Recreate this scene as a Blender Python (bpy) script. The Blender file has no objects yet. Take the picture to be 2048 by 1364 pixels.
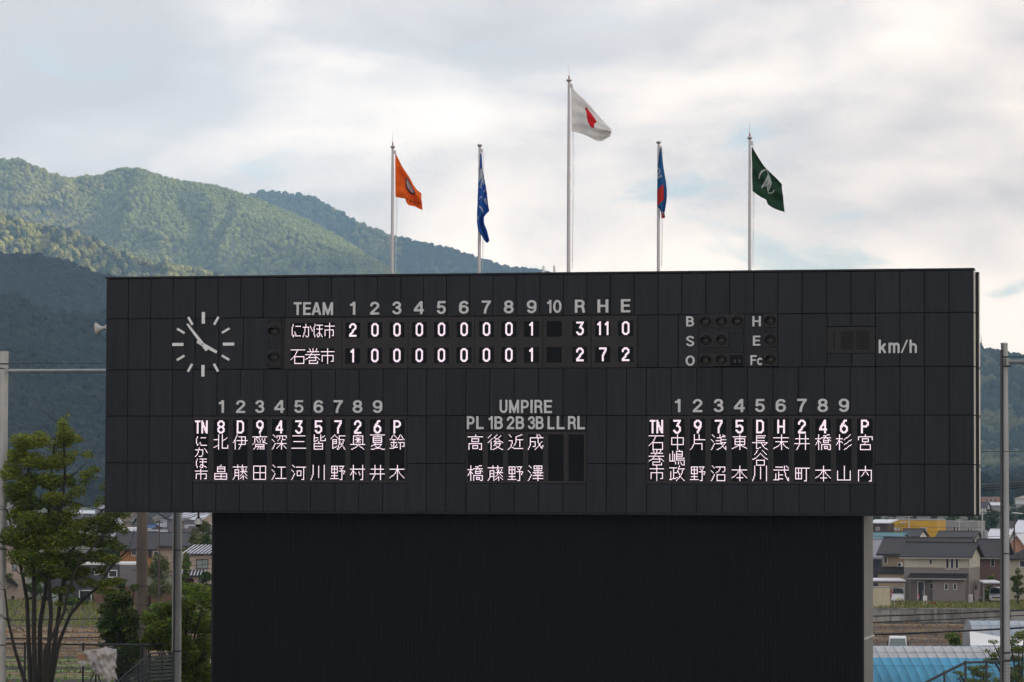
import bpy, bmesh, math, random
import numpy as np
from mathutils import Vector, Matrix, noise as mn

# ------------------------------------------------------------------ camera
sc = bpy.context.scene
COL = sc.collection
EYE = 13.5                      # metres above the fields
FPX = 6804.0                    # focal length in photograph pixels (2048 wide)
PITCH, ROLL = 0.0437378, 0.0033876
cam = bpy.data.cameras.new('camera')
cam.sensor_width = 36.0
cam.lens = FPX / 2048.0 * 36.0
cam.clip_start = 1.0
cam.clip_end = 40000.0
cam_ob = bpy.data.objects.new('camera', cam)
COL.objects.link(cam_ob)
_F = Vector((0, math.cos(PITCH), math.sin(PITCH)))
_R0, _U0 = Vector((1, 0, 0)), Vector((0, -math.sin(PITCH), math.cos(PITCH)))
_R = _R0 * math.cos(ROLL) + _U0 * math.sin(ROLL)
_U = -_R0 * math.sin(ROLL) + _U0 * math.cos(ROLL)
m = Matrix((_R, _U, -_F)).transposed().to_4x4()
m.translation = Vector((0, 0, EYE))
cam_ob.matrix_world = m
sc.camera = cam_ob

# ------------------------------------------------------------------ sky, sun, exposure
SUN_AZ, SUN_EL = math.radians(84), math.radians(33)     # azimuth from +Y (north) towards +X
world = bpy.data.worlds.new('World')
sc.world = world
world.use_nodes = True
nt = world.node_tree
nt.nodes.clear()
def N(t, **k):
    n = nt.nodes.new(t)
    for a, b in k.items(): setattr(n, a, b)
    return n
out = N('ShaderNodeOutputWorld')
bg = N('ShaderNodeBackground')
sky = N('ShaderNodeTexSky', sky_type='NISHITA')
sky.sun_disc = False
sky.sun_elevation = SUN_EL
sky.sun_rotation = SUN_AZ
tc = N('ShaderNodeTexCoord')
sep = N('ShaderNodeSeparateXYZ')
nt.links.new(tc.outputs['Generated'], sep.inputs[0])
def math_n(op, a, b=None, c=None, clamp=False):
    n = N('ShaderNodeMath', operation=op)
    n.use_clamp = clamp
    for i, v in enumerate((a, b, c)):
        if v is None: continue
        if isinstance(v, (int, float)): n.inputs[i].default_value = v
        else: nt.links.new(v, n.inputs[i])
    return n.outputs[0]
def remap(v, a, b, c, d):
    n = N('ShaderNodeMapRange', interpolation_type='SMOOTHSTEP')
    nt.links.new(v, n.inputs[0])
    for i, q in enumerate((a, b, c, d)): n.inputs[i + 1].default_value = q
    return n.outputs[0]
def cloud_noise(sx, sz, off, detail, rough, dist=0.0):
    mp = N('ShaderNodeMapping')
    mp.inputs['Scale'].default_value = (sx, sx, sz)
    mp.inputs['Location'].default_value = off
    nt.links.new(tc.outputs['Generated'], mp.inputs[0])
    n = N('ShaderNodeTexNoise')
    n.inputs['Scale'].default_value = 1.0
    n.inputs['Detail'].default_value = detail
    n.inputs['Roughness'].default_value = rough
    n.inputs['Distortion'].default_value = dist
    nt.links.new(mp.outputs[0], n.inputs['Vector'])
    return n.outputs[0]
big = cloud_noise(9.0, 21.0, (3.1, 0.4, 1.7), 9, 0.50, 0.35)
fine = cloud_noise(26.0, 52.0, (0.3, 5.4, 2.2), 7, 0.55, 0.3)
gap = cloud_noise(16.0, 40.0, (4.4, 1.2, 7.9), 6, 0.5, 0.4)
lowb = remap(sep.outputs[2], 0.050, 0.088, 0.60, 0.0)          # bright band of cloud above the hills
right = math_n('MULTIPLY', sep.outputs[0], 1.5)
up = remap(sep.outputs[2], 0.11, 0.15, 0.0, 0.10)
f = math_n('MULTIPLY_ADD', big, 2.2, -0.74)
f = math_n('ADD', f, math_n('MULTIPLY_ADD', fine, 0.55, -0.275))
f = math_n('ADD', f, lowb)
f = math_n('ADD', f, right)
f = math_n('ADD', f, up)
ramp = N('ShaderNodeValToRGB')
nt.links.new(f, ramp.inputs[0])
cr = ramp.color_ramp
cr.elements[0].position = 0.05; cr.elements[0].color = (0.88, 0.80, 0.77, 1)
cr.elements[1].position = 0.86; cr.elements[1].color = (1.88, 1.62, 1.38, 1)
e = cr.elements.new(0.36); e.color = (1.06, 0.97, 0.92, 1)
e = cr.elements.new(0.56); e.color = (1.37, 1.21, 1.09, 1)
# thin places in the cloud where the blue sky shows
gapm = remap(gap, 0.60, 0.70, 0.0, 1.0)
gapm = math_n('MULTIPLY', gapm, remap(sep.outputs[2], 0.040, 0.060, 0.0, 0.75))
mulsky = N('ShaderNodeVectorMath', operation='SCALE')
nt.links.new(sky.outputs[0], mulsky.inputs[0])
mulsky.inputs['Scale'].default_value = 0.15
blend = N('ShaderNodeMix', data_type='RGBA')
nt.links.new(gapm, blend.inputs[0])
nt.links.new(ramp.outputs[0], blend.inputs[6])
addw = N('ShaderNodeMix', data_type='RGBA')
addw.inputs[0].default_value = 0.5
addw.inputs[7].default_value = (1.05, 1.25, 1.25, 1)
nt.links.new(mulsky.outputs[0], addw.inputs[6])
nt.links.new(addw.outputs[2], blend.inputs[7])
# an overcast sky is brighter towards the zenith
# and cooler than the hazy band along the horizon
cool = N('ShaderNodeMix', data_type='RGBA', blend_type='MULTIPLY')
nt.links.new(remap(sep.outputs[2], 0.14, 0.32, 0.0, 1.0), cool.inputs[0])
nt.links.new(blend.outputs[2], cool.inputs[6])
cool.inputs[7].default_value = (0.70, 0.80, 0.95, 1)
nt.links.new(cool.outputs[2], bg.inputs[0])
bg.inputs[1].default_value = 1.0
nt.links.new(bg.outputs[0], out.inputs[0])

sun = bpy.data.lights.new('sun', 'SUN')
sun.energy = 5.0
sun.angle = math.radians(1.0)
sun.color = (1.0, 0.93, 0.80)
sun_ob = bpy.data.objects.new('sun', sun)
COL.objects.link(sun_ob)
_sd = Vector((math.sin(SUN_AZ) * math.cos(SUN_EL), math.cos(SUN_AZ) * math.cos(SUN_EL), math.sin(SUN_EL)))
sun_ob.rotation_euler = _sd.to_track_quat('Z', 'Y').to_euler()
sun_ob.location = (60, 0, 60)

sc.view_settings.view_transform = 'Standard'
sc.view_settings.look = 'None'
sc.view_settings.exposure = 0.2
sc.view_settings.gamma = 1.0
sc.view_settings.use_curve_mapping = False
sc.cycles.max_bounces = 6
sc.cycles.diffuse_bounces = 2
sc.cycles.glossy_bounces = 2
sc.cycles.transmission_bounces = 3
sc.cycles.transparent_max_bounces = 6
sc.cycles.volume_bounces = 0
sc.cycles.use_denoising = True
sc.cycles.sample_clamp_indirect = 4.0

# ------------------------------------------------------------------ helpers
def ray(px, py):
    return _F + _R * ((px - 1024) / FPX) - _U * ((py - 682) / FPX)
def at(px, py, Y):
    r = ray(px, py)
    return Vector((0, 0, EYE)) + r * (Y / r.y)
def gnd(px, py, z=0.0):
    r = ray(px, py)
    return Vector((0, 0, EYE)) + r * ((z - EYE) / r.z)
def zy(py, Y, px=1024): return at(px, py, Y).z
def span(p0, yaw, px, py=980):
    """how far to go from p0 along yaw until image column px"""
    r = ray(px, py); k = r.x / r.y
    return (k * p0.y - p0.x) / (math.cos(yaw) - k * math.sin(yaw))

MATS = {}
def pm(name, col, rough=0.7, metal=0.0, var=0.0, noise=None, bump=0.0, stretch=(1, 1, 1), col2=None,
       island=0.0, translucent=0.0, spec=0.5, emit=None, bscale=None):
    if name in MATS: return MATS[name]
    mt = bpy.data.materials.new(name)
    mt.use_nodes = True
    t = mt.node_tree
    b = t.nodes['Principled BSDF']
    L = t.links.new
    b.inputs['Roughness'].default_value = rough
    b.inputs['Metallic'].default_value = metal
    b.inputs['Specular IOR Level'].default_value = spec
    base = t.nodes.new('ShaderNodeRGB'); base.outputs[0].default_value = (*col, 1)
    cur = base.outputs[0]
    co = None
    if noise or bump:
        co = t.nodes.new('ShaderNodeTexCoord')
        mp = t.nodes.new('ShaderNodeMapping')
        mp.inputs['Scale'].default_value = stretch
        L(co.outputs['Object'], mp.inputs[0])
        oi = t.nodes.new('ShaderNodeObjectInfo')
        ad = t.nodes.new('ShaderNodeVectorMath'); ad.operation = 'ADD'
        sv = t.nodes.new('ShaderNodeVectorMath'); sv.operation = 'SCALE'
        sv.inputs[0].default_value = (31.0, 17.0, 23.0)
        L(oi.outputs['Random'], sv.inputs['Scale'])
        L(mp.outputs[0], ad.inputs[0]); L(sv.outputs[0], ad.inputs[1])
        nz = t.nodes.new('ShaderNodeTexNoise')
        nz.inputs['Scale'].default_value = noise[0] if noise else 5.0
        nz.inputs['Detail'].default_value = 6
        nz.inputs['Roughness'].default_value = 0.6
        L(ad.outputs[0], nz.inputs['Vector'])
        if noise:
            c2 = col2 or tuple(c * (1 - noise[1]) for c in col)
            mx = t.nodes.new('ShaderNodeMix'); mx.data_type = 'RGBA'
            rr = t.nodes.new('ShaderNodeMapRange')
            rr.inputs[1].default_value = 0.35; rr.inputs[2].default_value = 0.65
            L(nz.outputs[0], rr.inputs[0]); L(rr.outputs[0], mx.inputs[0])
            L(cur, mx.inputs[6]); mx.inputs[7].default_value = (*c2, 1)
            cur = mx.outputs[2]
        if bump:
            bp = t.nodes.new('ShaderNodeBump')
            bp.inputs['Strength'].default_value = bump
            bp.inputs['Distance'].default_value = 0.05
            if bscale:
                nb = t.nodes.new('ShaderNodeTexNoise'); nb.inputs['Scale'].default_value = bscale
                L(ad.outputs[0], nb.inputs['Vector']); L(nb.outputs[0], bp.inputs['Height'])
            else:
                L(nz.outputs[0], bp.inputs['Height'])
            L(bp.outputs[0], b.inputs['Normal'])
    def vary(cur, src, amt):
        hs = t.nodes.new('ShaderNodeHueSaturation')
        r1 = t.nodes.new('ShaderNodeMapRange')
        r1.inputs[3].default_value = 1 - amt; r1.inputs[4].default_value = 1 + amt
        L(src, r1.inputs[0]); L(r1.outputs[0], hs.inputs['Value'])
        L(cur, hs.inputs['Color'])
        return hs.outputs[0]
    if var:
        oi2 = t.nodes.new('ShaderNodeObjectInfo')
        cur = vary(cur, oi2.outputs['Random'], var)
    if island:
        g = t.nodes.new('ShaderNodeNewGeometry')
        cur = vary(cur, g.outputs['Random Per Island'], island)
    L(cur, b.inputs['Base Color'])
    if emit:
        b.inputs['Emission Color'].default_value = (*emit[0], 1)
        b.inputs['Emission Strength'].default_value = emit[1]
    if translucent:
        tr = t.nodes.new('ShaderNodeBsdfTranslucent')
        L(cur, tr.inputs[0])
        ms = t.nodes.new('ShaderNodeMixShader'); ms.inputs[0].default_value = translucent
        L(b.outputs[0], ms.inputs[1]); L(tr.outputs[0], ms.inputs[2])
        L(ms.outputs[0], t.nodes['Material Output'].inputs[0])
    MATS[name] = mt
    return mt

class MB:
    def __init__(s): s.v = []; s.f = []; s.m = []
    def add(s, vs, fs, mi=0):
        n = len(s.v); s.v += [tuple(v) for v in vs]
        s.f += [tuple(i + n for i in f) for f in fs]; s.m += [mi] * len(fs); return s
    def box(s, x0, x1, y0, y1, z0, z1, mi=0, M=None):
        vs = [(x, y, z) for x in (x0, x1) for y in (y0, y1) for z in (z0, z1)]
        if M: vs = [M @ Vector(v) for v in vs]
        return s.add(vs, [(0, 1, 3, 2), (4, 6, 7, 5), (0, 4, 5, 1), (2, 3, 7, 6), (0, 2, 6, 4), (1, 5, 7, 3)], mi)
    def tube(s, pts, rad, seg=8, mi=0, caps=True):
        pts = [Vector(p) for p in pts]
        if not hasattr(rad, '__len__'): rad = [rad] * len(pts)
        rings = []
        for i, p in enumerate(pts):
            d = (pts[min(i + 1, len(pts) - 1)] - pts[max(i - 1, 0)])
            if d.length < 1e-9: d = Vector((0, 0, 1))
            d.normalize()
            a = d.cross(Vector((0, 1, 0.01)) if abs(d.y) < 0.9 else Vector((1, 0, 0))).normalized()
            b = d.cross(a)
            rings.append([p + (a * math.cos(t) + b * math.sin(t)) * rad[i] for t in [2 * math.pi * k / seg for k in range(seg)]])
        vs = [v for r in rings for v in r]; fs = []
        for i in range(len(pts) - 1):
            for k in range(seg):
                a, b2 = i * seg + k, i * seg + (k + 1) % seg
                fs.append((a, b2, b2 + seg, a + seg))
        if caps:
            fs.append(tuple(range(seg))[::-1]); fs.append(tuple(range((len(pts) - 1) * seg, len(pts) * seg)))
        return s.add(vs, fs, mi)
    def prism(s, poly, y0, y1, mi=0, M=None):
        """poly in xz, extruded along y"""
        n = len(poly)
        vs = [(x, y0, z) for x, z in poly] + [(x, y1, z) for x, z in poly]
        if M: vs = [M @ Vector(v) for v in vs]
        fs = [tuple(range(n)), tuple(range(2 * n - 1, n - 1, -1))] + [(i, i + n, (i + 1) % n + n, (i + 1) % n) for i in range(n)]
        return s.add(vs, fs, mi)
    def prism_x(s, poly, x0, x1, mi=0):
        n = len(poly)
        vs = [(x0, y, z) for y, z in poly] + [(x1, y, z) for y, z in poly]
        fs = [tuple(range(n)), tuple(range(2 * n - 1, n - 1, -1))] + [(i, i + n, (i + 1) % n + n, (i + 1) % n) for i in range(n)]
        return s.add(vs, fs, mi)
    def lathe(s, prof, seg=16, mi=0, M=None):
        """prof: (r,z)"""
        vs = []; fs = []
        for r, z in prof:
            for k in range(seg):
                t = 2 * math.pi * k / seg
                v = Vector((r * math.cos(t), r * math.sin(t), z)); vs.append(M @ v if M else v)
        for i in range(len(prof) - 1):
            for k in range(seg):
                a, b = i * seg + k, i * seg + (k + 1) % seg
                fs.append((a, b, b + seg, a + seg))
        return s.add(vs, fs, mi)
    def mesh(s, name, mats, smooth=False):
        me = bpy.data.meshes.new(name)
        me.from_pydata(s.v, [], s.f)
        for q in (mats if isinstance(mats, (list, tuple)) else [mats]): me.materials.append(q)
        if any(s.m): me.polygons.foreach_set('material_index', s.m)
        bm = bmesh.new(); bm.from_mesh(me); bmesh.ops.recalc_face_normals(bm, faces=bm.faces); bm.to_mesh(me); bm.free()
        if smooth: me.polygons.foreach_set('use_smooth', [True] * len(me.polygons))
        return me
    def build(s, name, mats, parent=None, loc=None, smooth=False, label=None, kind=None):
        return ob(name, s.mesh(name, mats, smooth), parent, loc, label, kind)

def ob(name, me, parent=None, loc=None, label=None, kind=None):
    o = bpy.data.objects.new(name, me); COL.objects.link(o)
    if parent: o.parent = parent
    if loc is not None: o.location = loc
    if label: o['label'] = label
    if kind: o['kind'] = kind
    return o
def tag(o, label=None, cat=None, group=None, kind=None):
    if label: o['label'] = label
    if cat: o['category'] = cat
    if group: o['group'] = group
    if kind: o['kind'] = kind
    return o
def thing(name, label, cat, loc, rz=0.0, group=None):
    o = bpy.data.objects.new(name, None); COL.objects.link(o)
    o.location = loc; o.rotation_euler = (0, 0, rz)
    return tag(o, label, cat, group)
def meshdata(name, vs, fs, mats, smooth=False, mi=None):
    me = bpy.data.meshes.new(name); me.from_pydata(vs, [], fs)
    for q in (mats if isinstance(mats, (list, tuple)) else [mats]): me.materials.append(q)
    if mi is not None: me.polygons.foreach_set('material_index', mi)
    if smooth: me.polygons.foreach_set('use_smooth', [True] * len(me.polygons))
    return me
R = random.Random(7)
# ------------------------------------------------------------------ ground and hills
def smooth01(t):
    t = min(1, max(0, t)); return t * t * (3 - 2 * t)
def lerp_tab(tab, x):
    if x <= tab[0][0]: return tab[0][1]
    for (a, b), (c, d) in zip(tab, tab[1:]):
        if x <= c: return b + (d - b) * (x - a) / (c - a)
    return tab[-1][1]
GZ = [(-300, 5), (136, 5), (150, 0), (352.6, 0), (353.4, 1.3), (700, 1.6), (1500, 4), (2400, 10), (3400, 22), (20000, 60)]
M_ground = pm('ground_grass', (0.060, 0.075, 0.028), 0.95, noise=(0.12, 0.5), col2=(0.085, 0.070, 0.040), bump=0.6, bscale=2.0)
ys = [-300, 0, 60, 136, 140, 145, 150, 200, 300, 352.6, 353.4, 400, 500, 700, 1000, 1500, 2000, 2400, 2900, 3400, 5000, 9000, 20000]
xs = [-20000, -6000, -2500, -1200, -500, -200, -80, 0, 10, 80, 200, 500, 1200, 2500, 6000, 20000]
g = MB()
GL_ = [(-300, 5), (136, 5), (150, 0), (334, 0), (366, 1.3), (700, 1.6), (1500, 4), (2400, 10), (3400, 22), (20000, 60)]
ys = sorted(ys + [334, 345, 366])
def gz2(x, y): return lerp_tab(GL_ if x < 5 else GZ, y)
vs = [(x, y, gz2(x, y)) for y in ys for x in xs]
fs = [(j * len(xs) + i, j * len(xs) + i + 1, (j + 1) * len(xs) + i + 1, (j + 1) * len(xs) + i) for j in range(len(ys) - 1) for i in range(len(xs) - 1)]
o = ob('ground', meshdata('ground', vs, fs, M_ground)); tag(o, kind='structure', label='grassy valley floor behind the scoreboard')
def gz(y): return lerp_tab(GZ, y)

def fbm(x, y, z=0.0, o=4):
    return mn.fractal(Vector((x, y, z)), 1.0, 2.0, o, noise_basis='PERLIN_ORIGINAL')

M_hill = {}
def hill_mat(name, col, col2):
    return pm(name, col, 0.95, noise=(0.02, 0.5), col2=col2)

def crown_protos(name, mats, seed):
    res = []
    for k, mt in enumerate(mats):
        bm = bmesh.new(); bmesh.ops.create_icosphere(bm, subdivisions=3, radius=1.0)
        for v in bm.verts:
            p = v.co.copy()
            d = 1 + 0.34 * mn.noise(p * 2.1 + Vector((seed, k * 7, 0))) + 0.22 * mn.noise(p * 5.0 + Vector((k * 3, seed, 1)))
            v.co = Vector((p.x * d, p.y * d, p.z * d * (1.15 if k != 2 else 1.7)))
        me = bpy.data.meshes.new('crown'); bm.to_mesh(me); bm.free(); me.materials.append(mt)
        po = bpy.data.objects.new('crown_shape', me)
        res.append(po)
    return res
def scatter(name, pts, protos, label, smin, smax, seed=1):
    """pts: list of (x,y,z,size,kind) -> one object of instanced crowns"""
    me = bpy.data.meshes.new(name)
    me.from_pydata([p[:3] for p in pts], [], [])
    a = me.attributes.new('size', 'FLOAT', 'POINT'); a.data.foreach_set('value', [p[3] for p in pts])
    a = me.attributes.new('which', 'INT', 'POINT'); a.data.foreach_set('value', [p[4] for p in pts])
    o = ob(name, me); tag(o, label=label, kind='stuff')
    ng = bpy.data.node_groups.new(name + '_nodes', 'GeometryNodeTree')
    ng.interface.new_socket('Geometry', in_out='INPUT', socket_type='NodeSocketGeometry')
    ng.interface.new_socket('Geometry', in_out='OUTPUT', socket_type='NodeSocketGeometry')
    gi = ng.nodes.new('NodeGroupInput'); go = ng.nodes.new('NodeGroupOutput')
    join = ng.nodes.new('GeometryNodeJoinGeometry')
    m2p = ng.nodes.new('GeometryNodeMeshToPoints')
    ng.links.new(gi.outputs[0], m2p.inputs[0])
    sz = ng.nodes.new('GeometryNodeInputNamedAttribute'); sz.data_type = 'FLOAT'; sz.inputs[0].default_value = 'size'
    wh = ng.nodes.new('GeometryNodeInputNamedAttribute'); wh.data_type = 'INT'; wh.inputs[0].default_value = 'which'
    rr = ng.nodes.new('FunctionNodeRandomValue'); rr.data_type = 'FLOAT_VECTOR'
    rr.inputs[0].default_value = (-0.15, -0.15, 0); rr.inputs[1].default_value = (0.15, 0.15, 6.28)
    rr.inputs['Seed'].default_value = seed
    for k, po in enumerate(protos):
        cmp_ = ng.nodes.new('FunctionNodeCompare'); cmp_.data_type = 'INT'; cmp_.operation = 'EQUAL'
        ng.links.new(wh.outputs[0], cmp_.inputs[2]); cmp_.inputs[3].default_value = k
        iop = ng.nodes.new('GeometryNodeInstanceOnPoints')
        oi = ng.nodes.new('GeometryNodeObjectInfo'); oi.inputs[0].default_value = po; oi.inputs[1].default_value = True
        ng.links.new(m2p.outputs[0], iop.inputs['Points'])
        ng.links.new(cmp_.outputs[0], iop.inputs['Selection'])
        ng.links.new(oi.outputs['Geometry'], iop.inputs['Instance'])
        ng.links.new(rr.outputs[0], iop.inputs['Rotation'])
        ng.links.new(sz.outputs[0], iop.inputs['Scale'])
        ng.links.new(iop.outputs[0], join.inputs[0])
    ng.links.new(join.outputs[0], go.inputs[0])
    md = o.modifiers.new('crowns', 'NODES'); md.node_group = ng
    return o

def leafmat(name, col, var=0.35, tr=0.15, rough=0.7):
    return pm(name, col, rough, var=var, translucent=tr, spec=0.15, noise=(1.3, 0.35))
M_lit = leafmat('lit_broadleaf_crown', (0.215, 0.235, 0.055), 0.30)  # sunlight put into the lit crown colours, brighter than the leaves themselves
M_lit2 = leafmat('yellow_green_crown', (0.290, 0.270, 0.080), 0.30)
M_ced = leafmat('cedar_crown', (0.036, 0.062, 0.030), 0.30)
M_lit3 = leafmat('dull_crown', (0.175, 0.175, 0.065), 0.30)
M_drk = leafmat('dark_crown', (0.012, 0.020, 0.010), 0.35)  # cloud shade of the near hills put into these dark crown colours
M_drk2 = leafmat('shaded_olive_crown', (0.020, 0.027, 0.012), 0.35)
M_drk3 = leafmat('shaded_cedar_crown', (0.012, 0.024, 0.013), 0.35)
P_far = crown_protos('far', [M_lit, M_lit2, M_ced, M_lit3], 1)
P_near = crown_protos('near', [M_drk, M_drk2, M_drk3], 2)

def hill(name, label, crest, Yc, depth, step, gully, protos, weights, cell, base_z, px0, px1, fwd=1.0,
         spur_px=None, csize=(0.62, 0.9), flabel='', seed=0, bow=0.0, patch=0.0022):
    """a wooded hill whose skyline runs along the crest table (photo px,py) at distance Yc"""
    def yc(x): return Yc + bow * x
    def hc(x):
        Y = yc(x); px = 1024 + x / Y * FPX
        return at(px, lerp_tab(crest, px), Y).z - cell * 1.05
    def H(x, y):
        Y = yc(x); h = max(hc(x), base_z)
        t = (Y - y) / depth
        if t < 0: return base_z + (h - base_z) * max(0.0, 1 + t * 1.2)
        t = min(t, 1.0)
        prof = (1 - t) ** 1.15 * (1 - 0.25 * math.sin(math.pi * t))
        s = 420.0 * gully[1]
        w = 0.5 * fbm(x / s * 0.8 + seed, y / s * 0.8, 3.3, 3)
        r = 1 - 2 * min(1.0, abs(2.0 * fbm((x + 0.35 * (Y - y)) / s + w + seed * 3.7, y / (s * 3.0), 0.7, 4)))
        amp = gully[0] * (h - base_z) * (math.sin(math.pi * min(1, t * 1.1)) ** 0.7 if t < 0.9 else 0.3)
        return base_z + (h - base_z) * prof + amp * (r - 0.55) + (h - base_z) * 0.02 * fbm(x / 60, y / 60, seed, 3) * min(1, t * 8)
    xa, xb = (px0 - 1024) / FPX * Yc, (px1 - 1024) / FPX * Yc
    nx = int((xb - xa) / step) + 1; y0, y1 = Yc - depth, Yc + depth * 0.5
    ny = int((y1 - y0) / step) + 1
    vs = []; fs = []
    for j in range(ny):
        for i in range(nx):
            x = xa + i * step; y = y0 + j * step + (yc(x) - Yc)
            vs.append((x, y, H(x, y)))
    for j in range(ny - 1):
        for i in range(nx - 1):
            a = j * nx + i; fs.append((a, a + 1, a + nx + 1, a + nx))
    o = ob(name, meshdata(name, vs, fs, hill_mat('forest_floor', (0.045, 0.055, 0.03), (0.06, 0.05, 0.03)), True)); tag(o, label=label, kind='structure')
    # crowns
    pts = []; rr = random.Random(seed + 11)
    y = y0
    while y < Yc + depth * 0.06:
        x = xa
        while x < xb:
            X = x + rr.uniform(-.45, .45) * cell; Yy = y + rr.uniform(-.45, .45) * cell + (yc(X) - Yc)
            z = H(X, Yy)
            n = fbm(X * patch + seed, Yy * patch * 0.6, 5.5, 4) + rr.uniform(-.13, .13)
            k = 0
            for k, wv in enumerate(weights):
                if n < wv: break
            s = cell * rr.uniform(*csize)
            pts.append((X, Yy, z + s * 0.35, s, k))
            x += cell
        y += cell
    scatter('forest', pts, protos, flabel, 0, 0, seed)
    return H

FARW = [-0.16, 0.10, 0.99, 9]
# order of the kinds: broadleaf, yellow-green, cedar, dull
def W4(a, b, c): return [a, b, c, 9]
crestA = [(-200, 300), (-60, 308), (0, 315), (30, 316), (60, 326), (100, 345), (130, 353), (170, 349), (200, 345), (232, 334), (250, 332), (275, 335), (310, 348),
          (360, 360), (400, 365), (450, 376), (500, 392), (560, 415), (610, 436), (660, 462), (720, 500), (780, 535), (830, 560), (900, 590), (1000, 640), (1200, 720)]
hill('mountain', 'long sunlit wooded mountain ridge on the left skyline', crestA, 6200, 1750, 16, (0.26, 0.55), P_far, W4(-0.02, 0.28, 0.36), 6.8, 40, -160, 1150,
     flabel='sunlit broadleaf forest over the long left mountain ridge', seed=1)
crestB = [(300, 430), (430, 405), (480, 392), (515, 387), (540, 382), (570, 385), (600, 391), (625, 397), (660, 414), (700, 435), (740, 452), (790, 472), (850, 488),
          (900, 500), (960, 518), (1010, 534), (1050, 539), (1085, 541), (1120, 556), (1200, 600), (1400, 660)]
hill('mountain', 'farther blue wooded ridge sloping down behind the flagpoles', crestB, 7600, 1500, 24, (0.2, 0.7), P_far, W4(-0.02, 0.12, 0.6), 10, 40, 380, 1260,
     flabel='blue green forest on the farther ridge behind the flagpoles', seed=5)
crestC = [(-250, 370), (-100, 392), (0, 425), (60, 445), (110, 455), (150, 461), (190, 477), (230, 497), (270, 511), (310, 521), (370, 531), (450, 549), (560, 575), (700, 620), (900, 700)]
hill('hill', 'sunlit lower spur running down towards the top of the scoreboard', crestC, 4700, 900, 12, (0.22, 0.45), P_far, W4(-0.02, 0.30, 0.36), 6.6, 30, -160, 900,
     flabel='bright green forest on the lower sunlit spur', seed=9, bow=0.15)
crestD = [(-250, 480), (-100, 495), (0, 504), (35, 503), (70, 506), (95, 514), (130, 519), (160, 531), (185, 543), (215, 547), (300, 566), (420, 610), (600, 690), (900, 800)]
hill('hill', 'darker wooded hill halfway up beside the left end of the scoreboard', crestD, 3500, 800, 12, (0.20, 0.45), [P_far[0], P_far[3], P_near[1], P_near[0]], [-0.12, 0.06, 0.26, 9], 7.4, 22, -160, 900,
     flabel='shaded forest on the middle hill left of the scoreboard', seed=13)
crestE = [(-250, 560), (-100, 575), (0, 584), (25, 587), (50, 598), (77, 611), (100, 622), (140, 628), (175, 623), (215, 622), (300, 640), (420, 690), (600, 780), (900, 900)]
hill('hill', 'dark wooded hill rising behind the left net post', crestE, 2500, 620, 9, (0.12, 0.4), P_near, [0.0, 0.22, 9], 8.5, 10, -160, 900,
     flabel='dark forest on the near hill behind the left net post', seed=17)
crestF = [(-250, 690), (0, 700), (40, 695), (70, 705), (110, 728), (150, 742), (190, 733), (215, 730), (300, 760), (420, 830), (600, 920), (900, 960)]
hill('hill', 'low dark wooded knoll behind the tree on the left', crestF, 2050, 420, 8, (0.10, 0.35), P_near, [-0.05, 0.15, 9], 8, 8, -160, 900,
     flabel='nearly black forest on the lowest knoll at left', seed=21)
crestG = [(1500, 760), (1700, 700), (1800, 690), (1900, 688), (1945, 694), (1965, 699), (1985, 707), (2000, 706), (2020, 713), (2045, 716), (2100, 730), (2200, 760), (2300, 800)]
hill('hill', 'blue wooded hill behind the right net post', crestG, 4400, 1200, 16, (0.14, 0.6), [P_far[0], P_far[2], P_far[3], P_far[0]], W4(-0.02, 0.2, 0.6), 11, 30, 1700, 2260,
     flabel='blue green forest on the hill at the right edge', seed=25)
# mast on the right-hand hill
p = at(1963, 700, 4400)
t = thing('radio_mast', 'thin pale lattice mast on the crest of the right hill', 'mast', (p.x, p.y, p.z - 6))
mb = MB(); M_mast = pm('mast_white', (0.75, 0.72, 0.72), 0.5)
hh = 26
for sx, sy in ((-1, -1), (1, -1), (1, 1), (-1, 1)):
    mb.tube([(sx * 1.6, sy * 1.6, 0), (sx * 0.35, sy * 0.35, hh * .8)], 0.22, 5)
for k in range(8):
    z = hh * .1 * k; r1 = 1.6 - 1.25 * k / 8; r2 = 1.6 - 1.25 * (k + 1) / 8
    mb.tube([(-r1, -r1, z), (r2, -r2, z + hh * .1)], 0.12, 4); mb.tube([(r1, -r1, z), (-r2, -r2, z + hh * .1)], 0.12, 4)
mb.build('lattice', M_mast, t); MB().tube([(0, 0, hh * .8), (0, 0, hh)], [0.25, 0.1], 6).build('antenna', M_mast, t)

# woods and orchards on the plain between the town and the hills
pts = []; rr_ = random.Random(77)
for _ in range(5200):
    y = 1480 + 1700 * rr_.random() ** 1.1; px = rr_.choice((rr_.uniform(-60, 460), rr_.uniform(1700, 2120)))
    x = (px - 1024) / FPX * y
    if fbm(x / 130, y / 90, 2.0, 3) < -0.10: continue
    s = rr_.uniform(5, 9); pts.append((x, y, gz(y) + s * .5, s, rr_.choice((0, 0, 1, 2))))
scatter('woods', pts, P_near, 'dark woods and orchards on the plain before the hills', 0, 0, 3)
# the air between
hz = MB().box(-4200, 4200, -60, 8600, -1.2, 1050)
mt = bpy.data.materials.new('haze_air'); mt.use_nodes = True
tt = mt.node_tree; tt.nodes.clear()
mo = tt.nodes.new('ShaderNodeOutputMaterial'); pv = tt.nodes.new('ShaderNodeVolumePrincipled')
pv.inputs['Color'].default_value = (0.50, 0.76, 1.0, 1); pv.inputs['Density'].default_value = 0.000098
pv.inputs['Anisotropy'].default_value = 0.0
tt.links.new(pv.outputs[0], mo.inputs['Volume'])
o = hz.build('haze', mt); tag(o, label='thin blue air between the camera and the mountains', kind='stuff')

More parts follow.
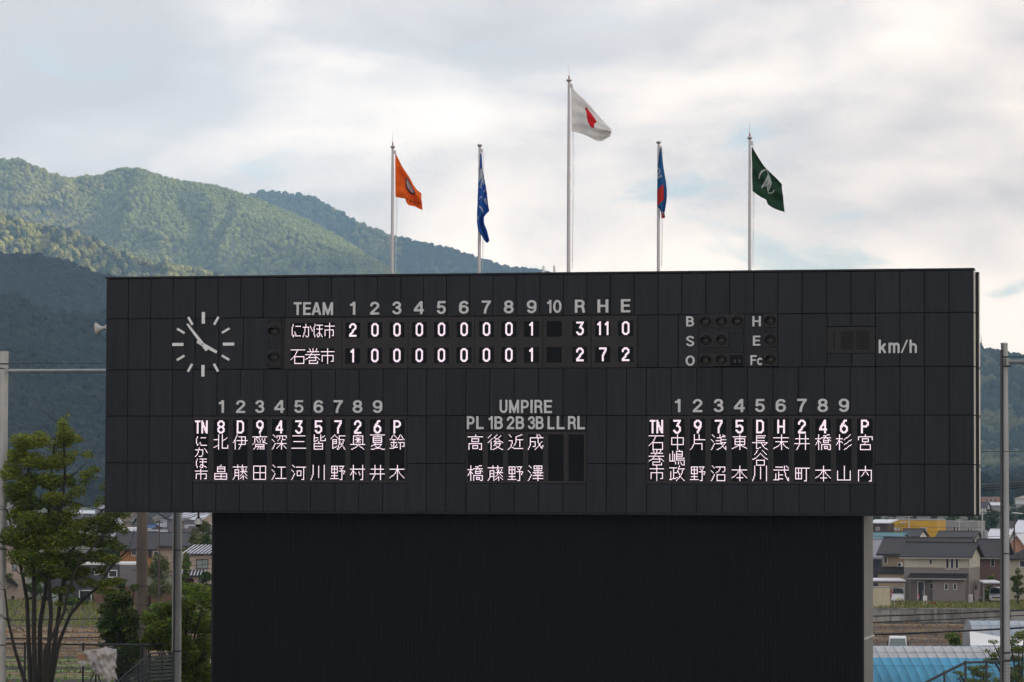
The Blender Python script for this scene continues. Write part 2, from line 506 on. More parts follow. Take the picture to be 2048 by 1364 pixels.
# unseen cloud banks added to the right of the view, between the afternoon sun and the valley: they keep the
# stadium, the town and the near hills in shade while the far mountain stands in sunlight
M_shade_cloud = pm('shade_cloud_white', (0.85, 0.85, 0.86), 1.0, translucent=.5, spec=0.0)
def cloud(label, blobs, seed):
    rr = random.Random(seed); bm = bmesh.new()
    c0 = Vector(blobs[0][:3])
    for (x, y, z, rx, ry, rz) in blobs:
        b2 = bmesh.new(); bmesh.ops.create_icosphere(b2, subdivisions=4, radius=1.0)
        vv = []
        for v in b2.verts:
            p = v.co.copy(); w = Vector((x + p.x * rx, y + p.y * ry, z))
            d = 1 + .30 * mn.noise(w * .0022 + p * 1.5) + .14 * mn.noise(w * .006 + p * 4)
            q = Vector((x + p.x * rx * d, y + p.y * ry * d, z + p.z * (rz if p.z > 0 else rz * .35) * d)) - c0
            vv.append(bm.verts.new(q))
        b2.verts.ensure_lookup_table()
        for f in b2.faces: bm.faces.new([vv[v.index] for v in f.verts])
        b2.free()
    me = bpy.data.meshes.new('cloud'); bm.to_mesh(me); bm.free(); me.materials.append(M_shade_cloud)
    me.polygons.foreach_set('use_smooth', [True] * len(me.polygons))
    o = ob('cloud', me, None, c0); tag(o, label, kind='structure')
CL = []
for y in range(-300, 3400, 600):
    for x in (1450, 2050, 2650, 3150): CL.append((x + R.uniform(-80, 80), y + R.uniform(-80, 80), 1450 + R.uniform(-60, 60), 520, 480, 260))
cloud('added broad cloud bank, out of view on the right, shading the valley', CL, 1)
CL = [(2750, 4100, 1500, 620, 560, 260), (3250, 4500, 1480, 600, 520, 240), (2600, 4700, 1500, 560, 500, 240), (2100, 5400, 1500, 520, 480, 240), (2650, 5400, 1520, 560, 520, 260), (1900, 6100, 1520, 500, 520, 240), (2500, 6200, 1500, 560, 560, 260), (1800, 6900, 1520, 600, 560, 260), (2500, 7100, 1500, 620, 560, 260), (1700, 7700, 1500, 600, 520, 240), (2400, 7800, 1500, 600, 520, 240)]
cloud('second added cloud bank, out of view, shading the farther ridge and right-hand hill', CL, 2)
# ------------------------------------------------------------------ the scoreboard
YAW = -0.21302226
BD = 120.0
BW, BZ0, BZ1 = 37 * 0.84507, 12.692, 21.1686
BX0 = -15.06266
b_origin = Vector((BX0 * math.cos(YAW), BD + BX0 * math.sin(YAW), 0))
def _homog(src, dst):
    A = []; B = []
    for (x, y), (u, v) in zip(src, dst):
        A += [[x, y, 1, 0, 0, 0, -u * x, -u * y], [0, 0, 0, x, y, 1, -v * x, -v * y]]; B += [u, v]
    h = np.linalg.solve(np.array(A, float), np.array(B, float)); return np.append(h, 1).reshape(3, 3)
_H = _homog([(215, 555), (1946.5, 535), (1946.5, 1028), (210.5, 1024)], [(0, BZ1), (BW, BZ1), (BW, BZ0), (0, BZ0)])
def B(px, py):
    v = _H @ np.array([px, py, 1.0]); return v[0] / v[2], v[1] / v[2]
board = thing('scoreboard', 'huge black panelled baseball scoreboard with lit score and line-up displays', 'scoreboard', b_origin, YAW)
BM = board.matrix_world = Matrix.Translation(b_origin) @ Matrix.Rotation(YAW, 4, 'Z')
def bworld(x, y, z): return BM @ Vector((x, y, z))
def bx(px, py, y):
    """board-frame x of a point y metres behind the front face that shows in image column px"""
    o_, d_ = bworld(0, y, 15.0), BM.to_3x3() @ Vector((1, 0, 0))
    r = ray(px, py); k = r.x / r.y
    return (k * o_.y - o_.x) / (d_.x - k * d_.y)

M_panel = pm('painted_panel', (0.0155, 0.0168, 0.0200), 0.42, var=0.16, noise=(1.6, 0.42), stretch=(6, 1, 0.30), bump=0.05, bscale=0.9, spec=0.22)
M_trimb = pm('black_trim', (0.012, 0.012, 0.013), 0.4, spec=0.25)
M_back = pm('joint_black', (0.002, 0.002, 0.002), 0.8, spec=0.1)
M_disp = pm('display_plate', (0.029, 0.025, 0.0245), 0.6, var=0.05, noise=(2.0, 0.25), spec=0.25)
M_led = pm('unlit_dots', (0.004, 0.004, 0.005), 0.6, spec=0.12)
M_lit_dot = pm('lit_dots', (0.3, 0.28, 0.3), 0.5, emit=((1.0, 0.80, 0.90), 1.1))
M_letter = pm('letter_grey', (0.60, 0.60, 0.60), 0.55, noise=(3, 0.12))
M_lamp = pm('lamp_black', (0.008, 0.008, 0.008), 0.5, spec=0.2)
M_lens = pm('smoked_lens', (0.030, 0.028, 0.025), 0.28, spec=0.5)
M_rib = pm('dark_siding', (0.005, 0.005, 0.0052), 0.65, noise=(1.1, 0.3), stretch=(5, 1, 0.3), spec=0.12)
M_sidep = pm('side_panel_glare', (0.62, 0.58, 0.53), 0.35)  # sky glare on the dark side sheets, put into a pale colour
M_greyrib = pm('grey_siding', (0.19, 0.18, 0.172), 0.5, noise=(0.9, 0.12), stretch=(5, 5, 0.3))

# rows of cladding panels (z) and their column joints (x), read off the photograph's joints
def zrow(yl, yr): return (B(215, yl)[1] + B(1946, yr)[1]) / 2
ZR = [BZ1 - 0.075, zrow(640, 623.5), zrow(742.5, 730.5), zrow(834, 829), zrow(929, 926), BZ0]
PW = BW / 37
def X_(px, py): return B(px, py)[0]
row1 = [k * PW for k in range(38)]
row2L = [k * PW for k in range(5)] + [X_(440, 690), X_(489, 690), X_(539.4, 690)]
row2R = [X_(1277, 690), X_(1318, 690), X_(1358.5, 690), X_(1399.5, 690)]
row2S = [X_(1489, 690), X_(1529.5, 690)]
row2E = [X_(1556.5, 690), X_(1605, 690), X_(1655, 690)]
row2F = [X_(1751, 690)] + [k * PW for k in (34, 35, 36, 37)]
r3px = [388, 436, 483, 530, 578, 625.5, 673, 721, 769, 818, 856, 895, 934, 982, 1031, 1079, 1128, 1176, 1215.7, 1255, 1294.6, 1345, 1395.5, 1445.4, 1495.7, 1547, 1597.7, 1649, 1700.5, 1751]
row3 = [k * PW for k in range(4)] + [X_(x, 785) for x in r3px] + [k * PW for k in (34, 35, 36, 37)]
rects = []   # x0,x1,z0,z1 of panels
def addrow(xs, zt, zb):
    for a, b in zip(xs, xs[1:]): rects.append((a, b, zb, zt))
addrow(row1, ZR[0], ZR[1])
addrow(row2L, ZR[1], ZR[2]); addrow(row2R, ZR[1], ZR[2]); addrow(row2S, ZR[1], ZR[2]); addrow(row2E, ZR[1], ZR[2]); addrow(row2F, ZR[1], ZR[2])
addrow([X_(566, 690), X_(571.4, 690)], ZR[1], ZR[2])
addrow(row3, ZR[2], ZR[3])
left4 = [k * PW for k in range(4)] + [X_(388, 880)]
mid4 = [X_(x, 880) for x in (816, 855.5, 894.5, 934.5)]
mid4b = [X_(x, 880) for x in (1175, 1214.8, 1255, 1295)]
right4 = [X_(1749, 880)] + [k * PW for k in (34, 35, 36, 37)]
for xs in (left4, mid4, mid4b, right4):
    addrow(xs, ZR[3], ZR[4]); addrow(xs, ZR[4], ZR[5])
ZD = (B(388, 967.5)[1] + B(1748, 967)[1]) / 2         # lower edge of the line-up displays
lowL = [388, 434, 481.5, 529, 576.5, 623.5, 672, 720, 768, 816]
lowM = [934.5, 982, 1031, 1079, 1127.5, 1175]
lowR = [1295, 1344, 1394.5, 1445, 1496, 1547, 1598, 1649, 1700, 1749]
for L_ in (lowL, lowM, lowR): addrow([X_(x, 995) for x in L_], ZD, ZR[5])
ZU = B(1055, 862.5)[1]                                  # the strip that carries PL 1B 2B ...
addrow([X_(x, 846) for x in (934.5, 982, 1031, 1079, 1127.5, 1175)], ZR[3], ZU)
# around the speed display
zs0, zs1 = B(1703, 652.5)[1], B(1703, 705.5)[1]
xs_ = [X_(1655, 680), X_(1703, 680), X_(1751, 680)]
addrow(xs_, ZR[1], zs0); addrow(xs_, zs1, ZR[2])
cache = {}
GAP = 0.020
for (a, b, z0, z1) in rects:
    w, h = round(b - a, 3), round(z1 - z0, 3)
    if (w, h) not in cache:
        mb = MB(); bw, bh = (w - GAP) / 2, (h - GAP) / 2; c = 0.012
        # a tray with slightly folded edges
        vs = [(-bw, 0.05, -bh), (bw, 0.05, -bh), (bw, 0.05, bh), (-bw, 0.05, bh),
              (-bw, c, -bh), (bw, c, -bh), (bw, c, bh), (-bw, c, bh),
              (-bw + c, 0, -bh + c), (bw - c, 0, -bh + c), (bw - c, 0, bh - c), (-bw + c, 0, bh - c)]
        fs = [(8, 9, 10, 11)] + [(i, (i + 1) % 4, (i + 1) % 4 + 4, i + 4) for i in range(4)] + [(i + 4, (i + 1) % 4 + 4, (i + 1) % 4 + 8, i + 8) for i in range(4)]
        cache[(w, h)] = mb.add(vs, fs).mesh('panel', M_panel)
    o = ob('panel', cache[(w, h)], board, ((a + b) / 2, R.uniform(-0.002, 0.002), (z0 + z1) / 2))
MB().box(0.005, BW - 0.005, 0.05, 0.60, BZ0 + 0.004, BZ1 - 0.08).build('fascia_box', [M_back], board)
# the side of the fascia, in five sheets, and the cabinet behind that stands 0.1 m out on the right
for k in range(5):
    MB().box(BW - 0.005, BW + 0.015, 0.055, 0.60, ZR[k + 1] + 0.02, ZR[k] - 0.02).build('side_panel', M_sidep, board)
MB().box(-0.03, BW + 0.02, -0.03, 0.62, BZ1 - 0.06, BZ1).build('top_flashing', M_trimb, board)
MB().box(-0.01, BW + 0.01, -0.015, 0.10, BZ0 - 0.05, BZ0 + 0.002).build('bottom_flashing', M_trimb, board)
MB().box(0.4, BW + 0.125, 0.62, 1.0, BZ0 - 0.03, BZ1 - 0.10).build('rear_frame', M_trimb, board)
MB().box(0.5, BW - 0.8, 1.0, 2.6, BZ0 - 0.02, BZ1 - 0.12).build('rear_cabinet', M_trimb, board)
for k in range(5):
    MB().box(BW + 0.125, BW + 0.14, 0.64, 0.98, ZR[k + 1] + 0.02, ZR[k] - 0.10).build('side_panel', M_sidep, board)

# --- displays: perforated plates with dot modules behind the openings
def perforated(name, x0, x1, z0, z1, holes, y0=0.004, y1=0.055, mat=None, parent=board, joints=()):
    xs = sorted({x0, x1} | {h[0] for h in holes} | {h[1] for h in holes})
    zs = sorted({z0, z1} | {h[2] for h in holes} | {h[3] for h in holes})
    solid = {}
    for i, (a, b) in enumerate(zip(xs, xs[1:])):
        for j, (c, d) in enumerate(zip(zs, zs[1:])):
            cx, cz = (a + b) / 2, (c + d) / 2
            solid[i, j] = not any(h[0] < cx < h[1] and h[2] < cz < h[3] for h in holes)
    mb = MB()
    S = lambda i, j: solid.get((i, j), False)
    for (i, j), s in solid.items():
        if not s: continue
        a, b, c, d = xs[i], xs[i + 1], zs[j], zs[j + 1]
        mb.add([(a, y0, c), (b, y0, c), (b, y0, d), (a, y0, d)], [(0, 1, 2, 3)])
        if not S(i - 1, j): mb.add([(a, y0, c), (a, y0, d), (a, y1, d), (a, y1, c)], [(0, 1, 2, 3)])
        if not S(i + 1, j): mb.add([(b, y0, c), (b, y1, c), (b, y1, d), (b, y0, d)], [(0, 1, 2, 3)])
        if not S(i, j - 1): mb.add([(a, y0, c), (a, y1, c), (b, y1, c), (b, y0, c)], [(0, 1, 2, 3)])
        if not S(i, j + 1): mb.add([(a, y0, d), (b, y0, d), (b, y1, d), (a, y1, d)], [(0, 1, 2, 3)])
    return mb.build(name, mat or M_disp, parent)

# strokes of the lit characters, on a 16 x 16 dot cell (x right, y down)
WATER = '1,0 3,2|0,5 2,7|3,9 0,15|'
GL = {
 'に': '3,1 2,6 2,11 3,14 4,12|7,3 13,3|6,9 7,13 14,13',
 'か': '1,4 10,4 10,9 9,13 7,14 5,13|5,1 4,8 1,14|12,3 15,8',
 'ほ': '3,1 2,6 2,11 3,14|6,2 14,2|6,6 14,6|10,2 10,13 7,14 6,12 8,10 11,11 14,14',
 '市': '8,0 8,15|1,3 15,3|2,13 2,7 14,7 14,13 12,13',
 '石': '0,1 15,1|7,1 5,6 0,11|4,15 4,8 14,8 14,15 4,15',
 '巻': '4,0 5,2|12,0 11,2|2,3 14,3|0,6 15,6|8,0 7,4 4,8 0,11|9,6 15,11|4,9 11,9 11,12 4,12 4,15 13,15 13,13',
 '北': '5,0 5,15|0,5 5,5|0,13 5,11|9,0 9,14 15,14 15,11|9,7 14,3',
 '畠': '8,0 6,2|4,2 12,2 12,7 4,7 4,2|4,4 12,4|1,9 14,9 14,15 1,15 1,9|1,12 14,12|8,9 8,15',
 '伊': '4,0 2,5 0,8|2,5 2,15|6,2 13,2 13,10 6,10|4,6 15,6|9,2 9,9 6,15',
 '藤': '0,2 15,2|5,0 5,3|10,0 10,3|2,5 6,5 6,15|2,5 2,12 0,15|2,8 6,8|2,11 6,11|9,4 10,6|14,4 13,6|8,7 15,7|11,4 11,7 8,11|12,8 15,11|11,11 11,15|8,14 10,12|13,12 15,14',
 '齋': '8,0 8,2|0,2 15,2|5,3 2,4 2,8 0,10|4,5 6,8|6,3 8,6 8,8|13,4 12,8 15,9|10,4 11,8|3,10 3,13 1,15|12,10 12,15|3,10 12,10|3,12 12,12|8,12 8,15|6,13 5,15|10,13 10,15',
 '田': '1,1 14,1 14,15 1,15 1,1|1,8 14,8|8,1 8,15',
 '深': WATER + '5,3 5,1 15,1 15,3|8,1 8,4 6,6|11,1 11,5 14,5|5,9 15,9|10,6 10,15|10,9 5,14|10,9 15,14',
 '江': WATER + '6,2 14,2|10,2 10,14|4,14 15,14',
 '三': '1,1 14,1|2,7 13,7|0,14 15,14',
 '河': WATER + '5,2 15,2|13,2 13,15 11,15|6,6 10,6 10,11 6,11 6,6',
 '皆': '3,0 3,7 7,5|3,3 7,3|10,0 10,6 15,6 15,4|10,3 14,1|8,7 7,9|3,9 12,9 12,15 3,15 3,9|3,12 12,12',
 '川': '2,0 2,9 0,15|8,1 8,13|14,0 14,15',
 '飯': '4,0 0,4|4,0 8,4|2,5 6,5 6,9 2,9|2,5 2,14 6,12|2,7 6,7|9,1 15,1|9,1 9,9 7,15|9,5 14,5 12,11 8,15|10,8 15,15',
 '野': '1,1 7,1 7,8 1,8 1,1|1,4 7,4|4,1 4,14|1,11 7,11|0,14 8,14|9,1 14,1 12,4|10,3 12,5|9,6 15,6 14,9|12,6 12,15 10,15',
 '奥': '8,0 7,1|3,9 3,1 13,1 13,9|5,5 11,5|8,3 8,8|6,3 7,4|10,3 9,4|6,8 7,6|10,8 9,6|0,10 15,10|8,10 6,13 1,15|9,11 14,15',
 '村': '0,4 6,4|3,0 3,15|3,5 0,10|3,6 6,9|7,4 15,4|13,0 13,15 11,15|9,7 10,10',
 '夏': '0,0 15,0|8,0 7,2|3,2 12,2 12,8 3,8 3,2|3,4 12,4|3,6 12,6|5,9 1,12|5,10 12,10 8,14 1,15|5,11 9,14 15,15',
 '井': '1,4 14,4|0,9 15,9|5,0 5,10 2,15|11,0 11,15',
 '鈴': '4,0 0,5|4,0 8,4|2,5 6,5|1,8 7,8|4,5 4,14|0,14 8,13|1,10 2,12|7,10 6,12|11,0 8,5|11,0 15,5|10,5 13,5|9,8 15,8 15,12 13,12|11,8 11,15',
 '木': '0,4 15,4|8,0 8,15|8,4 5,9 0,13|8,4 11,9 15,13',
 '高': '8,0 8,1|0,2 15,2|4,4 11,4 11,7 4,7 4,4|1,15 1,9 14,9 14,15 12,15|5,11 10,11 10,14 5,14 5,11',
 '橋': '0,4 5,4|3,0 3,15|3,5 0,10|3,6 5,8|14,0 8,1|6,3 15,3|11,1 8,5|11,3 15,6|8,6 13,6 13,8 8,8 8,6|6,15 6,10 15,10 15,15 13,15|9,12 12,12 12,14 9,14 9,12',
 '後': '3,0 0,3|4,4 0,8|3,7 3,15|9,0 6,3 10,4|13,1 6,7 14,7|11,5 15,8|8,7 6,11|7,9 13,9 11,12 5,15|7,10 10,13 15,15',
 '近': '1,0 3,2|1,6 4,6 3,12 0,15|3,12 6,14 15,14|14,0 8,2 8,7 6,11|8,5 15,5|12,5 12,12',
 '成': '2,3 15,3|2,3 2,10 0,15|2,7 7,7 7,12 5,12|9,0 10,8 14,14 15,11|14,7 10,12 7,15|11,0 13,2',
 '澤': WATER + '6,0 14,0 14,3 6,3 6,0|9,0 9,3|11,0 11,3|5,7 15,7|10,4 10,15|6,5 14,5|7,8 8,9|13,8 12,9|5,10 15,10|5,13 15,13',
 '中': '2,3 14,3 14,10 2,10 2,3|8,0 8,15',
 '嶋': '0,4 0,11 5,11|5,4 5,11|3,1 3,11|10,0 9,1|7,10 7,1 13,1 13,6|7,4 13,4|7,6 13,6|7,8 15,8|7,10 15,10 15,15 13,15|6,12 6,14|9,12 9,14|11,12 12,14',
 '政': '0,2 7,2|4,2 4,13|4,7 7,7|1,6 1,13|0,14 8,12|10,0 8,6|9,3 15,3|14,3 12,9 7,15|9,6 11,11 15,15',
 '片': '4,0 4,8 2,13 0,15|4,5 15,5|9,0 9,5|4,9 12,9 12,15',
 '浅': WATER + '6,3 14,2|5,6 15,5|5,9 15,8|9,0 10,7 12,12 15,15 15,12|14,9 9,14 6,15|12,0 14,1',
 '沼': WATER + '5,1 14,1 14,5 12,6|9,1 8,5 5,7|6,9 14,9 14,15 6,15 6,9',
 '東': '1,2 14,2|8,0 8,15|3,4 13,4 13,10 3,10 3,4|3,7 13,7|8,10 0,14|8,10 15,14',
 '本': '0,4 15,4|8,0 8,15|8,4 4,9 0,12|8,4 12,9 15,12|5,12 11,12',
 '長': '4,1 4,8|4,1 13,1|4,3 12,3|4,6 12,6|0,8 15,8|4,8 4,14 8,13|8,8 11,12 15,15|14,9 11,11',
 '谷': '5,0 2,4|10,0 14,4|8,3 4,7 0,9|8,3 11,6 15,9|4,10 12,10 12,15 4,15 4,10',
 '末': '0,3 15,3|2,7 14,7|8,0 8,15|8,7 5,11 0,14|8,7 11,11 15,14',
 '武': '2,1 9,1|0,4 15,4|11,0 11,5 13,12 15,15 15,12|13,0 15,2|5,6 5,14|5,9 9,9|2,8 2,14|0,14 9,13',
 '町': '1,2 7,2 7,13 1,13 1,2|1,7 7,7|4,2 4,13|8,2 15,2|12,2 12,15 10,15',
 '杉': '0,4 6,4|3,0 3,15|3,5 0,10|3,6 6,8|14,0 8,5|15,5 8,10|15,10 8,15',
 '山': '8,0 8,14|1,5 1,14 14,14 14,5',
 '宮': '8,0 8,2|1,5 1,2 15,2 15,5|5,4 11,4 11,7 5,7 5,4|8,7 7,10|3,10 13,10 13,15 3,15 3,10',
 '内': '1,15 1,4 14,4 14,15 12,15|8,0 8,5 4,10|8,5 11,9',
}
DG = {  # bold digits, pen two dots wide, on an 8 x 14 field
 '0': '2,0 4,0 6,2 6,10 4,12 2,12 0,10 0,2 2,0', '1': '1,2 3,0 3,12',
 '2': '0,3 0,2 2,0 4,0 6,2 6,4 0,11 0,12 6,12', '3': '0,0 6,0 3,5 4,5 6,7 6,10 4,12 2,12 0,10',
 '4': '5,12 5,0 0,8 0,9 6,9', '5': '6,0 0,0 0,6 2,5 4,5 6,7 6,10 4,12 2,12 0,10',
 '6': '5,0 4,0 0,6 0,10 2,12 4,12 6,10 6,7 4,5 2,5 0,7', '7': '0,0 6,0 6,1 3,7 3,12',
 '8': '2,0 4,0 6,2 6,4 4,6 2,6 0,4 0,2 2,0|2,6 0,8 0,10 2,12 4,12 6,10 6,8 4,6',
 '9': '6,5 4,7 2,7 0,5 0,2 2,0 4,0 6,2 6,6 3,11 3,12', 'D': '0,0 4,0 6,2 6,10 4,12 0,12 0,0',
 'H': '0,0 0,12|6,0 6,12|0,6 6,6', 'P': '0,12 0,0 4,0 6,2 6,4 4,6 0,6',
 'T': '0,0 4,0|2,0 2,12', 'N': '0,0 0,12|0,0 4,11|5,0 5,12',
}
def line_dots(a, b):
    n = max(abs(b[0] - a[0]), abs(b[1] - a[1]))
    return {(round(a[0] + (b[0] - a[0]) * i / n + 1e-6), round(a[1] + (b[1] - a[1]) * i / n + 1e-6)) for i in range(n + 1)} if n else {tuple(a)}
def glyph(ch, w=16, h=16):
    dots = set()
    for st in GL[ch].split('|'):
        pts = [tuple(map(int, q.split(','))) for q in st.split()]
        pts = [(round(x * (w - 1) / 15), round(y * (h - 1) / 15)) for x, y in pts]
        for a, b in zip(pts, pts[1:]): dots |= line_dots(a, b)
    return dots
def digit(ch):
    dots = set()
    for st in DG[ch].split('|'):
        pts = [tuple(map(int, q.split(','))) for q in st.split()]
        for a, b in zip(pts, pts[1:]):
            for (x, y) in line_dots(a, b): dots |= {(x, y), (x + 1, y), (x, y + 1), (x + 1, y + 1)}
    return dots
char_cache = {}
def lit(parent, dots, x, z, dx, dz, key):
    """lit dots, top-left corner at (x,z) in the parent's frame"""
    k = (key, round(dx, 3), round(dz, 3))
    if k not in char_cache:
        mb = MB()
        for (i, j) in sorted(dots):
            a, b = i * dx + dx * .09, (i + 1) * dx - dx * .09
            c, d = -j * dz - dz * .09, -(j + 1) * dz + dz * .09
            mb.add([(a, -0.006, d), (b, -0.006, d), (b, -0.006, c), (a, -0.006, c)], [(0, 1, 2, 3)])
        char_cache[k] = mb.mesh('lit_character', M_lit_dot)
    o = ob('lit_character', char_cache[k], parent, (x, 0, z), kind='stuff'); return o
mod_cache = {}
def module(x0, x1, z0, z1):
    w, h = round(x1 - x0, 3), round(z1 - z0, 3)
    if (w, h) not in mod_cache: mod_cache[(w, h)] = MB().box(0, w, 0, 0.02, -h, 0).mesh('dot_module', M_led)
    return ob('dot_module', mod_cache[(w, h)], board, (x0, 0.022, z1))

# line score
r1 = (B(708, 645.8)[1] + B(1253, 641)[1]) / 2, (B(708, 676.4)[1] + B(1253, 672.6)[1]) / 2
r2 = (B(708, 697)[1] + B(1253, 693)[1]) / 2, (B(708, 728.2)[1] + B(1253, 724.5)[1]) / 2
cols = [(584.2, 672), (693.7, 723), (738, 767.3), (782, 811.6), (827, 856), (871, 900.7), (916, 946), (960.5, 991), (1005.5, 1035.7), (1050.8, 1080.7), (1095.7, 1126), (1147.5, 1177.3), (1193, 1223), (1238.5, 1268.6)]
s1 = [None] + list('200000001') + ['', '3', '11', '0']
s2 = [None] + list('100000001') + ['', '2', '7', '2']
mw = sum(X_(b, 690) - X_(a, 690) for a, b in cols[1:]) / 13
xsl = []
for a, b in cols:
    xa, xb = X_(a, 685), X_(b, 685)
    if b - a < 50: c = (xa + xb) / 2; xa, xb = c - mw / 2, c + mw / 2
    xsl.append((xa, xb))
holes = []
for (xa, xb) in xsl:
    for (zt, zb) in (r1, r2): holes.append((xa, xb, zb, zt))
cuts = [571.4, 686.5, 819, 952, 1088.5, 1185, 1277]
cx = [X_(c, 685) for c in cuts]
for a, b in zip(cx, cx[1:]):
    perforated('display_plate', a + 0.008, b - 0.008, ZR[2] + 0.012, ZR[1] - 0.012, [h for h in holes if a < (h[0] + h[1]) / 2 < b])
for row, (zt, zb) in ((s1, r1), (s2, r2)):
    for (xa, xb), ch in zip(xsl, row):
        m_ = module(xa, xb, zb, zt)
        w, h = xb - xa, zt - zb
        if ch is None:
            dx, dz = w / 48, h / 16
            if row is s1:
                for k, c in enumerate('にかほ市'): lit(m_, glyph(c, 12, 16), k * 12 * dx, 0, dx, dz, c + 'n')
            else:
                for k, c in enumerate('石巻市'): lit(m_, glyph(c), k * 16 * dx, 0, dx, dz, c)
        elif ch:
            dx, dz = w / 16, h / 16
            if len(ch) == 1: lit(m_, digit(ch), (4 if ch != '1' else 4.5) * dx, -dz * 0.7, dx, dz, ch)
            else:
                lit(m_, digit('1'), 1 * dx, -dz * .7, dx, dz, '1'); lit(m_, digit('1'), 9 * dx, -dz * .7, dx, dz, '1')

# line-ups
def lineup(pxs, plate, py0, py1, names, digits=True, cut=None):
    zt = (B(pxs[0][0], py0[0])[1] + B(pxs[-1][1], py0[1])[1]) / 2
    zb = (B(pxs[0][0], py1[0])[1] + B(pxs[-1][1], py1[1])[1]) / 2
    sp = [(X_(a, 900), X_(b, 900)) for a, b in pxs]
    w = sum(b - a for a, b in sp) / len(sp)
    sp = [((a + b) / 2 - w / 2, (a + b) / 2 + w / 2) for a, b in sp]
    p0, p1 = X_(plate[0], 900), X_(plate[1], 900)
    zpt = ZR[3] if digits else ZU
    mids = [p0] + [(sp[i][1] + sp[i + 1][0]) / 2 for i in range(len(sp) - 1)] + [p1]
    for i, (a, b) in enumerate(zip(mids, mids[1:])):
        perforated('display_plate', a + 0.004, b - 0.004, ZD + 0.012, zpt - 0.012, [(sp[i][0], sp[i][1], zb, zt)])
    n = 64 if digits else 48
    dz = (zt - zb) / n; dx = w / 16
    for (a, b), (d, nm) in zip(sp, names):
        m_ = module(a, b, zb, zt)
        o_ = 0
        if digits:
            if d == 'TN':
                lit(m_, digit('T'), 1 * dx, -dz, dx, dz, 'T'); lit(m_, digit('N'), 8 * dx, -dz, dx, dz, 'N')
            else: lit(m_, digit(d), 4 * dx, -dz, dx, dz, d)
            o_ = 16
        if len(nm) == 4:
            for k, c in enumerate(nm): lit(m_, glyph(c, 15, 12), 0.3 * dx, -(o_ + 1 + k * 11.8) * dz, dx, dz, c + 's')
        elif len(nm) == 3:
            for k, c in enumerate(nm): lit(m_, glyph(c), 0, -(o_ + k * 16) * dz, dx, dz, c)
        elif len(nm) == 2:
            lit(m_, glyph(nm[0]), 0, -o_ * dz, dx, dz, nm[0]); lit(m_, glyph(nm[1]), 0, -(o_ + 32) * dz, dx, dz, nm[1])
lineup([(390.5, 418.6), (429.6, 458.4), (468, 497.5), (507, 536.8), (546, 575.6), (585, 615), (624.4, 654), (663.5, 693), (702.8, 732.8), (742, 772.6), (781.6, 811.7)],
       (388, 816), (840, 839.5), (961, 961), [('TN', 'にかほ市'), ('8', '北畠'), ('D', '伊藤'), ('9', '齋田'), ('4', '深江'), ('3', '三河'), ('5', '皆川'), ('7', '飯野'), ('2', '奥村'), ('6', '夏井'), ('P', '鈴木')])
lineup([(937.7, 968), (977.8, 1008.6), (1017.8, 1048.7), (1058, 1089), (1098.6, 1129.3), (1138.8, 1170)],
       (934.5, 1175), (869, 869), (962, 962), [('', '高橋'), ('', '後藤'), ('', '近野'), ('', '成澤'), ('', ''), ('', '')], digits=False)
lineup([(1299.3, 1329.3), (1340, 1371), (1381, 1412.3), (1423, 1453.6), (1464.6, 1495), (1505.6, 1536), (1547.6, 1578), (1589, 1619.6), (1630.6, 1662), (1672, 1703.4), (1714, 1745)],
       (1295, 1749), (837, 836.5), (961.5, 961.5), [('TN', '石巻市'), ('3', '中嶋政'), ('9', '片野'), ('7', '浅沼'), ('5', '東本'), ('D', '長谷川'), ('H', '末武'), ('2', '井町'), ('4', '橋本'), ('6', '杉山'), ('P', '宮内')])

# signal lamps
def lamp_meshes(r):
    cyl = Matrix.Rotation(math.radians(90), 4, 'X')
    mb = MB()
    seg = 20; L_ = 1.7 * r
    # tapering visor round the upper two thirds of the lens
    for k in range(seg):
        t0, t1 = math.radians(-25 + 230 * k / seg), math.radians(-25 + 230 * (k + 1) / seg)
        def P(t, rr, y): return (rr * math.cos(t), y, rr * math.sin(t))
        def D_(q): return (q[0] * .92, q[1], q[2] + q[1] * .28)
        def ln(t): return L_ * (0.35 + 0.65 * max(0, math.sin(t)))
        mb.add([P(t0, r, 0), P(t1, r, 0), D_(P(t1, r * 1.0, -ln(t1))), D_(P(t0, r * 1.0, -ln(t0))),
                P(t0, r * .94, 0), P(t1, r * .94, 0), D_(P(t1, r * .94, -ln(t1))), D_(P(t0, r * .94, -ln(t0)))],
               [(0, 1, 2, 3), (7, 6, 5, 4), (3, 2, 6, 7)])
    hood = mb.mesh('visor', M_lamp, True)
    lens = MB().lathe([(r * .93 * math.cos(a), r * .34 * math.sin(a)) for a in [math.pi / 2 * k / 6 for k in range(7)]][::1], 20, 0, cyl)
    lens = lens.mesh('lens', M_lens, True)
    plate = MB().box(-r * 1.22, r * 1.22, 0.0, 0.03, -r * 1.22, r * 1.22).mesh('signal_lamp', M_disp)
    return plate, hood, lens
LR = 10.6 * (X_(1480, 680) - X_(1470, 680)) / 10
lp = lamp_meshes(LR)
lp2 = lamp_meshes(LR * 1.1)
def lamp(px, py, ms):
    x, z = B(px, py)
    p = ob('signal_lamp', ms[0], board, (x, 0.006, z))
    ob('visor', ms[1], p, (0, -0.001, 0)); ob('lens', ms[2], p, (0, -0.001, 0))
for px, py in [(1413.1, 641.9), (1444.6, 641.4), (1476.2, 640.8), (1413, 680), (1444.6, 679.3), (1413, 719.2), (1444.6, 718.4), (1541.9, 640), (1541.9, 678.8), (1541.9, 718)]: lamp(px, py, lp)
for px, py in [(551.5, 662.6), (551, 714.8)]: lamp(px, py, lp2)
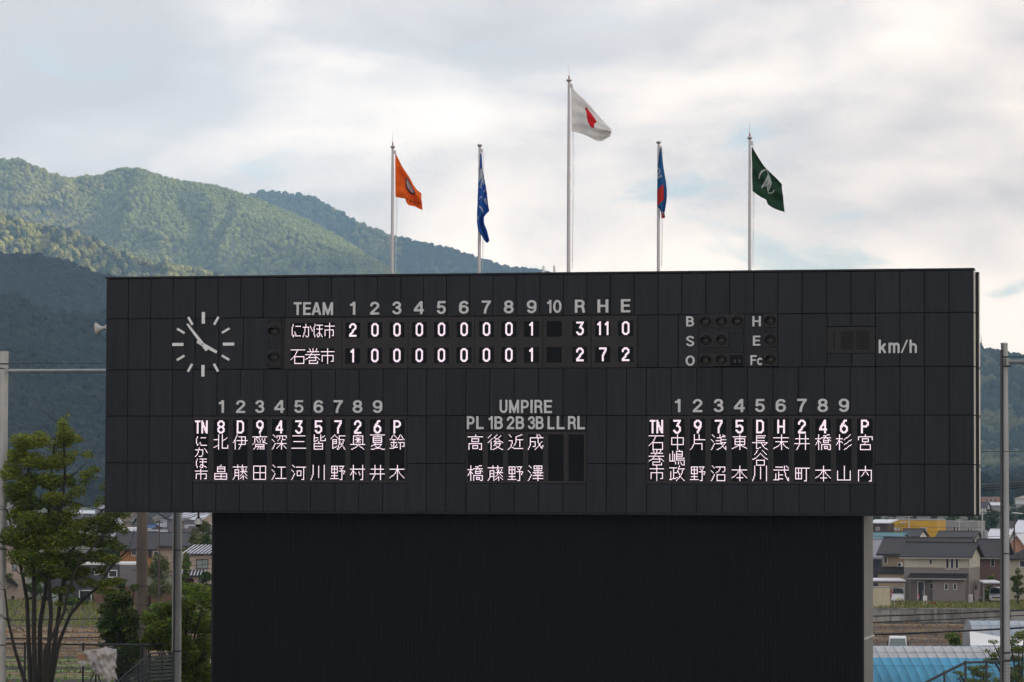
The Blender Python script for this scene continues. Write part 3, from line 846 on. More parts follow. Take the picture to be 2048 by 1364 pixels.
def small_plate(px0, px1, py0, py1, mat=M_panel, y=0.02, nm='panel'):
    a, c = B(px0, (py0 + py1) / 2)[0], B(px1, (py0 + py1) / 2)[0]
    t, b = B((px0 + px1) / 2, py0)[1], B((px0 + px1) / 2, py1)[1]
    MB().box(a + .008, c - .008, y, 0.05, b + .008, t - .008).build(nm, mat, board)
for a in [(1399.5, 1489, 628, 655.5), (1399.5, 1458.5, 667, 694.5), (1399.5, 1489, 705, 732), (1529.5, 1556.5, 626.5, 654.5), (1529.5, 1556.5, 665, 693), (1529.5, 1556.5, 704, 731.5), (539.4, 566, 645, 675.5), (539.4, 566, 698, 728.5)]:
    small_plate(*a, mat=M_disp, y=0.012)
for a in [(1399.5, 1489, 655.5, 667), (1458.5, 1489, 667, 694.5), (1399.5, 1489, 694.5, 705), (1529.5, 1556.5, 654.5, 665), (1529.5, 1556.5, 693, 704), (539.4, 566, 636.5, 645), (539.4, 566, 675.5, 698), (539.4, 566, 728.5, 737)]:
    small_plate(*a)
# small counter module with two faint figures
x0, x1 = X_(1461.5, 719), X_(1487, 719); z1, z0 = B(1474, 709.5)[1], B(1474, 730)[1]
m_ = ob('dot_module', MB().box(0, x1 - x0, -0.012, 0.005, z0 - z1, 0).mesh('dot_module', M_led), board, (x0, 0.0, z1))
M_faint = pm('faint_dots', (0.16, 0.16, 0.16), 0.6)
mb = MB(); dd = (x1 - x0) / 24
for ox, pat in ((8, ['###', '#.#', '.#.', '#.#', '###']), (13, ['...', '...', '.#.', '...', '...']), (17, ['###', '#..', '#.#', '#..', '###'])):
    for j, rw in enumerate(pat):
        for i, c in enumerate(rw):
            if c == '#': mb.box((ox + i) * dd, (ox + i + .8) * dd, -0.016, -0.0125, -(9 + j + .8) * dd, -(9 + j) * dd)
mb.build('figure', M_faint, m_)
# speed display
M_speed = pm('speed_plate', (0.021, 0.0185, 0.0175), 0.6, spec=0.25)
xa, xb = X_(1655, 680) + .01, X_(1751, 680) - .01
sp_ = MB().box(xa, xb, 0.006, 0.05, zs1 + .01, zs0 - .01).build('speed_display', M_speed, board)
mb = MB(); M_dot = pm('dot_socket', (0.002, 0.002, 0.002), 0.7, spec=.1)
zt_, zb_ = B(1700, 662)[1], B(1700, 698.5)[1]; ph = (zt_ - zb_) / 8
for (pa, n) in ((1667, 1), (1682, 6), (1713, 6)):
    x = X_(pa, 680)
    for i in range(n):
        for j in range(8):
            cxx, czz = x + (i + .5) * ph * 0.93, zt_ - (j + .5) * ph
            mb.prism([(cxx + ph * .36 * math.cos(t), czz + ph * .36 * math.sin(t)) for t in [math.pi / 4 * q for q in range(8)]], 0.0, 0.006)
mb.build('dot_socket', M_dot, sp_, kind='stuff')

# --- cut-out letters: union of thick strokes, meshed by marching squares
SW = 1.62   # stroke width of a 10-high letter
def seg_sd(px, py, a, b, hw, square=True):
    ax, ay = a; bx, by = b
    L_ = math.hypot(bx - ax, by - ay); ux, uy = (bx - ax) / L_, (by - ay) / L_
    t = (px - ax) * ux + (py - ay) * uy; n = (px - ax) * -uy + (py - ay) * ux
    return np.maximum(np.abs(n) - hw, np.maximum(-t, t - L_))
def arc_pts(cx_, cy_, rx, ry, a0, a1, n=18): return [(cx_ + rx * math.cos(math.radians(a0 + (a1 - a0) * i / n)), cy_ + ry * math.sin(math.radians(a0 + (a1 - a0) * i / n))) for i in range(n + 1)]
def poly_sd(px, py, pts, hw):
    d = None
    for i, (a, b) in enumerate(zip(pts, pts[1:])):
        q = seg_sd(px, py, a, b, hw); d = q if d is None else np.minimum(d, q)
    for p in pts[1:-1]: d = np.minimum(d, np.hypot(px - p[0], py - p[1]) - hw)
    return d
h_ = SW / 2
def bowl(x0, x1, y0, y1):   # D-shaped bowl from the stem at x0 out to x1
    r = (y1 - y0) / 2; return [(x0, y1)] + arc_pts(x1 - min(r, 2.2), (y0 + y1) / 2, min(r, 2.2), r, 90, -90) + [(x0, y0)]
LT = {  # width, strokes (centre lines), y up, cap height 10
 'T': (6.2, [[(0, 10 - h_), (6.2, 10 - h_)], [(3.1, 0), (3.1, 10)]]),
 'E': (5.9, [[(h_, 0), (h_, 10)], [(0, 10 - h_), (5.9, 10 - h_)], [(0, 5.15), (5.5, 5.15)], [(0, h_), (5.9, h_)]]),
 'F': (5.7, [[(h_, 0), (h_, 10)], [(0, 10 - h_), (5.7, 10 - h_)], [(0, 5.1), (5.2, 5.1)]]),
 'A': (7.0, [[(h_ * .9, 0), (3.5, 10)], [(7.0 - h_ * .9, 0), (3.5, 10)], [(1.4, 3.0), (5.6, 3.0)], [(3.0, 9.2), (4.0, 9.2)]]),
 'M': (7.8, [[(h_, 0), (h_, 10)], [(7.8 - h_, 0), (7.8 - h_, 10)], [(h_, 9.6), (3.9, 1.0)], [(7.8 - h_, 9.6), (3.9, 1.0)], [(3.3, .6), (4.5, .6)]]),
 'U': (6.6, [[(h_, 10)] + arc_pts(3.3, h_ + 2.5, 2.5, 2.5, 180, 360) + [(6.6 - h_, 10)]]),
 'P': (6.2, [[(h_, 0), (h_, 10)], bowl(h_, 6.2 - h_, 4.4, 10 - h_)]),
 'R': (6.6, [[(h_, 0), (h_, 10)], bowl(h_, 6.3 - h_, 4.9, 10 - h_), [(3.4, 4.9), (4.4, 4.8), (5.2, 4.0), (5.5, 2.0), (5.9, 0)]]),
 'B': (6.5, [[(h_, 0), (h_, 10)], bowl(h_, 6.1 - h_, 5.2, 10 - h_), bowl(h_, 6.5 - h_, h_, 5.2)]),
 'I': (SW, [[(h_, 0), (h_, 10)]]),
 'L': (5.6, [[(h_, 0), (h_, 10)], [(0, h_), (5.6, h_)]]),
 'H': (6.6, [[(h_, 0), (h_, 10)], [(6.6 - h_, 0), (6.6 - h_, 10)], [(0, 5.1), (6.6, 5.1)]]),
 'O': (7.6, [arc_pts(3.8, 5, 3.8 - h_, 5 - h_, 90, 450, 36)]),
 'S': (6.6, [arc_pts(3.3, 7.3, 2.45, 1.95, 10, 200) + [(3.3, 5.05)] + arc_pts(3.3, 2.75, 2.5, 1.98, 40, -170)]),
 'F2': (5.7, []), 'K': (6, []),
 'c': (5.6, [arc_pts(3.0, 3.6, 2.2, 2.8, 45, 315, 24)]),
 'k': (5.6, [[(h_, 0), (h_, 10)], [(1.2, 2.9), (5.0, 7.1)], [(2.6, 4.4), (5.0, 0)]]),
 'm': (8.6, [[(h_, 0), (h_, 7.2)], [(h_, 4.6)] + arc_pts(2.6, 4.9, 1.75, 1.6, 150, 0, 10) + [(4.35, 0)], [(4.35, 4.6)] + arc_pts(6.1, 4.9, 1.75, 1.6, 150, 0, 10) + [(7.85, 0)]]),
 '/': (5.2, [[(0.5, 0), (4.7, 10)]]),
 'h': (5.6, [[(h_, 0), (h_, 10)], [(h_, 4.6)] + arc_pts(2.8, 4.6, 2.0, 2.0, 150, 0, 12) + [(4.8, 0)]]),
 '1': (4.2, [[(3.2, 0), (3.2, 10)], [(0.3, 7.7), (1.6, 7.8), (2.7, 8.6), (3.0, 9.9)]]),
 '2': (6.6, [[(h_, 6.6)] + arc_pts(3.3, 7.0, 2.45, 2.2, 172, -30, 18) + [(h_ + .1, 1.3)], [(0, h_), (6.5, h_)]]),
 '3': (6.6, [[(h_, 6.9)] + arc_pts(3.2, 7.3, 2.2, 1.9, 170, -70, 16) + [(2.6, 5.3)], [(2.6, 5.3)] + arc_pts(3.25, 2.95, 2.5, 2.15, 70, -172, 18)]),
 '4': (7.0, [[(5.2, 0), (5.2, 10)], [(0, 3.0), (7.0, 3.0)], [(0.6, 3.4), (5.0, 9.6)]]),
 '5': (6.6, [[(0.9, 10 - h_), (6.2, 10 - h_)], [(1.5, 9.6), (1.0, 4.7)], [(1.1, 4.9)] + arc_pts(3.2, 3.35, 2.5, 2.55, 135, -170, 20)]),
 '6': (6.7, [arc_pts(3.35, 3.3, 2.5, 2.5, 0, 360, 28), [(0.85, 3.3), (0.9, 5.4)] + arc_pts(3.5, 6.2, 2.6, 2.98, 165, 30, 14)]),
 '7': (6.5, [[(0, 10 - h_), (6.4, 10 - h_)], [(5.8, 9.3), (3.8, 6.2), (2.6, 3.0), (2.2, 0)]]),
 '8': (6.7, [arc_pts(3.35, 7.25, 2.2, 1.95, 0, 360, 28), arc_pts(3.35, 3.0, 2.52, 2.2, 0, 360, 28)]),
 '9': (6.7, [arc_pts(3.35, 6.7, 2.5, 2.5, 0, 360, 28), [(5.85, 6.7), (5.8, 4.6)] + arc_pts(3.2, 3.8, 2.6, 2.98, -15, -150, 14)]),
 '0': (6.6, [arc_pts(3.3, 5, 2.5, 5 - h_, 90, 450, 36)]),
}
TOPH = {'c': 7.2, 'm': 7.2}
lt_cache = {}
def letter_mesh(ch, wx, hz_, lower=1.0):
    """mesh of letter ch fitted to width wx and height hz_ (metres)"""
    key = (ch, round(wx, 2), round(hz_, 2))
    if key in lt_cache: return lt_cache[key]
    W_, strokes = LT[ch]; HT = TOPH.get(ch, 10.0)
    st = 0.22
    nx, nz = int(W_ / st) + 4, int(HT / st) + 4
    gx = np.linspace(-st * 1.5, W_ + st * 1.5, nx); gzv = np.linspace(-st * 1.5, HT + st * 1.5, nz)
    PX, PZ = np.meshgrid(gx, gzv, indexing='ij')
    hw = SW / 2 * (0.62 if ch == '/' else 1)
    d = None
    for s in strokes:
        q = poly_sd(PX, PZ, s, hw); d = q if d is None else np.minimum(d, q)
    d = np.maximum(d, np.maximum(-PZ, PZ - HT)); d = np.maximum(d, np.maximum(-PX, PX - W_))
    sx, sz_ = wx / W_, hz_ / HT
    vs = []; fs = []; idx = {}; th = 0.035
    def V(x, z):
        k = (round(x, 4), round(z, 4))
        if k not in idx: idx[k] = len(vs); vs.append((x * sx, -th, z * sz_))
        return idx[k]
    bm = bmesh.new()
    for i in range(nx - 1):
        for j in range(nz - 1):
            c = [(i, j), (i + 1, j), (i + 1, j + 1), (i, j + 1)]
            dv = [d[q] for q in c]
            if min(dv) >= 0: continue
            poly = []
            for k in range(4):
                a, b = c[k], c[(k + 1) % 4]; da, db = dv[k], dv[(k + 1) % 4]
                if da < 0: poly.append(V(gx[a[0]], gzv[a[1]]))
                if (da < 0) != (db < 0):
                    t = da / (da - db); poly.append(V(gx[a[0]] + (gx[b[0]] - gx[a[0]]) * t, gzv[a[1]] + (gzv[b[1]] - gzv[a[1]]) * t))
            poly = [p for n_, p in enumerate(poly) if p != poly[n_ - 1]]
            if len(set(poly)) == len(poly) and len(poly) >= 3: fs.append(tuple(poly))
    # sides
    from collections import Counter
    cnt = Counter()
    for f_ in fs:
        for a, b in zip(f_, f_[1:] + f_[:1]): cnt[(a, b)] += 1
    n0 = len(vs); vs2 = vs + [(x, 0.0, z) for x, y, z in vs]
    side = [(a, b, b + n0, a + n0) for (a, b) in cnt if (b, a) not in cnt]
    me = meshdata('letter', vs2, fs + side, M_letter)
    lt_cache[key] = me
    return me
def put(ch, x0, x1, y0, y1):
    cxp, cyp = (x0 + x1) / 2, (y0 + y1) / 2
    xa, xb = B(x0, cyp)[0], B(x1, cyp)[0]; zt, zb = B(cxp, y0)[1], B(cxp, y1)[1]
    ob('letter' if not ch.isdigit() else 'numeral', letter_mesh(ch, xb - xa, zt - zb), board, (xa, -0.006, zb))
for ch, x0, x1 in [('T', 591, 606.7), ('E', 610, 625.2), ('A', 627, 646), ('M', 649, 669.5)]: put(ch, x0, x1, 605.3, 631)
def yr1(x): return 604.6 - (x - 709) * 0.0115
for ch, x0, x1 in [('1', 703, 714.6), ('2', 744, 762), ('3', 788.3, 806.5), ('4', 831.5, 851.3), ('5', 877.2, 895.4), ('6', 921.5, 941), ('7', 967, 985.4), ('8', 1011, 1030.6), ('9', 1056.8, 1076.3),
                   ('1', 1097, 1106.2), ('0', 1109.6, 1126), ('R', 1153, 1173), ('H', 1198, 1219.4), ('E', 1244.8, 1263.2)]:
    put(ch, x0, x1, yr1(x0), yr1(x0) + 25.6 + (x0 - 709) * 0.0012)
for ch, x0, x1 in [('1', 440, 451.4), ('2', 475.5, 493.5), ('3', 513.8, 532), ('4', 552, 572), ('5', 592, 610.3), ('6', 630.5, 650), ('7', 670.5, 689), ('8', 708.6, 728.2), ('9', 748.7, 768)]:
    put(ch, x0, x1, 801.8 - (x0 - 440) * .002, 827.3 - (x0 - 440) * .002)
for ch, x0, x1 in [('1', 1351.3, 1363), ('2', 1387.7, 1406.8), ('3', 1429.2, 1448.8), ('4', 1469.7, 1490.6), ('5', 1511.7, 1531.2), ('6', 1552.5, 1573), ('7', 1595.4, 1614.4), ('8', 1636, 1656.6), ('9', 1678, 1698.6)]:
    put(ch, x0, x1, 797.8 - (x0 - 1351) * .0045, 824 - (x0 - 1351) * .003)
for ch, x0, x1 in [('U', 1002.5, 1017.8), ('M', 1021.4, 1041), ('P', 1045, 1060.4), ('I', 1063.9, 1068.1), ('R', 1071.9, 1087.8), ('E', 1091, 1106.4)]: put(ch, x0, x1, 800, 826.3)
for ch, x0, x1 in [('P', 937, 952), ('L', 955.7, 970.2), ('1', 979.7, 989), ('B', 992, 1008.6), ('2', 1016.8, 1031.5), ('B', 1034.7, 1051.2), ('3', 1058.6, 1073.2), ('B', 1074.6, 1090), ('L', 1098, 1111.8), ('L', 1116.3, 1131.8), ('R', 1138.8, 1154.5), ('L', 1157.3, 1172.3)]:
    put(ch, x0, x1, 832.8 if x0 < 1100 else 832.2, 858.6)
for ch, x0, x1, y0, y1 in [('B', 1374.8, 1390.3, 632.5, 652.6), ('S', 1374.6, 1390.4, 671.6, 692.2), ('O', 1373.4, 1391.6, 710.8, 731.2), ('H', 1506.6, 1523.4, 632, 652.2), ('E', 1507.6, 1522.2, 671, 690.8),
                           ('F', 1502.5, 1514.8, 710, 729.6), ('c', 1515.7, 1526.8, 715, 729.8), ('k', 1757.7, 1772.4, 678.7, 705.4), ('m', 1777.3, 1799.2, 684.6, 705.2), ('/', 1801.5, 1816, 678.7, 705), ('h', 1819, 1833.6, 678.5, 704.8)]:
    put(ch, x0, x1, y0, y1)

# --- support tower under the board
xl, xr = bx(426.5, 1100, 0.55), bx(1725.3, 1100, 0.55)
tower = thing('support_tower', 'black ribbed tower that carries the scoreboard', 'tower', bworld((xl + xr) / 2, 0.55, 5.0), YAW)
TM = Matrix.Translation(bworld((xl + xr) / 2, 0.55, 5.0)) @ Matrix.Rotation(YAW, 4, 'Z')
hw = (xr - xl) / 2; top_z = BZ0 - 0.035 - 5.0
prof = []; x = -hw; pitch_ = 0.142
while x < hw - pitch_:
    prof += [(x, 0.0), (x + pitch_ * .62, 0.0), (x + pitch_ * .70, 0.016), (x + pitch_ * .92, 0.016)]; x += pitch_
prof.append((hw, 0.0))
vs = [(x, y, z) for z in (0.0, top_z) for x, y in prof]; n = len(prof)
ob('ribbed_siding', meshdata('ribbed_siding', vs, [(i, i + 1, i + 1 + n, i + n) for i in range(n - 1)], M_rib), tower)
MB().box(-hw + 0.01, hw - 0.03, 0.04, 3.4, 0, top_z).build('tower_core', M_trimb, tower)
MB().box(hw - 0.01, hw + 0.05, -0.03, 0.03, 0, top_z).build('corner_trim', M_trimb, tower)
MB().box(-hw - 0.05, -hw + 0.01, -0.03, 0.03, 0, top_z).build('corner_trim', M_trimb, tower)
zj = B(1735, 1278)[1] - 5.0
for (z0, z1) in ((0, zj - .04), (zj + .04, top_z)):
    prof = []; y = 0.06; p2 = 0.42
    while y < 3.3:
        prof += [(hw, y), (hw, y + p2 * .78), (hw - 0.035, y + p2 * .84), (hw - 0.035, y + p2 * .96)]; y += p2
    n = len(prof)
    vs = [(x, y, z) for z in (z0, z1) for x, y in prof]
    ob('side_siding', meshdata('side_siding', vs, [(i, i + 1, i + 1 + n, i + n) for i in range(n - 1)], M_greyrib), tower)
MB().box(hw - 0.02, hw + 0.035, 0.04, 3.42, zj - .035, zj + .035).build('side_flashing', pm('pale_flashing', (0.5, 0.49, 0.47), 0.4), tower)

# --- clock on the board
M_clock = pm('clock_white', (0.70, 0.70, 0.69), 0.5)
ccx, ccz = B(409.6, 689.9)
clock = thing('wall_clock', 'faceless clock of white bars and hands on the left end of the scoreboard', 'clock', bworld(ccx, -0.004, ccz), YAW)
us = (X_(430, 690) - X_(390, 690)) / 40
for k in range(12):
    big_ = k % 3 == 0
    r1_, r0_ = (62.0, 39.8) if big_ else (60.5, 43.5); w_ = 2.9 if big_ else 2.1
    a = math.radians(90 - 30 * k)
    c, s = math.cos(a), math.sin(a)
    pts = [(r0_ * us * c - w_ * us * s, r0_ * us * s + w_ * us * c), (r1_ * us * c - w_ * us * s, r1_ * us * s + w_ * us * c),
           (r1_ * us * c + w_ * us * s, r1_ * us * s - w_ * us * c), (r0_ * us * c + w_ * us * s, r0_ * us * s - w_ * us * c)]
    MB().prism(pts, -0.05, 0.0).build('hour_mark', M_clock, clock)
def hand(name, tip, tail, w_tip, w_mid, y, notch):
    tx, tz = tip; L_ = math.hypot(tx, tz); c, s = tx / L_, tz / L_
    def Q(t, n): return ((t * c - n * s) * us, (t * s + n * c) * us)
    poly = [Q(L_, w_tip), Q(L_, -w_tip), Q(0, -w_mid), Q(-tail, -w_mid * notch), Q(-tail - 1.5, w_mid * .2), Q(-tail, w_mid * .9), Q(0, w_mid * .75)]
    MB().prism(poly, y - .03, y).build(name, M_clock, clock)
hand('hour_hand', (28.2, -15.5), 12, 2.6, 3.9, -0.06, 0.9)
hand('minute_hand', (-30.8, 39.2), 14, 1.7, 3.6, -0.10, 1.5)
MB().lathe([(0.0, 0), (1.3 * us, 0), (1.3 * us, .16)], 10, 0, Matrix.Translation((0, -0.14, 0)) @ Matrix.Rotation(math.radians(-90), 4, 'X')).build('hub', M_trimb, clock)

# --- horn loudspeaker on the left end, dome camera under the board
M_horn = pm('horn_plastic', (0.62, 0.60, 0.57), 0.5)
p = bworld(0, 0.75, 0); q = at(212, 655, p.y)
horn = thing('horn_loudspeaker', 'off-white horn loudspeaker sticking out of the left end of the scoreboard', 'loudspeaker', q, math.radians(0))
RX = Matrix.Rotation(math.radians(-97), 4, 'Y') @ Matrix.Identity(4)
hs = 0.0176
RM = Matrix.Rotation(math.radians(-14), 4, 'Z') @ Matrix.Rotation(math.radians(-99), 4, 'Y')
MB().lathe([(2.2 * hs, -3 * hs), (2.6 * hs, 4 * hs), (4.2 * hs, 9 * hs), (7.2 * hs, 14 * hs), (13.2 * hs, 20 * hs), (13.8 * hs, 20.3 * hs), (12.6 * hs, 20.2 * hs), (6.0 * hs, 13 * hs), (1.5 * hs, 6 * hs)], 20, 0, RM).build('horn', M_horn, horn, smooth=True)
MB().lathe([(0, -7 * hs), (4.5 * hs, -6.5 * hs), (5 * hs, -5 * hs), (5 * hs, 1 * hs), (3 * hs, 2 * hs)], 14, 0, RM).build('driver', M_horn, horn, smooth=True)
MB().tube([(0, 0.03, -0.12), (0.25, 0.25, -0.20), (0.6, 0.3, -0.2)], 0.03, 6).build('bracket', M_horn, horn)
c0 = B(397, 1030); zt = BZ0 - 0.05
dome = thing('dome_camera', 'teardrop dome camera hanging on a stem under the left part of the scoreboard', 'camera', bworld(bx(397, 1040, 0.35), 0.35, zt))
M_glass = pm('camera_shell', (0.42, 0.42, 0.40), 0.12, spec=0.8)
MB().tube([(0, 0, 0.03), (0, 0, -0.17)], 0.035, 10).build('stem', M_trimb, dome)
MB().lathe([(0.03, -0.15), (0.09, -0.19), (0.135, -0.28), (0.15, -0.36), (0.145, -0.40)], 18).build('housing', M_lamp, dome, smooth=True)
MB().lathe([(0.105, -0.205), (0.140, -0.29), (0.154, -0.36), (0.150, -0.42)], 10, 0, Matrix.Translation((0, -0.012, 0))).build('sunshield', M_glass, dome, smooth=True)
MB().lathe([(0.135, -0.41), (0.115, -0.45), (0.085, -0.49), (0.05, -0.515), (0.0, -0.52)], 18).build('dome', pm('dome_black', (0.01, 0.01, 0.01), 0.08), dome, smooth=True)
# two short white lugs on the roof of the board
for px in (1086.5, 1108):
    x = bx(px, 540, 1.1)
    t = thing('roof_bracket', 'left of two short white lugs on top of the scoreboard beside the tallest flagpole' if px < 1100 else 'right one of two short white lugs beside the tallest flagpole on the scoreboard roof', 'bracket', bworld(x, 1.1, BZ1 - 0.10), YAW, 'short lugs on the scoreboard roof')
    MB().prism([(-0.035, 0), (0.055, 0), (0.02, 0.40), (-0.035, 0.42)], 0, 0.12).build('lug', M_clock, t)
    MB().box(-0.08, 0.1, -0.05, 0.17, 0, 0.03).build('foot_plate', M_clock, t)

# --- flagpoles and flags
M_pole = pm('brushed_aluminium', (0.36, 0.355, 0.37), 0.3, metal=0.5)
M_rope = pm('halyard', (0.6, 0.6, 0.6), 0.7)
M_red = pm('beacon_red', (0.35, 0.06, 0.04), 0.5)
def flagpole(pxb, pxt, pyt, label, rod, w=3.3, rope=8):
    by = 1.3
    x = bx(pxb, 545, by)
    base = bworld(x, by, BZ1 - 0.10)
    tip = at(pxt, pyt, base.y)
    t = thing('flagpole', label, 'flagpole', base, 0, 'flagpoles on the scoreboard roof')
    H_ = tip.z - base.z; r = w / FPX * base.y
    t.rotation_euler = (0, 0, 0)
    dx = 0.0
    MB().tube([(0, 0, 0), (0, 0, H_ * .5), (0, 0, H_)], [r, r * .92, r * .72], 14).build('pole', M_pole, t, smooth=False)
    MB().lathe([(r * 1.9, 0), (r * 1.9, 0.05), (r * 1.1, 0.09)], 14).build('base_flange', M_pole, t)
    MB().lathe([(0, H_ + 0.10), (r * 1.0, H_ + .08), (r * 1.6, H_ + 0.05), (r * 1.5, H_ + 0.035), (r * .8, H_ - .02)], 14).build('cap', M_pole, t, smooth=True)
    if rod:
        MB().tube([(0, 0, H_ + .08), (0, 0, H_ + .20)], 0.025, 8).build('beacon', M_red, t)
        MB().tube([(0, 0, H_ + .2), (0, 0, H_ + .62)], [0.010, 0.004], 5).build('lightning_rod', M_pole, t)
    MB().box(r * .7, r * 1.9, -0.02, 0.02, H_ - 0.22, H_ - 0.08).build('pulley', M_pole, t)
    MB().tube([(r * 2.0, .14, H_ - .15), (r * 2.2, .14, H_ * .5), (r * 2.0, .1, 0.3)], 0.006, 4).build('halyard', M_rope, t)
    MB().tube([(r * 2.5, .18, H_ - .15), (r * 2.9, .2, H_ * .5), (r * 2.1, .1, 0.3)], 0.006, 4).build('halyard', M_rope, t)
    return base.y
fy = [flagpole(784.2, 784.6, 296, 'leftmost flagpole on the scoreboard roof, with the orange flag', True),
      flagpole(958.4, 959.6, 293, 'flagpole on the scoreboard roof with the limp blue and white flag', False),
      flagpole(1137, 1138.2, 163, 'tallest flagpole, in the middle of the scoreboard roof', True, 3.7),
      flagpole(1316.8, 1317.4, 287, 'flagpole on the scoreboard roof with the folded blue and red flag', False),
      flagpole(1499.4, 1498.6, 278, 'rightmost flagpole on the scoreboard roof, with the green flag', True)]

def resample(pts, n):
    d = [0]
    for a, b in zip(pts, pts[1:]): d.append(d[-1] + math.hypot(b[0] - a[0], b[1] - a[1]))
    res = []
    for i in range(n):
        t = d[-1] * i / (n - 1)
        for k in range(len(pts) - 1):
            if t <= d[k + 1] + 1e-9:
                u = (t - d[k]) / (d[k + 1] - d[k]); res.append((pts[k][0] + (pts[k + 1][0] - pts[k][0]) * u, pts[k][1] + (pts[k + 1][1] - pts[k][1]) * u)); break
    return res
def inpoly(x, y, poly):
    c = False; j = len(poly) - 1
    for i in range(len(poly)):
        if (poly[i][1] > y) != (poly[j][1] > y) and x < (poly[j][0] - poly[i][0]) * (y - poly[i][1]) / (poly[j][1] - poly[i][1]) + poly[i][0]: c = not c
        j = i
    return c
def cloth(col, name): return pm(name, col, 0.75, translucent=0.45, spec=0.1, noise=(3, 0.10))
def flag(label, group, A, Bc, Y, mats, prints, ripple, nu=64, nv=96, curve=None):
    """cloth between edge curves A and Bc (photo outline), folded in depth; prints: (material index, polygon)"""
    a, b = resample(A, nv), resample(Bc, nv)
    vs = []; cen = []
    def shape(u, v): return ripple(u, v)
    for j in range(nv):
        for i in range(nu):
            u, v = i / (nu - 1), j / (nv - 1)
            px = a[j][0] + (b[j][0] - a[j][0]) * u; py = a[j][1] + (b[j][1] - a[j][1]) * u
            P = at(px, py, Y); vs.append((P.x, P.y + shape(u, v), P.z)); cen.append((px, py))
    fs = []; mi = []
    for j in range(nv - 1):
        for i in range(nu - 1):
            k = j * nu + i; fs.append((k, k + 1, k + nu + 1, k + nu))
            cx_ = (cen[k][0] + cen[k + nu + 1][0]) / 2; cy_ = (cen[k][1] + cen[k + nu + 1][1]) / 2
            m0 = 0
            for mk, poly in prints:
                if inpoly(cx_, cy_, poly): m0 = mk
            mi.append(m0)
    o0 = at(A[0][0], A[0][1], Y)
    vs = [(x - o0.x, y - o0.y, z - o0.z) for x, y, z in vs]
    o = ob('flag', meshdata('flag', vs, fs, mats, True, mi)); o.location = o0
    md = o.modifiers.new('thickness', 'SOLIDIFY'); md.thickness = 0.006
    tag(o, label, 'flag', group); return o
def zz(pts, s, ox, oy): return [(ox + x / s, oy + y / s) for x, y in pts]
GF = 'flags flying over the scoreboard'
# orange, left
Z1 = (4.704, 740, 270)
top_e = zz([(237, 172), (270, 232), (300, 292), (340, 352), (375, 405), (410, 470), (445, 515), (481, 543)], *Z1)
bot_e = zz([(239, 580), (290, 592), (332, 600), (345, 640), (365, 660), (420, 670), (455, 690), (494, 708)], *Z1)
ring_o, ring_i = [], []
for k in range(24):
    t = 2 * math.pi * k / 24
    ring_o.append((382 + 52 * math.cos(t) * .66 + 18 * math.sin(t) * .9, 478 + 84 * math.sin(t)))
pr = [(1, zz([(348, 395), (335, 420), (332, 455), (338, 490), (352, 520), (375, 548), (400, 558), (425, 556), (424, 540), (408, 505), (385, 470), (365, 425)], *Z1)),
      (2, zz([(350, 408), (344, 430), (343, 458), (350, 485), (362, 508), (382, 532), (402, 544), (416, 545), (400, 505), (378, 472), (360, 430)], *Z1))]
for k in range(9):   # spokes of the wheel emblem
    x0, y0 = 341 + k * 8.0 + (k > 5) * 2, 420 + k * 14.0
    pr.append((1, zz([(x0, y0 + 8), (x0 + 4, y0 + 6), (x0 + 26, y0 + 12), (x0 + 24, y0 + 16)], *Z1)))
def kanji_print(ch, ox, oy, sx, sy, sk):  # small black characters on the cloth
    res = []
    for d in ch:
        x, y = d; x0, y0 = ox + x * sx, oy + y * sy + x * sk
        res.append((3, zz([(x0, y0), (x0 + sx * .8, y0 + sk), (x0 + sx * .8, y0 + sy * .8 + sk), (x0, y0 + sy * .8)], *Z1)))
    return res
bits = ['.#.#.|#####|..#..|.###.|#.#.#', '##.##|##.#.|.####|##.#.|##.#.', '#.###|#.#.#|#.###|#.#.#|#####', '#.###|.#.#.|..###|#..#.|#.###']
for k, bstr in enumerate(bits):
    dots = [(i, j) for j, rw in enumerate(bstr.split('|')) for i, c in enumerate(rw) if c == '#']
    pr += kanji_print(dots, 340 + k * 33 - (6 if k == 0 else 0), 590 + k * 12, 4.6, 6.2, 1.2)
flag('orange flag with a dark wheel emblem streaming from the leftmost pole', GF, top_e, bot_e, fy[0],
     [cloth((0.95, 0.20, 0.03), 'orange_cloth'), cloth((0.07, 0.05, 0.10), 'navy_print'), cloth((0.75, 0.66, 0.66), 'pale_print'), cloth((0.06, 0.02, 0.02), 'black_print')],
     pr, lambda u, v: 0.16 * math.sin(v * 9 + u * 2.5) * v + 0.10 * math.sin(u * 7 - v * 5) * (0.3 + v) + .02 * math.sin(u * 19 + v * 6), 130, 160)
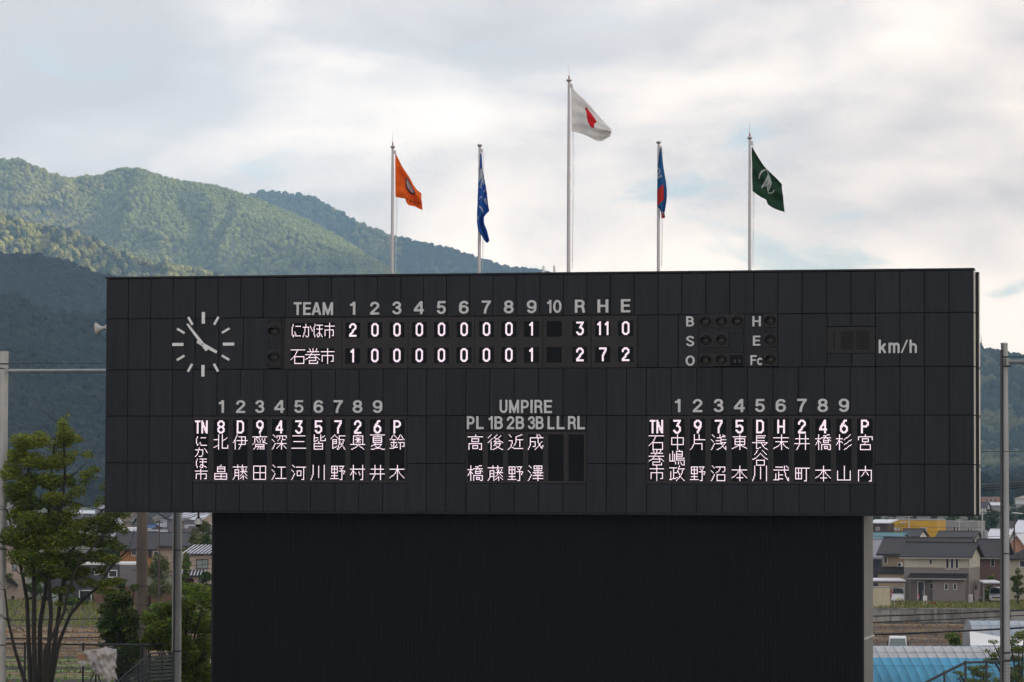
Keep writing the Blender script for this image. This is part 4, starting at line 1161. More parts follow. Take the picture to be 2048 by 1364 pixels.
# blue, limp
Lb = zz([(1040, 176), (1038, 230), (1030, 320), (1021, 400), (1016, 480), (1014, 560), (1012, 640), (1008, 720), (1006, 800), (1012, 860), (1018, 896), (1046, 940), (1070, 985), (1098, 1020)], *Z1)
Rb = zz([(1050, 176), (1054, 240), (1060, 330), (1075, 410), (1088, 470), (1100, 540), (1106, 600), (1112, 660), (1124, 718), (1088, 755), (1070, 780), (1075, 840), (1100, 900), (1124, 1000)], *Z1)
prb = [(1, zz([(1038, 318), (1056, 315), (1060, 400), (1048, 402), (1034, 440), (1020, 440), (1024, 380)], *Z1)),
       (1, zz([(1058, 370), (1066, 400), (1078, 460), (1066, 470), (1054, 440), (1050, 480), (1040, 495), (1046, 440)], *Z1)),
       (1, zz([(1022, 480), (1028, 478), (1052, 500), (1050, 510)], *Z1)), (1, zz([(1028, 600), (1054, 575), (1056, 582), (1030, 612)], *Z1)),
       (1, zz([(1060, 535), (1088, 510), (1090, 518), (1062, 545)], *Z1)),
       (1, zz([(1070, 600), (1092, 590), (1104, 640), (1100, 660), (1086, 640), (1074, 628)], *Z1)),
       (1, zz([(1028, 668), (1046, 680), (1062, 705), (1068, 738), (1058, 728), (1046, 702), (1026, 682)], *Z1)),
       (1, zz([(1012, 770), (1020, 762), (1022, 800), (1014, 806)], *Z1))]
flag('limp blue flag with white figures hanging on the second pole from left', GF, Lb, Rb, fy[1], [cloth((0.035, 0.150, 0.52), 'blue_cloth'), cloth((0.62, 0.66, 0.72), 'white_print')],
     prb, lambda u, v: -0.10 + 0.10 * math.sin(u * 8 + v * 4) * (0.4 + v), 48, 140)
# white with red disc
Z3 = (3.25, 1060, 140)
tj = zz([(268, 112), (310, 150), (360, 200), (400, 245), (440, 290), (480, 330), (510, 362), (532, 388)], *Z3)
bj = zz([(271, 398), (310, 405), (350, 418), (390, 438), (430, 456), (465, 460), (490, 445), (520, 430)], *Z3)
disc = zz([(357, 245), (368, 242), (385, 268), (410, 300), (435, 338), (420, 350), (415, 366), (418, 380), (402, 378), (386, 362), (376, 340), (370, 310), (366, 275)], *Z3)
flag('white flag with a red disc streaming from the tallest middle pole', GF, tj, bj, fy[2], [cloth((0.86, 0.84, 0.82), 'white_cloth'), cloth((0.72, 0.03, 0.035), 'red_disc')],
     [(1, disc)], lambda u, v: 0.14 * math.sin(u * 6 + v * 3) * v + 0.08 * math.sin(v * 10) + .02 * math.sin(u * 21 + v * 9), 130, 180)
# blue and red, folded
Z4 = (4.4, 1290, 250)
L4 = zz([(133, 205), (122, 270), (112, 360), (108, 440), (107, 520), (107, 600), (107, 660), (107, 722), (130, 735), (140, 770), (146, 828)], *Z4)
R4 = zz([(143, 205), (150, 280), (160, 360), (172, 430), (184, 500), (192, 570), (191, 640), (184, 700), (176, 750), (170, 775), (176, 815)], *Z4)
pr4 = [(1, zz([(106, 575), (160, 525), (165, 655), (112, 712), (106, 712)], *Z4)), (2, zz([(106, 375), (124, 378), (136, 400), (134, 425), (120, 440), (106, 445)], *Z4)),
       (0, zz([(108, 392), (120, 392), (126, 410), (118, 425), (108, 428)], *Z4)), (2, zz([(106, 455), (140, 440), (146, 462), (106, 478)], *Z4)),
       (2, zz([(130, 762), (172, 772), (176, 800), (150, 808)], *Z4)), (1, zz([(150, 800), (178, 800), (176, 818), (145, 832)], *Z4)), (1, zz([(140, 770), (150, 772), (158, 800), (148, 800)], *Z4))]
for k in range(4): pr4.append((0, zz([(110 + k * 9, 460 - k * 3), (113 + k * 9, 459 - k * 3), (113 + k * 9, 470 - k * 3), (110 + k * 9, 472 - k * 3)], *Z4)))
flag('folded blue and red flag hanging on the second pole from right', GF, L4, R4, fy[3], [cloth((0.035, 0.17, 0.42), 'mid_blue_cloth'), cloth((0.68, 0.05, 0.045), 'red_cloth'), cloth((0.60, 0.64, 0.68), 'white_print2')],
     pr4, lambda u, v: -0.12 + 0.09 * math.sin(u * 7 + v * 3) * (0.4 + v), 48, 120)
# green
tg = zz([(938, 190), (975, 250), (1010, 308), (1045, 365), (1080, 405), (1120, 440), (1165, 475), (1206, 516)], *Z4)
bg_ = zz([(944, 580), (975, 608), (1020, 638), (1066, 660), (1078, 695), (1120, 725), (1170, 752), (1222, 772)], *Z4)
tg2 = tg
prg = [(1, zz([(998, 470), (1002, 435), (1022, 405), (1050, 388), (1072, 390), (1068, 402), (1045, 408), (1022, 428), (1010, 455), (1008, 478)], *Z4)),
       (1, zz([(1068, 395), (1078, 410), (1100, 460), (1114, 510), (1104, 548), (1086, 590), (1076, 580), (1070, 545), (1050, 540), (1026, 560), (1022, 545), (1048, 500), (1066, 470), (1078, 440)], *Z4)),
       (1, zz([(1086, 590), (1096, 596), (1120, 588), (1138, 565), (1142, 575), (1126, 598), (1100, 604), (1080, 598)], *Z4)),
       (0, zz([(1062, 520), (1080, 480), (1084, 482), (1068, 524)], *Z4)), (0, zz([(1084, 545), (1098, 500), (1101, 502), (1089, 550)], *Z4))]
flag('dark green flag with a white leaf-like emblem on the rightmost pole', GF, tg, bg_, fy[4], [cloth((0.030, 0.085, 0.045), 'green_cloth'), cloth((0.55, 0.60, 0.58), 'white_print3')],
     prg, lambda u, v: 0.20 * math.sin(v * 8 + u * 3) * v + 0.05 * math.sin(u * 12) - .05, 130, 160)
# ------------------------------------------------------------------ trees and leaves
def L_(name, c, tr=0.25, isl=0.35): return pm(name, c, 0.6, island=isl, translucent=tr, spec=0.2)
LEAF_Z = L_('zelkova_leaf', (0.155, 0.205, 0.028), .45)
LEAF_Z2 = L_('zelkova_leaf_tip', (0.270, 0.280, 0.040), .45)
LEAF_D = L_('dark_leaf', (0.052, 0.082, 0.016))
LEAF_B = L_('bright_leaf', (0.220, 0.290, 0.032), .4)
LEAF_Y = L_('olive_yellow_leaf', (0.120, 0.120, 0.030))
LEAF_G = L_('mid_leaf', (0.070, 0.110, 0.025))
LEAF_R = L_('burgundy_leaf', (0.075, 0.014, 0.014))
LEAF_P = L_('distant_leaf', (0.035, 0.055, 0.025))
BARK = pm('bark', (0.030, 0.024, 0.018), 0.9, noise=(4, 0.4), bump=0.5)

def leaves(rr, clumps, n, size, flat=0.55):
    """n leaf quads spread through the clump ellipsoids (centre, rx, ry, rz)"""
    vol = [c[1] * c[2] * c[3] for c in clumps]; tot = sum(vol)
    V = []; Fc = []
    for c, v in zip(clumps, vol):
        k = max(3, int(n * v / tot))
        for _ in range(k):
            while True:
                x, y, z = rr.uniform(-1, 1), rr.uniform(-1, 1), rr.uniform(-1, 1)
                q = x * x + y * y + z * z
                if 0.15 < q < 1: break
            p = Vector((c[0][0] + x * c[1], c[0][1] + y * c[2], c[0][2] + z * c[3]))
            a = Vector((rr.uniform(-1, 1), rr.uniform(-1, 1), rr.uniform(-.4, .4))).normalized()
            nrm = Vector((rr.gauss(0, flat), rr.gauss(0, flat), 1)).normalized()
            b = nrm.cross(a)
            if b.length < .1: continue
            b.normalize(); a = b.cross(nrm)
            s = size * rr.uniform(.6, 1.3)
            i = len(V)
            V += [tuple(p - a * s), tuple(p + b * s * .42), tuple(p + a * s), tuple(p - b * s * .42)]
            Fc.append((i, i + 1, i + 2, i + 3))
    return V, Fc
def crown_obj(name, rr, clumps, n, size, mats, weights, parent, flat=0.55):
    V, Fc = leaves(rr, clumps, n, size, flat)
    mi = []
    for f in Fc:
        q = rr.random(); k = 0
        while k < len(weights) - 1 and q > weights[k]: k += 1
        mi.append(k)
    return ob(name, meshdata(name, V, Fc, mats, False, mi), parent)
def simple_tree(name, label, cat, px, pbase, ptop, Y, wpx, mats, weights, n, leaf, group=None, trunk_frac=0.3, seed=0, zb=None, nclump=16, squash=1.0, flat=0.7):
    rr = random.Random(seed * 13 + int(px))
    base = at(px, pbase, Y)
    z0 = gz(Y) if zb is None else zb
    top = at(px, ptop, Y).z; W = 1.3 * wpx / FPX * Y; h = top - z0
    t = thing(name, label, cat, (base.x, Y, z0), rr.uniform(0, 6), group)
    mb = MB(); r0 = max(.06, h * .022)
    tips = []
    mb.tube([(0, 0, -.1), (rr.uniform(-.1, .1) * W * .3, 0, h * .4), (0, 0, h * .8)], [r0, r0 * .7, r0 * .25], 7)
    clumps = []
    for k in range(nclump):
        a = rr.uniform(0, 6.28); zz_ = trunk_frac + (1 - trunk_frac) * rr.random()
        prof = math.sin(math.pi * min(1, max(0.05, (zz_ - trunk_frac) / (1 - trunk_frac) * .85 + .15))) ** .7
        rad = W * .5 * prof * rr.uniform(.2, .72)
        c = (rad * math.cos(a), rad * math.sin(a), h * (zz_ * .86 + .04))
        s = W * rr.uniform(.15, .27)
        clumps.append((c, s, s, min(s * .7 * squash, h * .12)))
        if k % 2 == 0: mb.tube([(0, 0, h * max(.15, zz_ - .25)), (c[0] * .6, c[1] * .6, c[2] - h * .05), c], [r0 * .4, r0 * .25, r0 * .1], 5)
    clumps.append(((0, 0, h * .9), W * .17, W * .17, h * .1))
    mb.build('trunk', BARK, t)
    crown_obj('crown', rr, clumps, n, leaf, mats, weights, t, flat)
    return t

# --- the big many-stemmed tree at the left
YT = 126.0
def P3(px, py, dy=0.0): return at(px, py, YT + dy)
base = P3(78, 1364); base.z = gz(YT)
bx0 = Vector((base.x, YT, base.z))
zelk = thing('zelkova_tree', 'large many-stemmed green tree beside the left net post', 'tree', bx0)
rr = random.Random(4)
stems = [  # photo points of the stems (px,py,depth offset), radius px
 ([(66, 1430, 0), (50, 1364, -.2), (30, 1300, -.5), (16, 1240, -.7), (10, 1180, -.8)], 6.5),
 ([(70, 1430, 0), (61, 1364, .2), (57, 1280, .4), (54, 1200, .5), (45, 1150, .6), (34, 1105, .5), (24, 1060, .4), (14, 1020, .3)], 7),
 ([(74, 1430, 0), (70, 1364, .0), (68, 1280, -.1), (68, 1180, -.2), (66, 1100, -.3), (62, 1020, -.3), (60, 950, -.2), (50, 900, -.2)], 8),
 ([(80, 1430, 0), (80, 1364, .5), (80, 1250, .8), (88, 1200, 1.1), (96, 1150, 1.2), (92, 1080, 1.3), (100, 1000, 1.2), (104, 930, 1.0), (110, 880, .8)], 7.5),
 ([(84, 1430, 0), (92, 1364, -.3), (102, 1230, -.5), (98, 1160, -.8), (106, 1100, -1), (120, 1030, -1), (130, 960, -1), (128, 890, -.8), (127, 850, -.8)], 6.5),
 ([(86, 1430, 0), (96, 1364, .3), (112, 1270, .6), (122, 1190, .8), (132, 1130, 1.0), (150, 1090, 1.2), (180, 1050, 1.3), (205, 1020, 1.2), (225, 1010, 1.1)], 6.5),
 ([(88, 1430, 0), (103, 1364, 0), (118, 1285, -.3), (140, 1230, -.6), (165, 1200, -.8), (195, 1175, -1), (225, 1130, -1.1), (256, 1100, -1.1)], 6),
 ([(84, 1430, 0), (90, 1300, -.9), (128, 1225, -1.3), (136, 1180, -1.5), (160, 1120, -1.6), (200, 1080, -1.5), (235, 1040, -1.3)], 5)]
tm = MB(); anchors = []
for pts, r in stems:
    P = [(P3(*q) - bx0) for q in pts]
    P[0].z = max(0.0, P[0].z) * 0 - 0.1
    P = [P[0]] + P[1:]
    rad = [r * .6 / FPX * YT * (1.25 - 1.0 * (i / (len(P) - 1)) ** .8) + .012 for i in range(len(P))]
    tm.tube(P, rad, 8)
    for i in range(3, len(P)):
        for _ in range(3):
            d = Vector((rr.uniform(-1, 1), rr.uniform(-1, 1), rr.uniform(.1, .8))).normalized() * rr.uniform(.5, 1.2)
            e = P[i] + d
            tm.tube([P[i], P[i] + d * .5 + Vector((0, 0, -.05)), e], [rad[i] * .45, rad[i] * .3, .008], 5)
tm.build('trunk', BARK, zelk)
# leaf clouds where the photograph has them (px, py, half-width px, half-height px)
cl = [(30, 905, 26, 16), (55, 885, 28, 14), (88, 880, 24, 12), (128, 846, 14, 12), (142, 868, 24, 13), (120, 890, 22, 12), (155, 876, 14, 9), (134, 832, 5, 9),
      (28, 940, 26, 16), (66, 925, 30, 16), (98, 925, 28, 16), (130, 920, 24, 13), (150, 905, 10, 6), (170, 910, 15, 6), (190, 938, 15, 7), (175, 950, 16, 10), (165, 962, 14, 7), (100, 965, 30, 15),
      (62, 965, 30, 16), (26, 980, 24, 16), (140, 960, 22, 12), (150, 985, 20, 10), (60, 1000, 36, 16), (110, 1000, 30, 16), (150, 1010, 14, 7),
      (30, 1030, 28, 18), (75, 1035, 36, 18), (115, 1030, 28, 14), (140, 1025, 18, 8), (120, 1055, 34, 16), (160, 1050, 26, 12), (196, 1042, 22, 11), (225, 1030, 24, 8), (245, 1028, 16, 7), (232, 1050, 22, 8),
      (205, 1062, 26, 10), (250, 1060, 14, 7), (35, 1075, 32, 20), (80, 1080, 40, 22), (125, 1085, 34, 18), (165, 1080, 30, 13), (205, 1085, 30, 12), (235, 1090, 18, 9),
      (60, 1115, 36, 18), (105, 1120, 36, 18), (150, 1115, 30, 14), (190, 1110, 30, 12), (215, 1120, 22, 10), (60, 1145, 18, 12), (90, 1150, 26, 14), (130, 1150, 28, 12), (170, 1145, 26, 10), (200, 1142, 18, 8),
      (205, 1165, 24, 8), (235, 1160, 20, 6), (175, 1165, 22, 9), (140, 1178, 22, 8), (205, 1180, 20, 6), (228, 1183, 12, 5), (115, 1180, 14, 7), (22, 1150, 10, 4), (20, 1110, 12, 8), (188, 1200, 5, 4), (162, 1205, 12, 4), (120, 1210, 10, 5),
      (208, 975, 10, 8), (205, 1000, 12, 8), (196, 1010, 9, 6), (15, 1155, 6, 3), (28, 1125, 12, 4)]
clumps = []; clump_hi = []
for (px, py, a, b) in cl:
    for _ in range(3):
        q = P3(px + rr.uniform(-.5, .5) * a, py + rr.uniform(-.5, .5) * b, rr.uniform(-1.7, 1.7)) - bx0
        s = a / FPX * YT
        cc = (tuple(q), s * .85, s * .9, b / FPX * YT * rr.uniform(.75, 1.25))
        (clump_hi if py < 960 or rr.random() < .22 else clumps).append(cc)
crown_obj('crown', rr, clumps, 34000, 0.074, [LEAF_Z, LEAF_G, LEAF_Z2], [.62, .88, 1], zelk, 0.55)
crown_obj('crown_top', rr, clump_hi, 19000, 0.070, [LEAF_Z, LEAF_Z2, LEAF_G], [.45, .92, 1], zelk, 0.55)

def bush(name, label, blobs, Y, n, leaf, mats, weights, seed, base_px, depth=1.2, group=None, trunkr=.06, cat='tree', flat=0.8):
    rr = random.Random(seed)
    b = at(base_px[0], base_px[1], Y); z0 = gz(Y)
    o0 = Vector((b.x, Y, z0)); t = thing(name, label, cat, o0, 0, group)
    clumps = []; mb = MB()
    for (px, py, a, h) in blobs:
        for _ in range(3):
            q = at(px + rr.uniform(-.45, .45) * a, py + rr.uniform(-.45, .45) * h, Y + rr.uniform(-1, 1) * depth) - o0
            clumps.append((tuple(q), a / FPX * Y * .95, a / FPX * Y * .95, h / FPX * Y * .95))
        mid = Vector(clumps[-1][0])
        mb.tube([(0, 0, -.1), (mid.x * .4, mid.y * .4, mid.z * .5), mid], [trunkr, trunkr * .7, trunkr * .25], 6)
    mb.build('trunk', BARK, t)
    crown_obj('crown', rr, clumps, n, leaf, mats, weights, t, flat)
    return t
bush('shade_tree', 'dark green tree between the many-stemmed tree and the concrete pole', [(235, 1190, 22, 14), (225, 1215, 24, 16), (250, 1200, 18, 18), (215, 1245, 26, 16), (245, 1240, 26, 20), (225, 1270, 24, 16), (250, 1280, 24, 20), (235, 1310, 26, 18), (262, 1250, 16, 24), (250, 1345, 24, 20), (262, 1310, 16, 22), (268, 1175, 10, 8), (206, 1262, 10, 6), (212, 1222, 10, 6), (240, 1172, 12, 6), (205, 1290, 8, 6), (228, 1345, 16, 12)],
     134, 11000, .090, [LEAF_G, LEAF_D, LEAF_Z2], [.45, .90, 1], 3, (250, 1364))
bush('broadleaf_tree', 'bright green leafy tree right of the steel net post under the scoreboard', [(395, 1180, 28, 16), (410, 1200, 20, 20), (375, 1210, 24, 16), (340, 1215, 22, 14), (320, 1220, 20, 14), (305, 1235, 18, 16), (335, 1250, 30, 20), (375, 1250, 30, 22), (410, 1245, 22, 26), (320, 1285, 30, 22), (365, 1295, 32, 24), (405, 1300, 24, 26),
      (330, 1330, 32, 24), (375, 1345, 34, 24), (410, 1350, 22, 24), (310, 1350, 26, 22), (300, 1265, 14, 16)], 133, 34000, .078, [LEAF_B, LEAF_Z, LEAF_G], [.5, .75, 1], 5, (360, 1364), 1.6)
bush('ornamental_tree', 'leafy green tree in the bottom right corner behind the net post', [(2040, 1272, 18, 9), (2025, 1285, 16, 6), (1990, 1283, 12, 4), (2035, 1300, 18, 8), (1985, 1310, 14, 5), (2000, 1300, 12, 5), (1975, 1302, 8, 3), (1985, 1322, 18, 5), (2030, 1320, 16, 8), (2045, 1335, 14, 9), (2030, 1350, 18, 12), (2046, 1362, 12, 10), (2015, 1362, 12, 8), (1998, 1320, 10, 6)],
     131, 5200, .055, [LEAF_B, LEAF_G, LEAF_Y], [.4, .8, 1], 8, (2040, 1400), .8, flat=.5)
bush('shrub', 'spreading shrub behind the black handrail posts at bottom right', [(1912, 1345, 10, 3), (1925, 1350, 10, 4), (1948, 1337, 14, 5), (1965, 1335, 12, 5), (1955, 1350, 16, 7), (1975, 1352, 14, 6), (1965, 1366, 18, 7), (1990, 1362, 10, 6), (1917, 1357, 6, 3), (1940, 1362, 14, 6)],
     129, 3000, .05, [LEAF_B, LEAF_G, LEAF_Y], [.4, .75, 1], 9, (1960, 1420), .6, cat='shrub', flat=.5)

# ------------------------------------------------------------------ fields behind
M_soil = pm('field_soil', (0.036, 0.022, 0.014), 0.95, noise=(0.6, 0.4), bump=0.8, bscale=3.0)
M_straw = pm('straw_bed', (0.29, 0.18, 0.085), 0.95, noise=(1.4, 0.75), col2=(0.085, 0.050, 0.028), stretch=(0.25, 1, 1), bump=1.0, bscale=6)
M_till = pm('tilled_bed', (0.150, 0.088, 0.048), 0.95, noise=(1.2, 0.75), col2=(0.055, 0.032, 0.020), stretch=(0.22, 1, 1), bump=1.0, bscale=6)
M_straw2 = pm('pale_straw_edge', (0.27, 0.205, 0.12), 0.95, noise=(1.2, 0.5), bump=.8, bscale=5)
M_green = pm('young_crop', (0.19, 0.26, 0.055), 0.9, noise=(2.0, 0.55), col2=(0.10, 0.075, 0.035), bump=1.0, bscale=6)
field = bpy.data.objects.new('field', None); COL.objects.link(field)
tag(field, 'striped farmland of straw and young crop behind the scoreboard', None, None, 'structure')
ob('soil', meshdata('soil', [(-110, 180, .006), (110, 180, .006), (110, 352.5, .006), (11, 352.5, .006), (11, 333.5, .006), (-110, 333.5, .006)], [(0, 1, 2, 3, 4, 5)], M_soil), field)
def bed(y0, y1, x0, x1, hgt, mat, seed, nm='bed'):
    nx = int((x1 - x0) / .9); prof = [0, .55, .95, 1, .9, .5, 0]
    vs = []; fs = []
    for i in range(nx + 1):
        x = x0 + (x1 - x0) * i / nx
        for j, p in enumerate(prof):
            y = y0 + (y1 - y0) * j / (len(prof) - 1) + .5 * mn.noise(Vector((x * .13, y0, seed)))
            z = .004 + p * hgt * (.8 + .8 * mn.noise(Vector((x * .55, y0 + j * 2.7, seed)))) + (p > 0) * .10 * mn.noise(Vector((x * 1.7, j * 3.1 + y0, seed)))
            vs.append((x, y, max(.003, z)))
    n = len(prof)
    fs = [(i * n + j, (i + 1) * n + j, (i + 1) * n + j + 1, i * n + j + 1) for i in range(nx) for j in range(n - 1)]
    return ob(nm, meshdata(nm, vs, fs, mat), field)
y = 226.0; k = 0
while y < 346:
    w = 3.4 if y < 275 else 4.2
    if y < 330: bed(y, y + w, -95, 0, .10, M_green if y < 270 else M_straw, k)
    bed(y + 1.5, y + w + 1.5, 2, 95, .10, M_till, k + 50)
    if k % 2 == 0: bed(y + w + .9, y + w + 1.5, -95, 95, .16, M_straw2, k + 90, 'straw_row')
    y += 8.0; k += 1
# stubble and weed tufts on the beds
rr = random.Random(22); V = []; Fc = []; mi = []
for _ in range(5000):
    side = -1 if rr.random() < .55 else 1
    x = rr.uniform(28, 62) * side * 1.0; yy = rr.uniform(228, 350)
    x = x * yy / 350 * 1.12
    n = mn.noise(Vector((x * .2, yy * .2, 3)))
    h = rr.uniform(.04, .16) * (1 + n)
    a = rr.uniform(0, 3.14); dx, dy = math.cos(a) * .16, math.sin(a) * .16
    zb = .15
    i = len(V); V += [(x - dx, yy - dy, zb - .15), (x + dx, yy + dy, zb - .15), (x + dx * .3 + rr.uniform(-.1, .1), yy, zb + h)]
    Fc.append((i, i + 1, i + 2)); mi.append(1 if (yy < 272 and x < 0 and rr.random() < .8) else (2 if rr.random() < .12 else 0))
o = ob('stubble', meshdata('stubble', V, Fc, [L_('dry_stalk', (0.24, 0.155, 0.075), .1), L_('crop_leaf', (0.10, 0.17, 0.03), .2), L_('brown_stalk', (0.10, 0.06, 0.035), .1)], False, mi)); tag(o, 'dry stubble and young crop tufts on the field beds', kind='stuff')
# grass verge in front of the houses
V = []; Fc = []; mi = []
for _ in range(16000):
    side = -1 if rr.random() < .4 else 1
    yy = rr.uniform(353.6, 378) if side > 0 else rr.uniform(334, 372); x = (rr.uniform(34, 66) if side > 0 else -rr.uniform(28, 60))
    h = rr.uniform(.10, .42) * (1 + .8 * mn.noise(Vector((x * .3, yy * .3, 9))))
    a = rr.uniform(0, 3.14); dx, dy = math.cos(a) * .14, math.sin(a) * .14
    zg = gz2(x, yy)
    i = len(V); V += [(x - dx, yy - dy, zg - .05), (x + dx, yy + dy, zg - .05), (x + rr.uniform(-.15, .15), yy, zg + h)]
    Fc.append((i, i + 1, i + 2)); mi.append(0 if rr.random() < .6 else 1)
o = ob('grass', meshdata('grass', V, Fc, [L_('verge_grass', (0.15, 0.18, 0.040), .2), L_('dry_verge', (0.25, 0.20, 0.08), .2)], False, mi)); tag(o, 'rough grass verge on the terrace in front of the houses', kind='stuff')
# concrete retaining wall along the terrace (right)
M_conc = pm('stained_concrete', (0.30, 0.285, 0.25), 0.9, noise=(0.9, 0.55), col2=(0.085, 0.080, 0.070), stretch=(1, 1, .35), bump=.4)
M_conc2 = pm('clean_concrete', (0.33, 0.315, 0.28), 0.85, noise=(0.9, 0.15))
wl = thing('retaining_wall', 'stained concrete retaining wall below the right-hand houses', 'wall', (at(1900, 1240, 352.2).x, 352.2, 0))
k = 0; x = 20.0
ox = wl.location.x
while x < 51.5:
    MB().box(x - ox + .02, x - ox + 2.38, 0, .5, -.1, 1.30 + R.uniform(-.02, .02)).build('panel', M_conc, wl); x += 2.4
MB().box(20 - ox, 51.5 - ox, -.06, .5, 1.32, 1.44).build('coping', M_conc, wl)
w2 = thing('retaining_wall', 'cleaner pale concrete wall at the right edge behind the white greenhouse', 'wall', (51.6, 352.0, 0))
for i in range(5): MB().box(i * 2.4 + .02, i * 2.4 + 2.38, 0, .5, -.1, 1.05).build('panel', M_conc2, w2)

# ------------------------------------------------------------------ houses
GLASS = pm('window_glass', (0.03, 0.035, 0.04), 0.08, spec=0.8)
GLASS2 = pm('curtained_glass', (0.20, 0.24, 0.23), 0.25)
FRAME = pm('window_frame_white', (0.62, 0.61, 0.58), 0.5)
GUT = pm('gutter_beige', (0.30, 0.28, 0.25), 0.5)
FRAMEB = pm('window_frame_brown', (0.05, 0.025, 0.02), 0.5)
ROOFK = pm('black_slate_roof', (0.025, 0.022, 0.0225), 0.6, spec=.3, noise=(3, .25), stretch=(.6, 4, 1), bump=.3, bscale=8)
ROOFG = pm('grey_slate_roof', (0.046, 0.039, 0.039), 0.65, spec=.3, noise=(3, .25), stretch=(.6, 4, 1), bump=.3, bscale=8)
def solid(name, c, rough=.7, n=.12): return pm(name, c, rough, noise=(1.2, n), bump=.1, bscale=6)
W_GREY = solid('taupe_siding', (0.205, 0.175, 0.160)); W_CREAM = solid('cream_siding', (0.46, 0.42, 0.33))
W_TAN = solid('tan_siding', (0.33, 0.245, 0.15)); W_PINK = solid('dusky_pink_siding', (0.20, 0.120, 0.105)); W_SALM = solid('salmon_wall', (0.45, 0.22, 0.14))
W_BEIGE = solid('beige_wall', (0.42, 0.33, 0.26)); W_BEIGE2 = solid('pale_beige_wall', (0.40, 0.35, 0.27)); W_YEL = solid('yellow_wall', (0.62, 0.345, 0.015)); W_DGREY = solid('charcoal_wall', (0.045, 0.045, 0.052))
W_WHITE = solid('white_wall', (0.66, 0.63, 0.58)); W_LG = solid('light_grey_wall', (0.30, 0.285, 0.28)); W_ORW = pm('orange_wood', (0.36, 0.155, 0.045), .7, noise=(2, .3), stretch=(6, 1, .5)); W_WOOD = pm('brown_wood', (0.16, 0.085, 0.045), .8, noise=(2, .35), stretch=(7, 7, .6))
TEAL = solid('teal_roof', (0.085, 0.20, 0.23)); PALE = pm('pale_metal_roof', (0.60, 0.60, 0.63), .35, noise=(1.5, .12)); BLUER = solid('blue_roof', (0.05, 0.10, 0.22)); GREYM = pm('grey_metal_roof', (0.26, 0.25, 0.27), .45, noise=(1.5, .15)); BRNR = solid('brown_roof', (0.07, 0.045, 0.04))

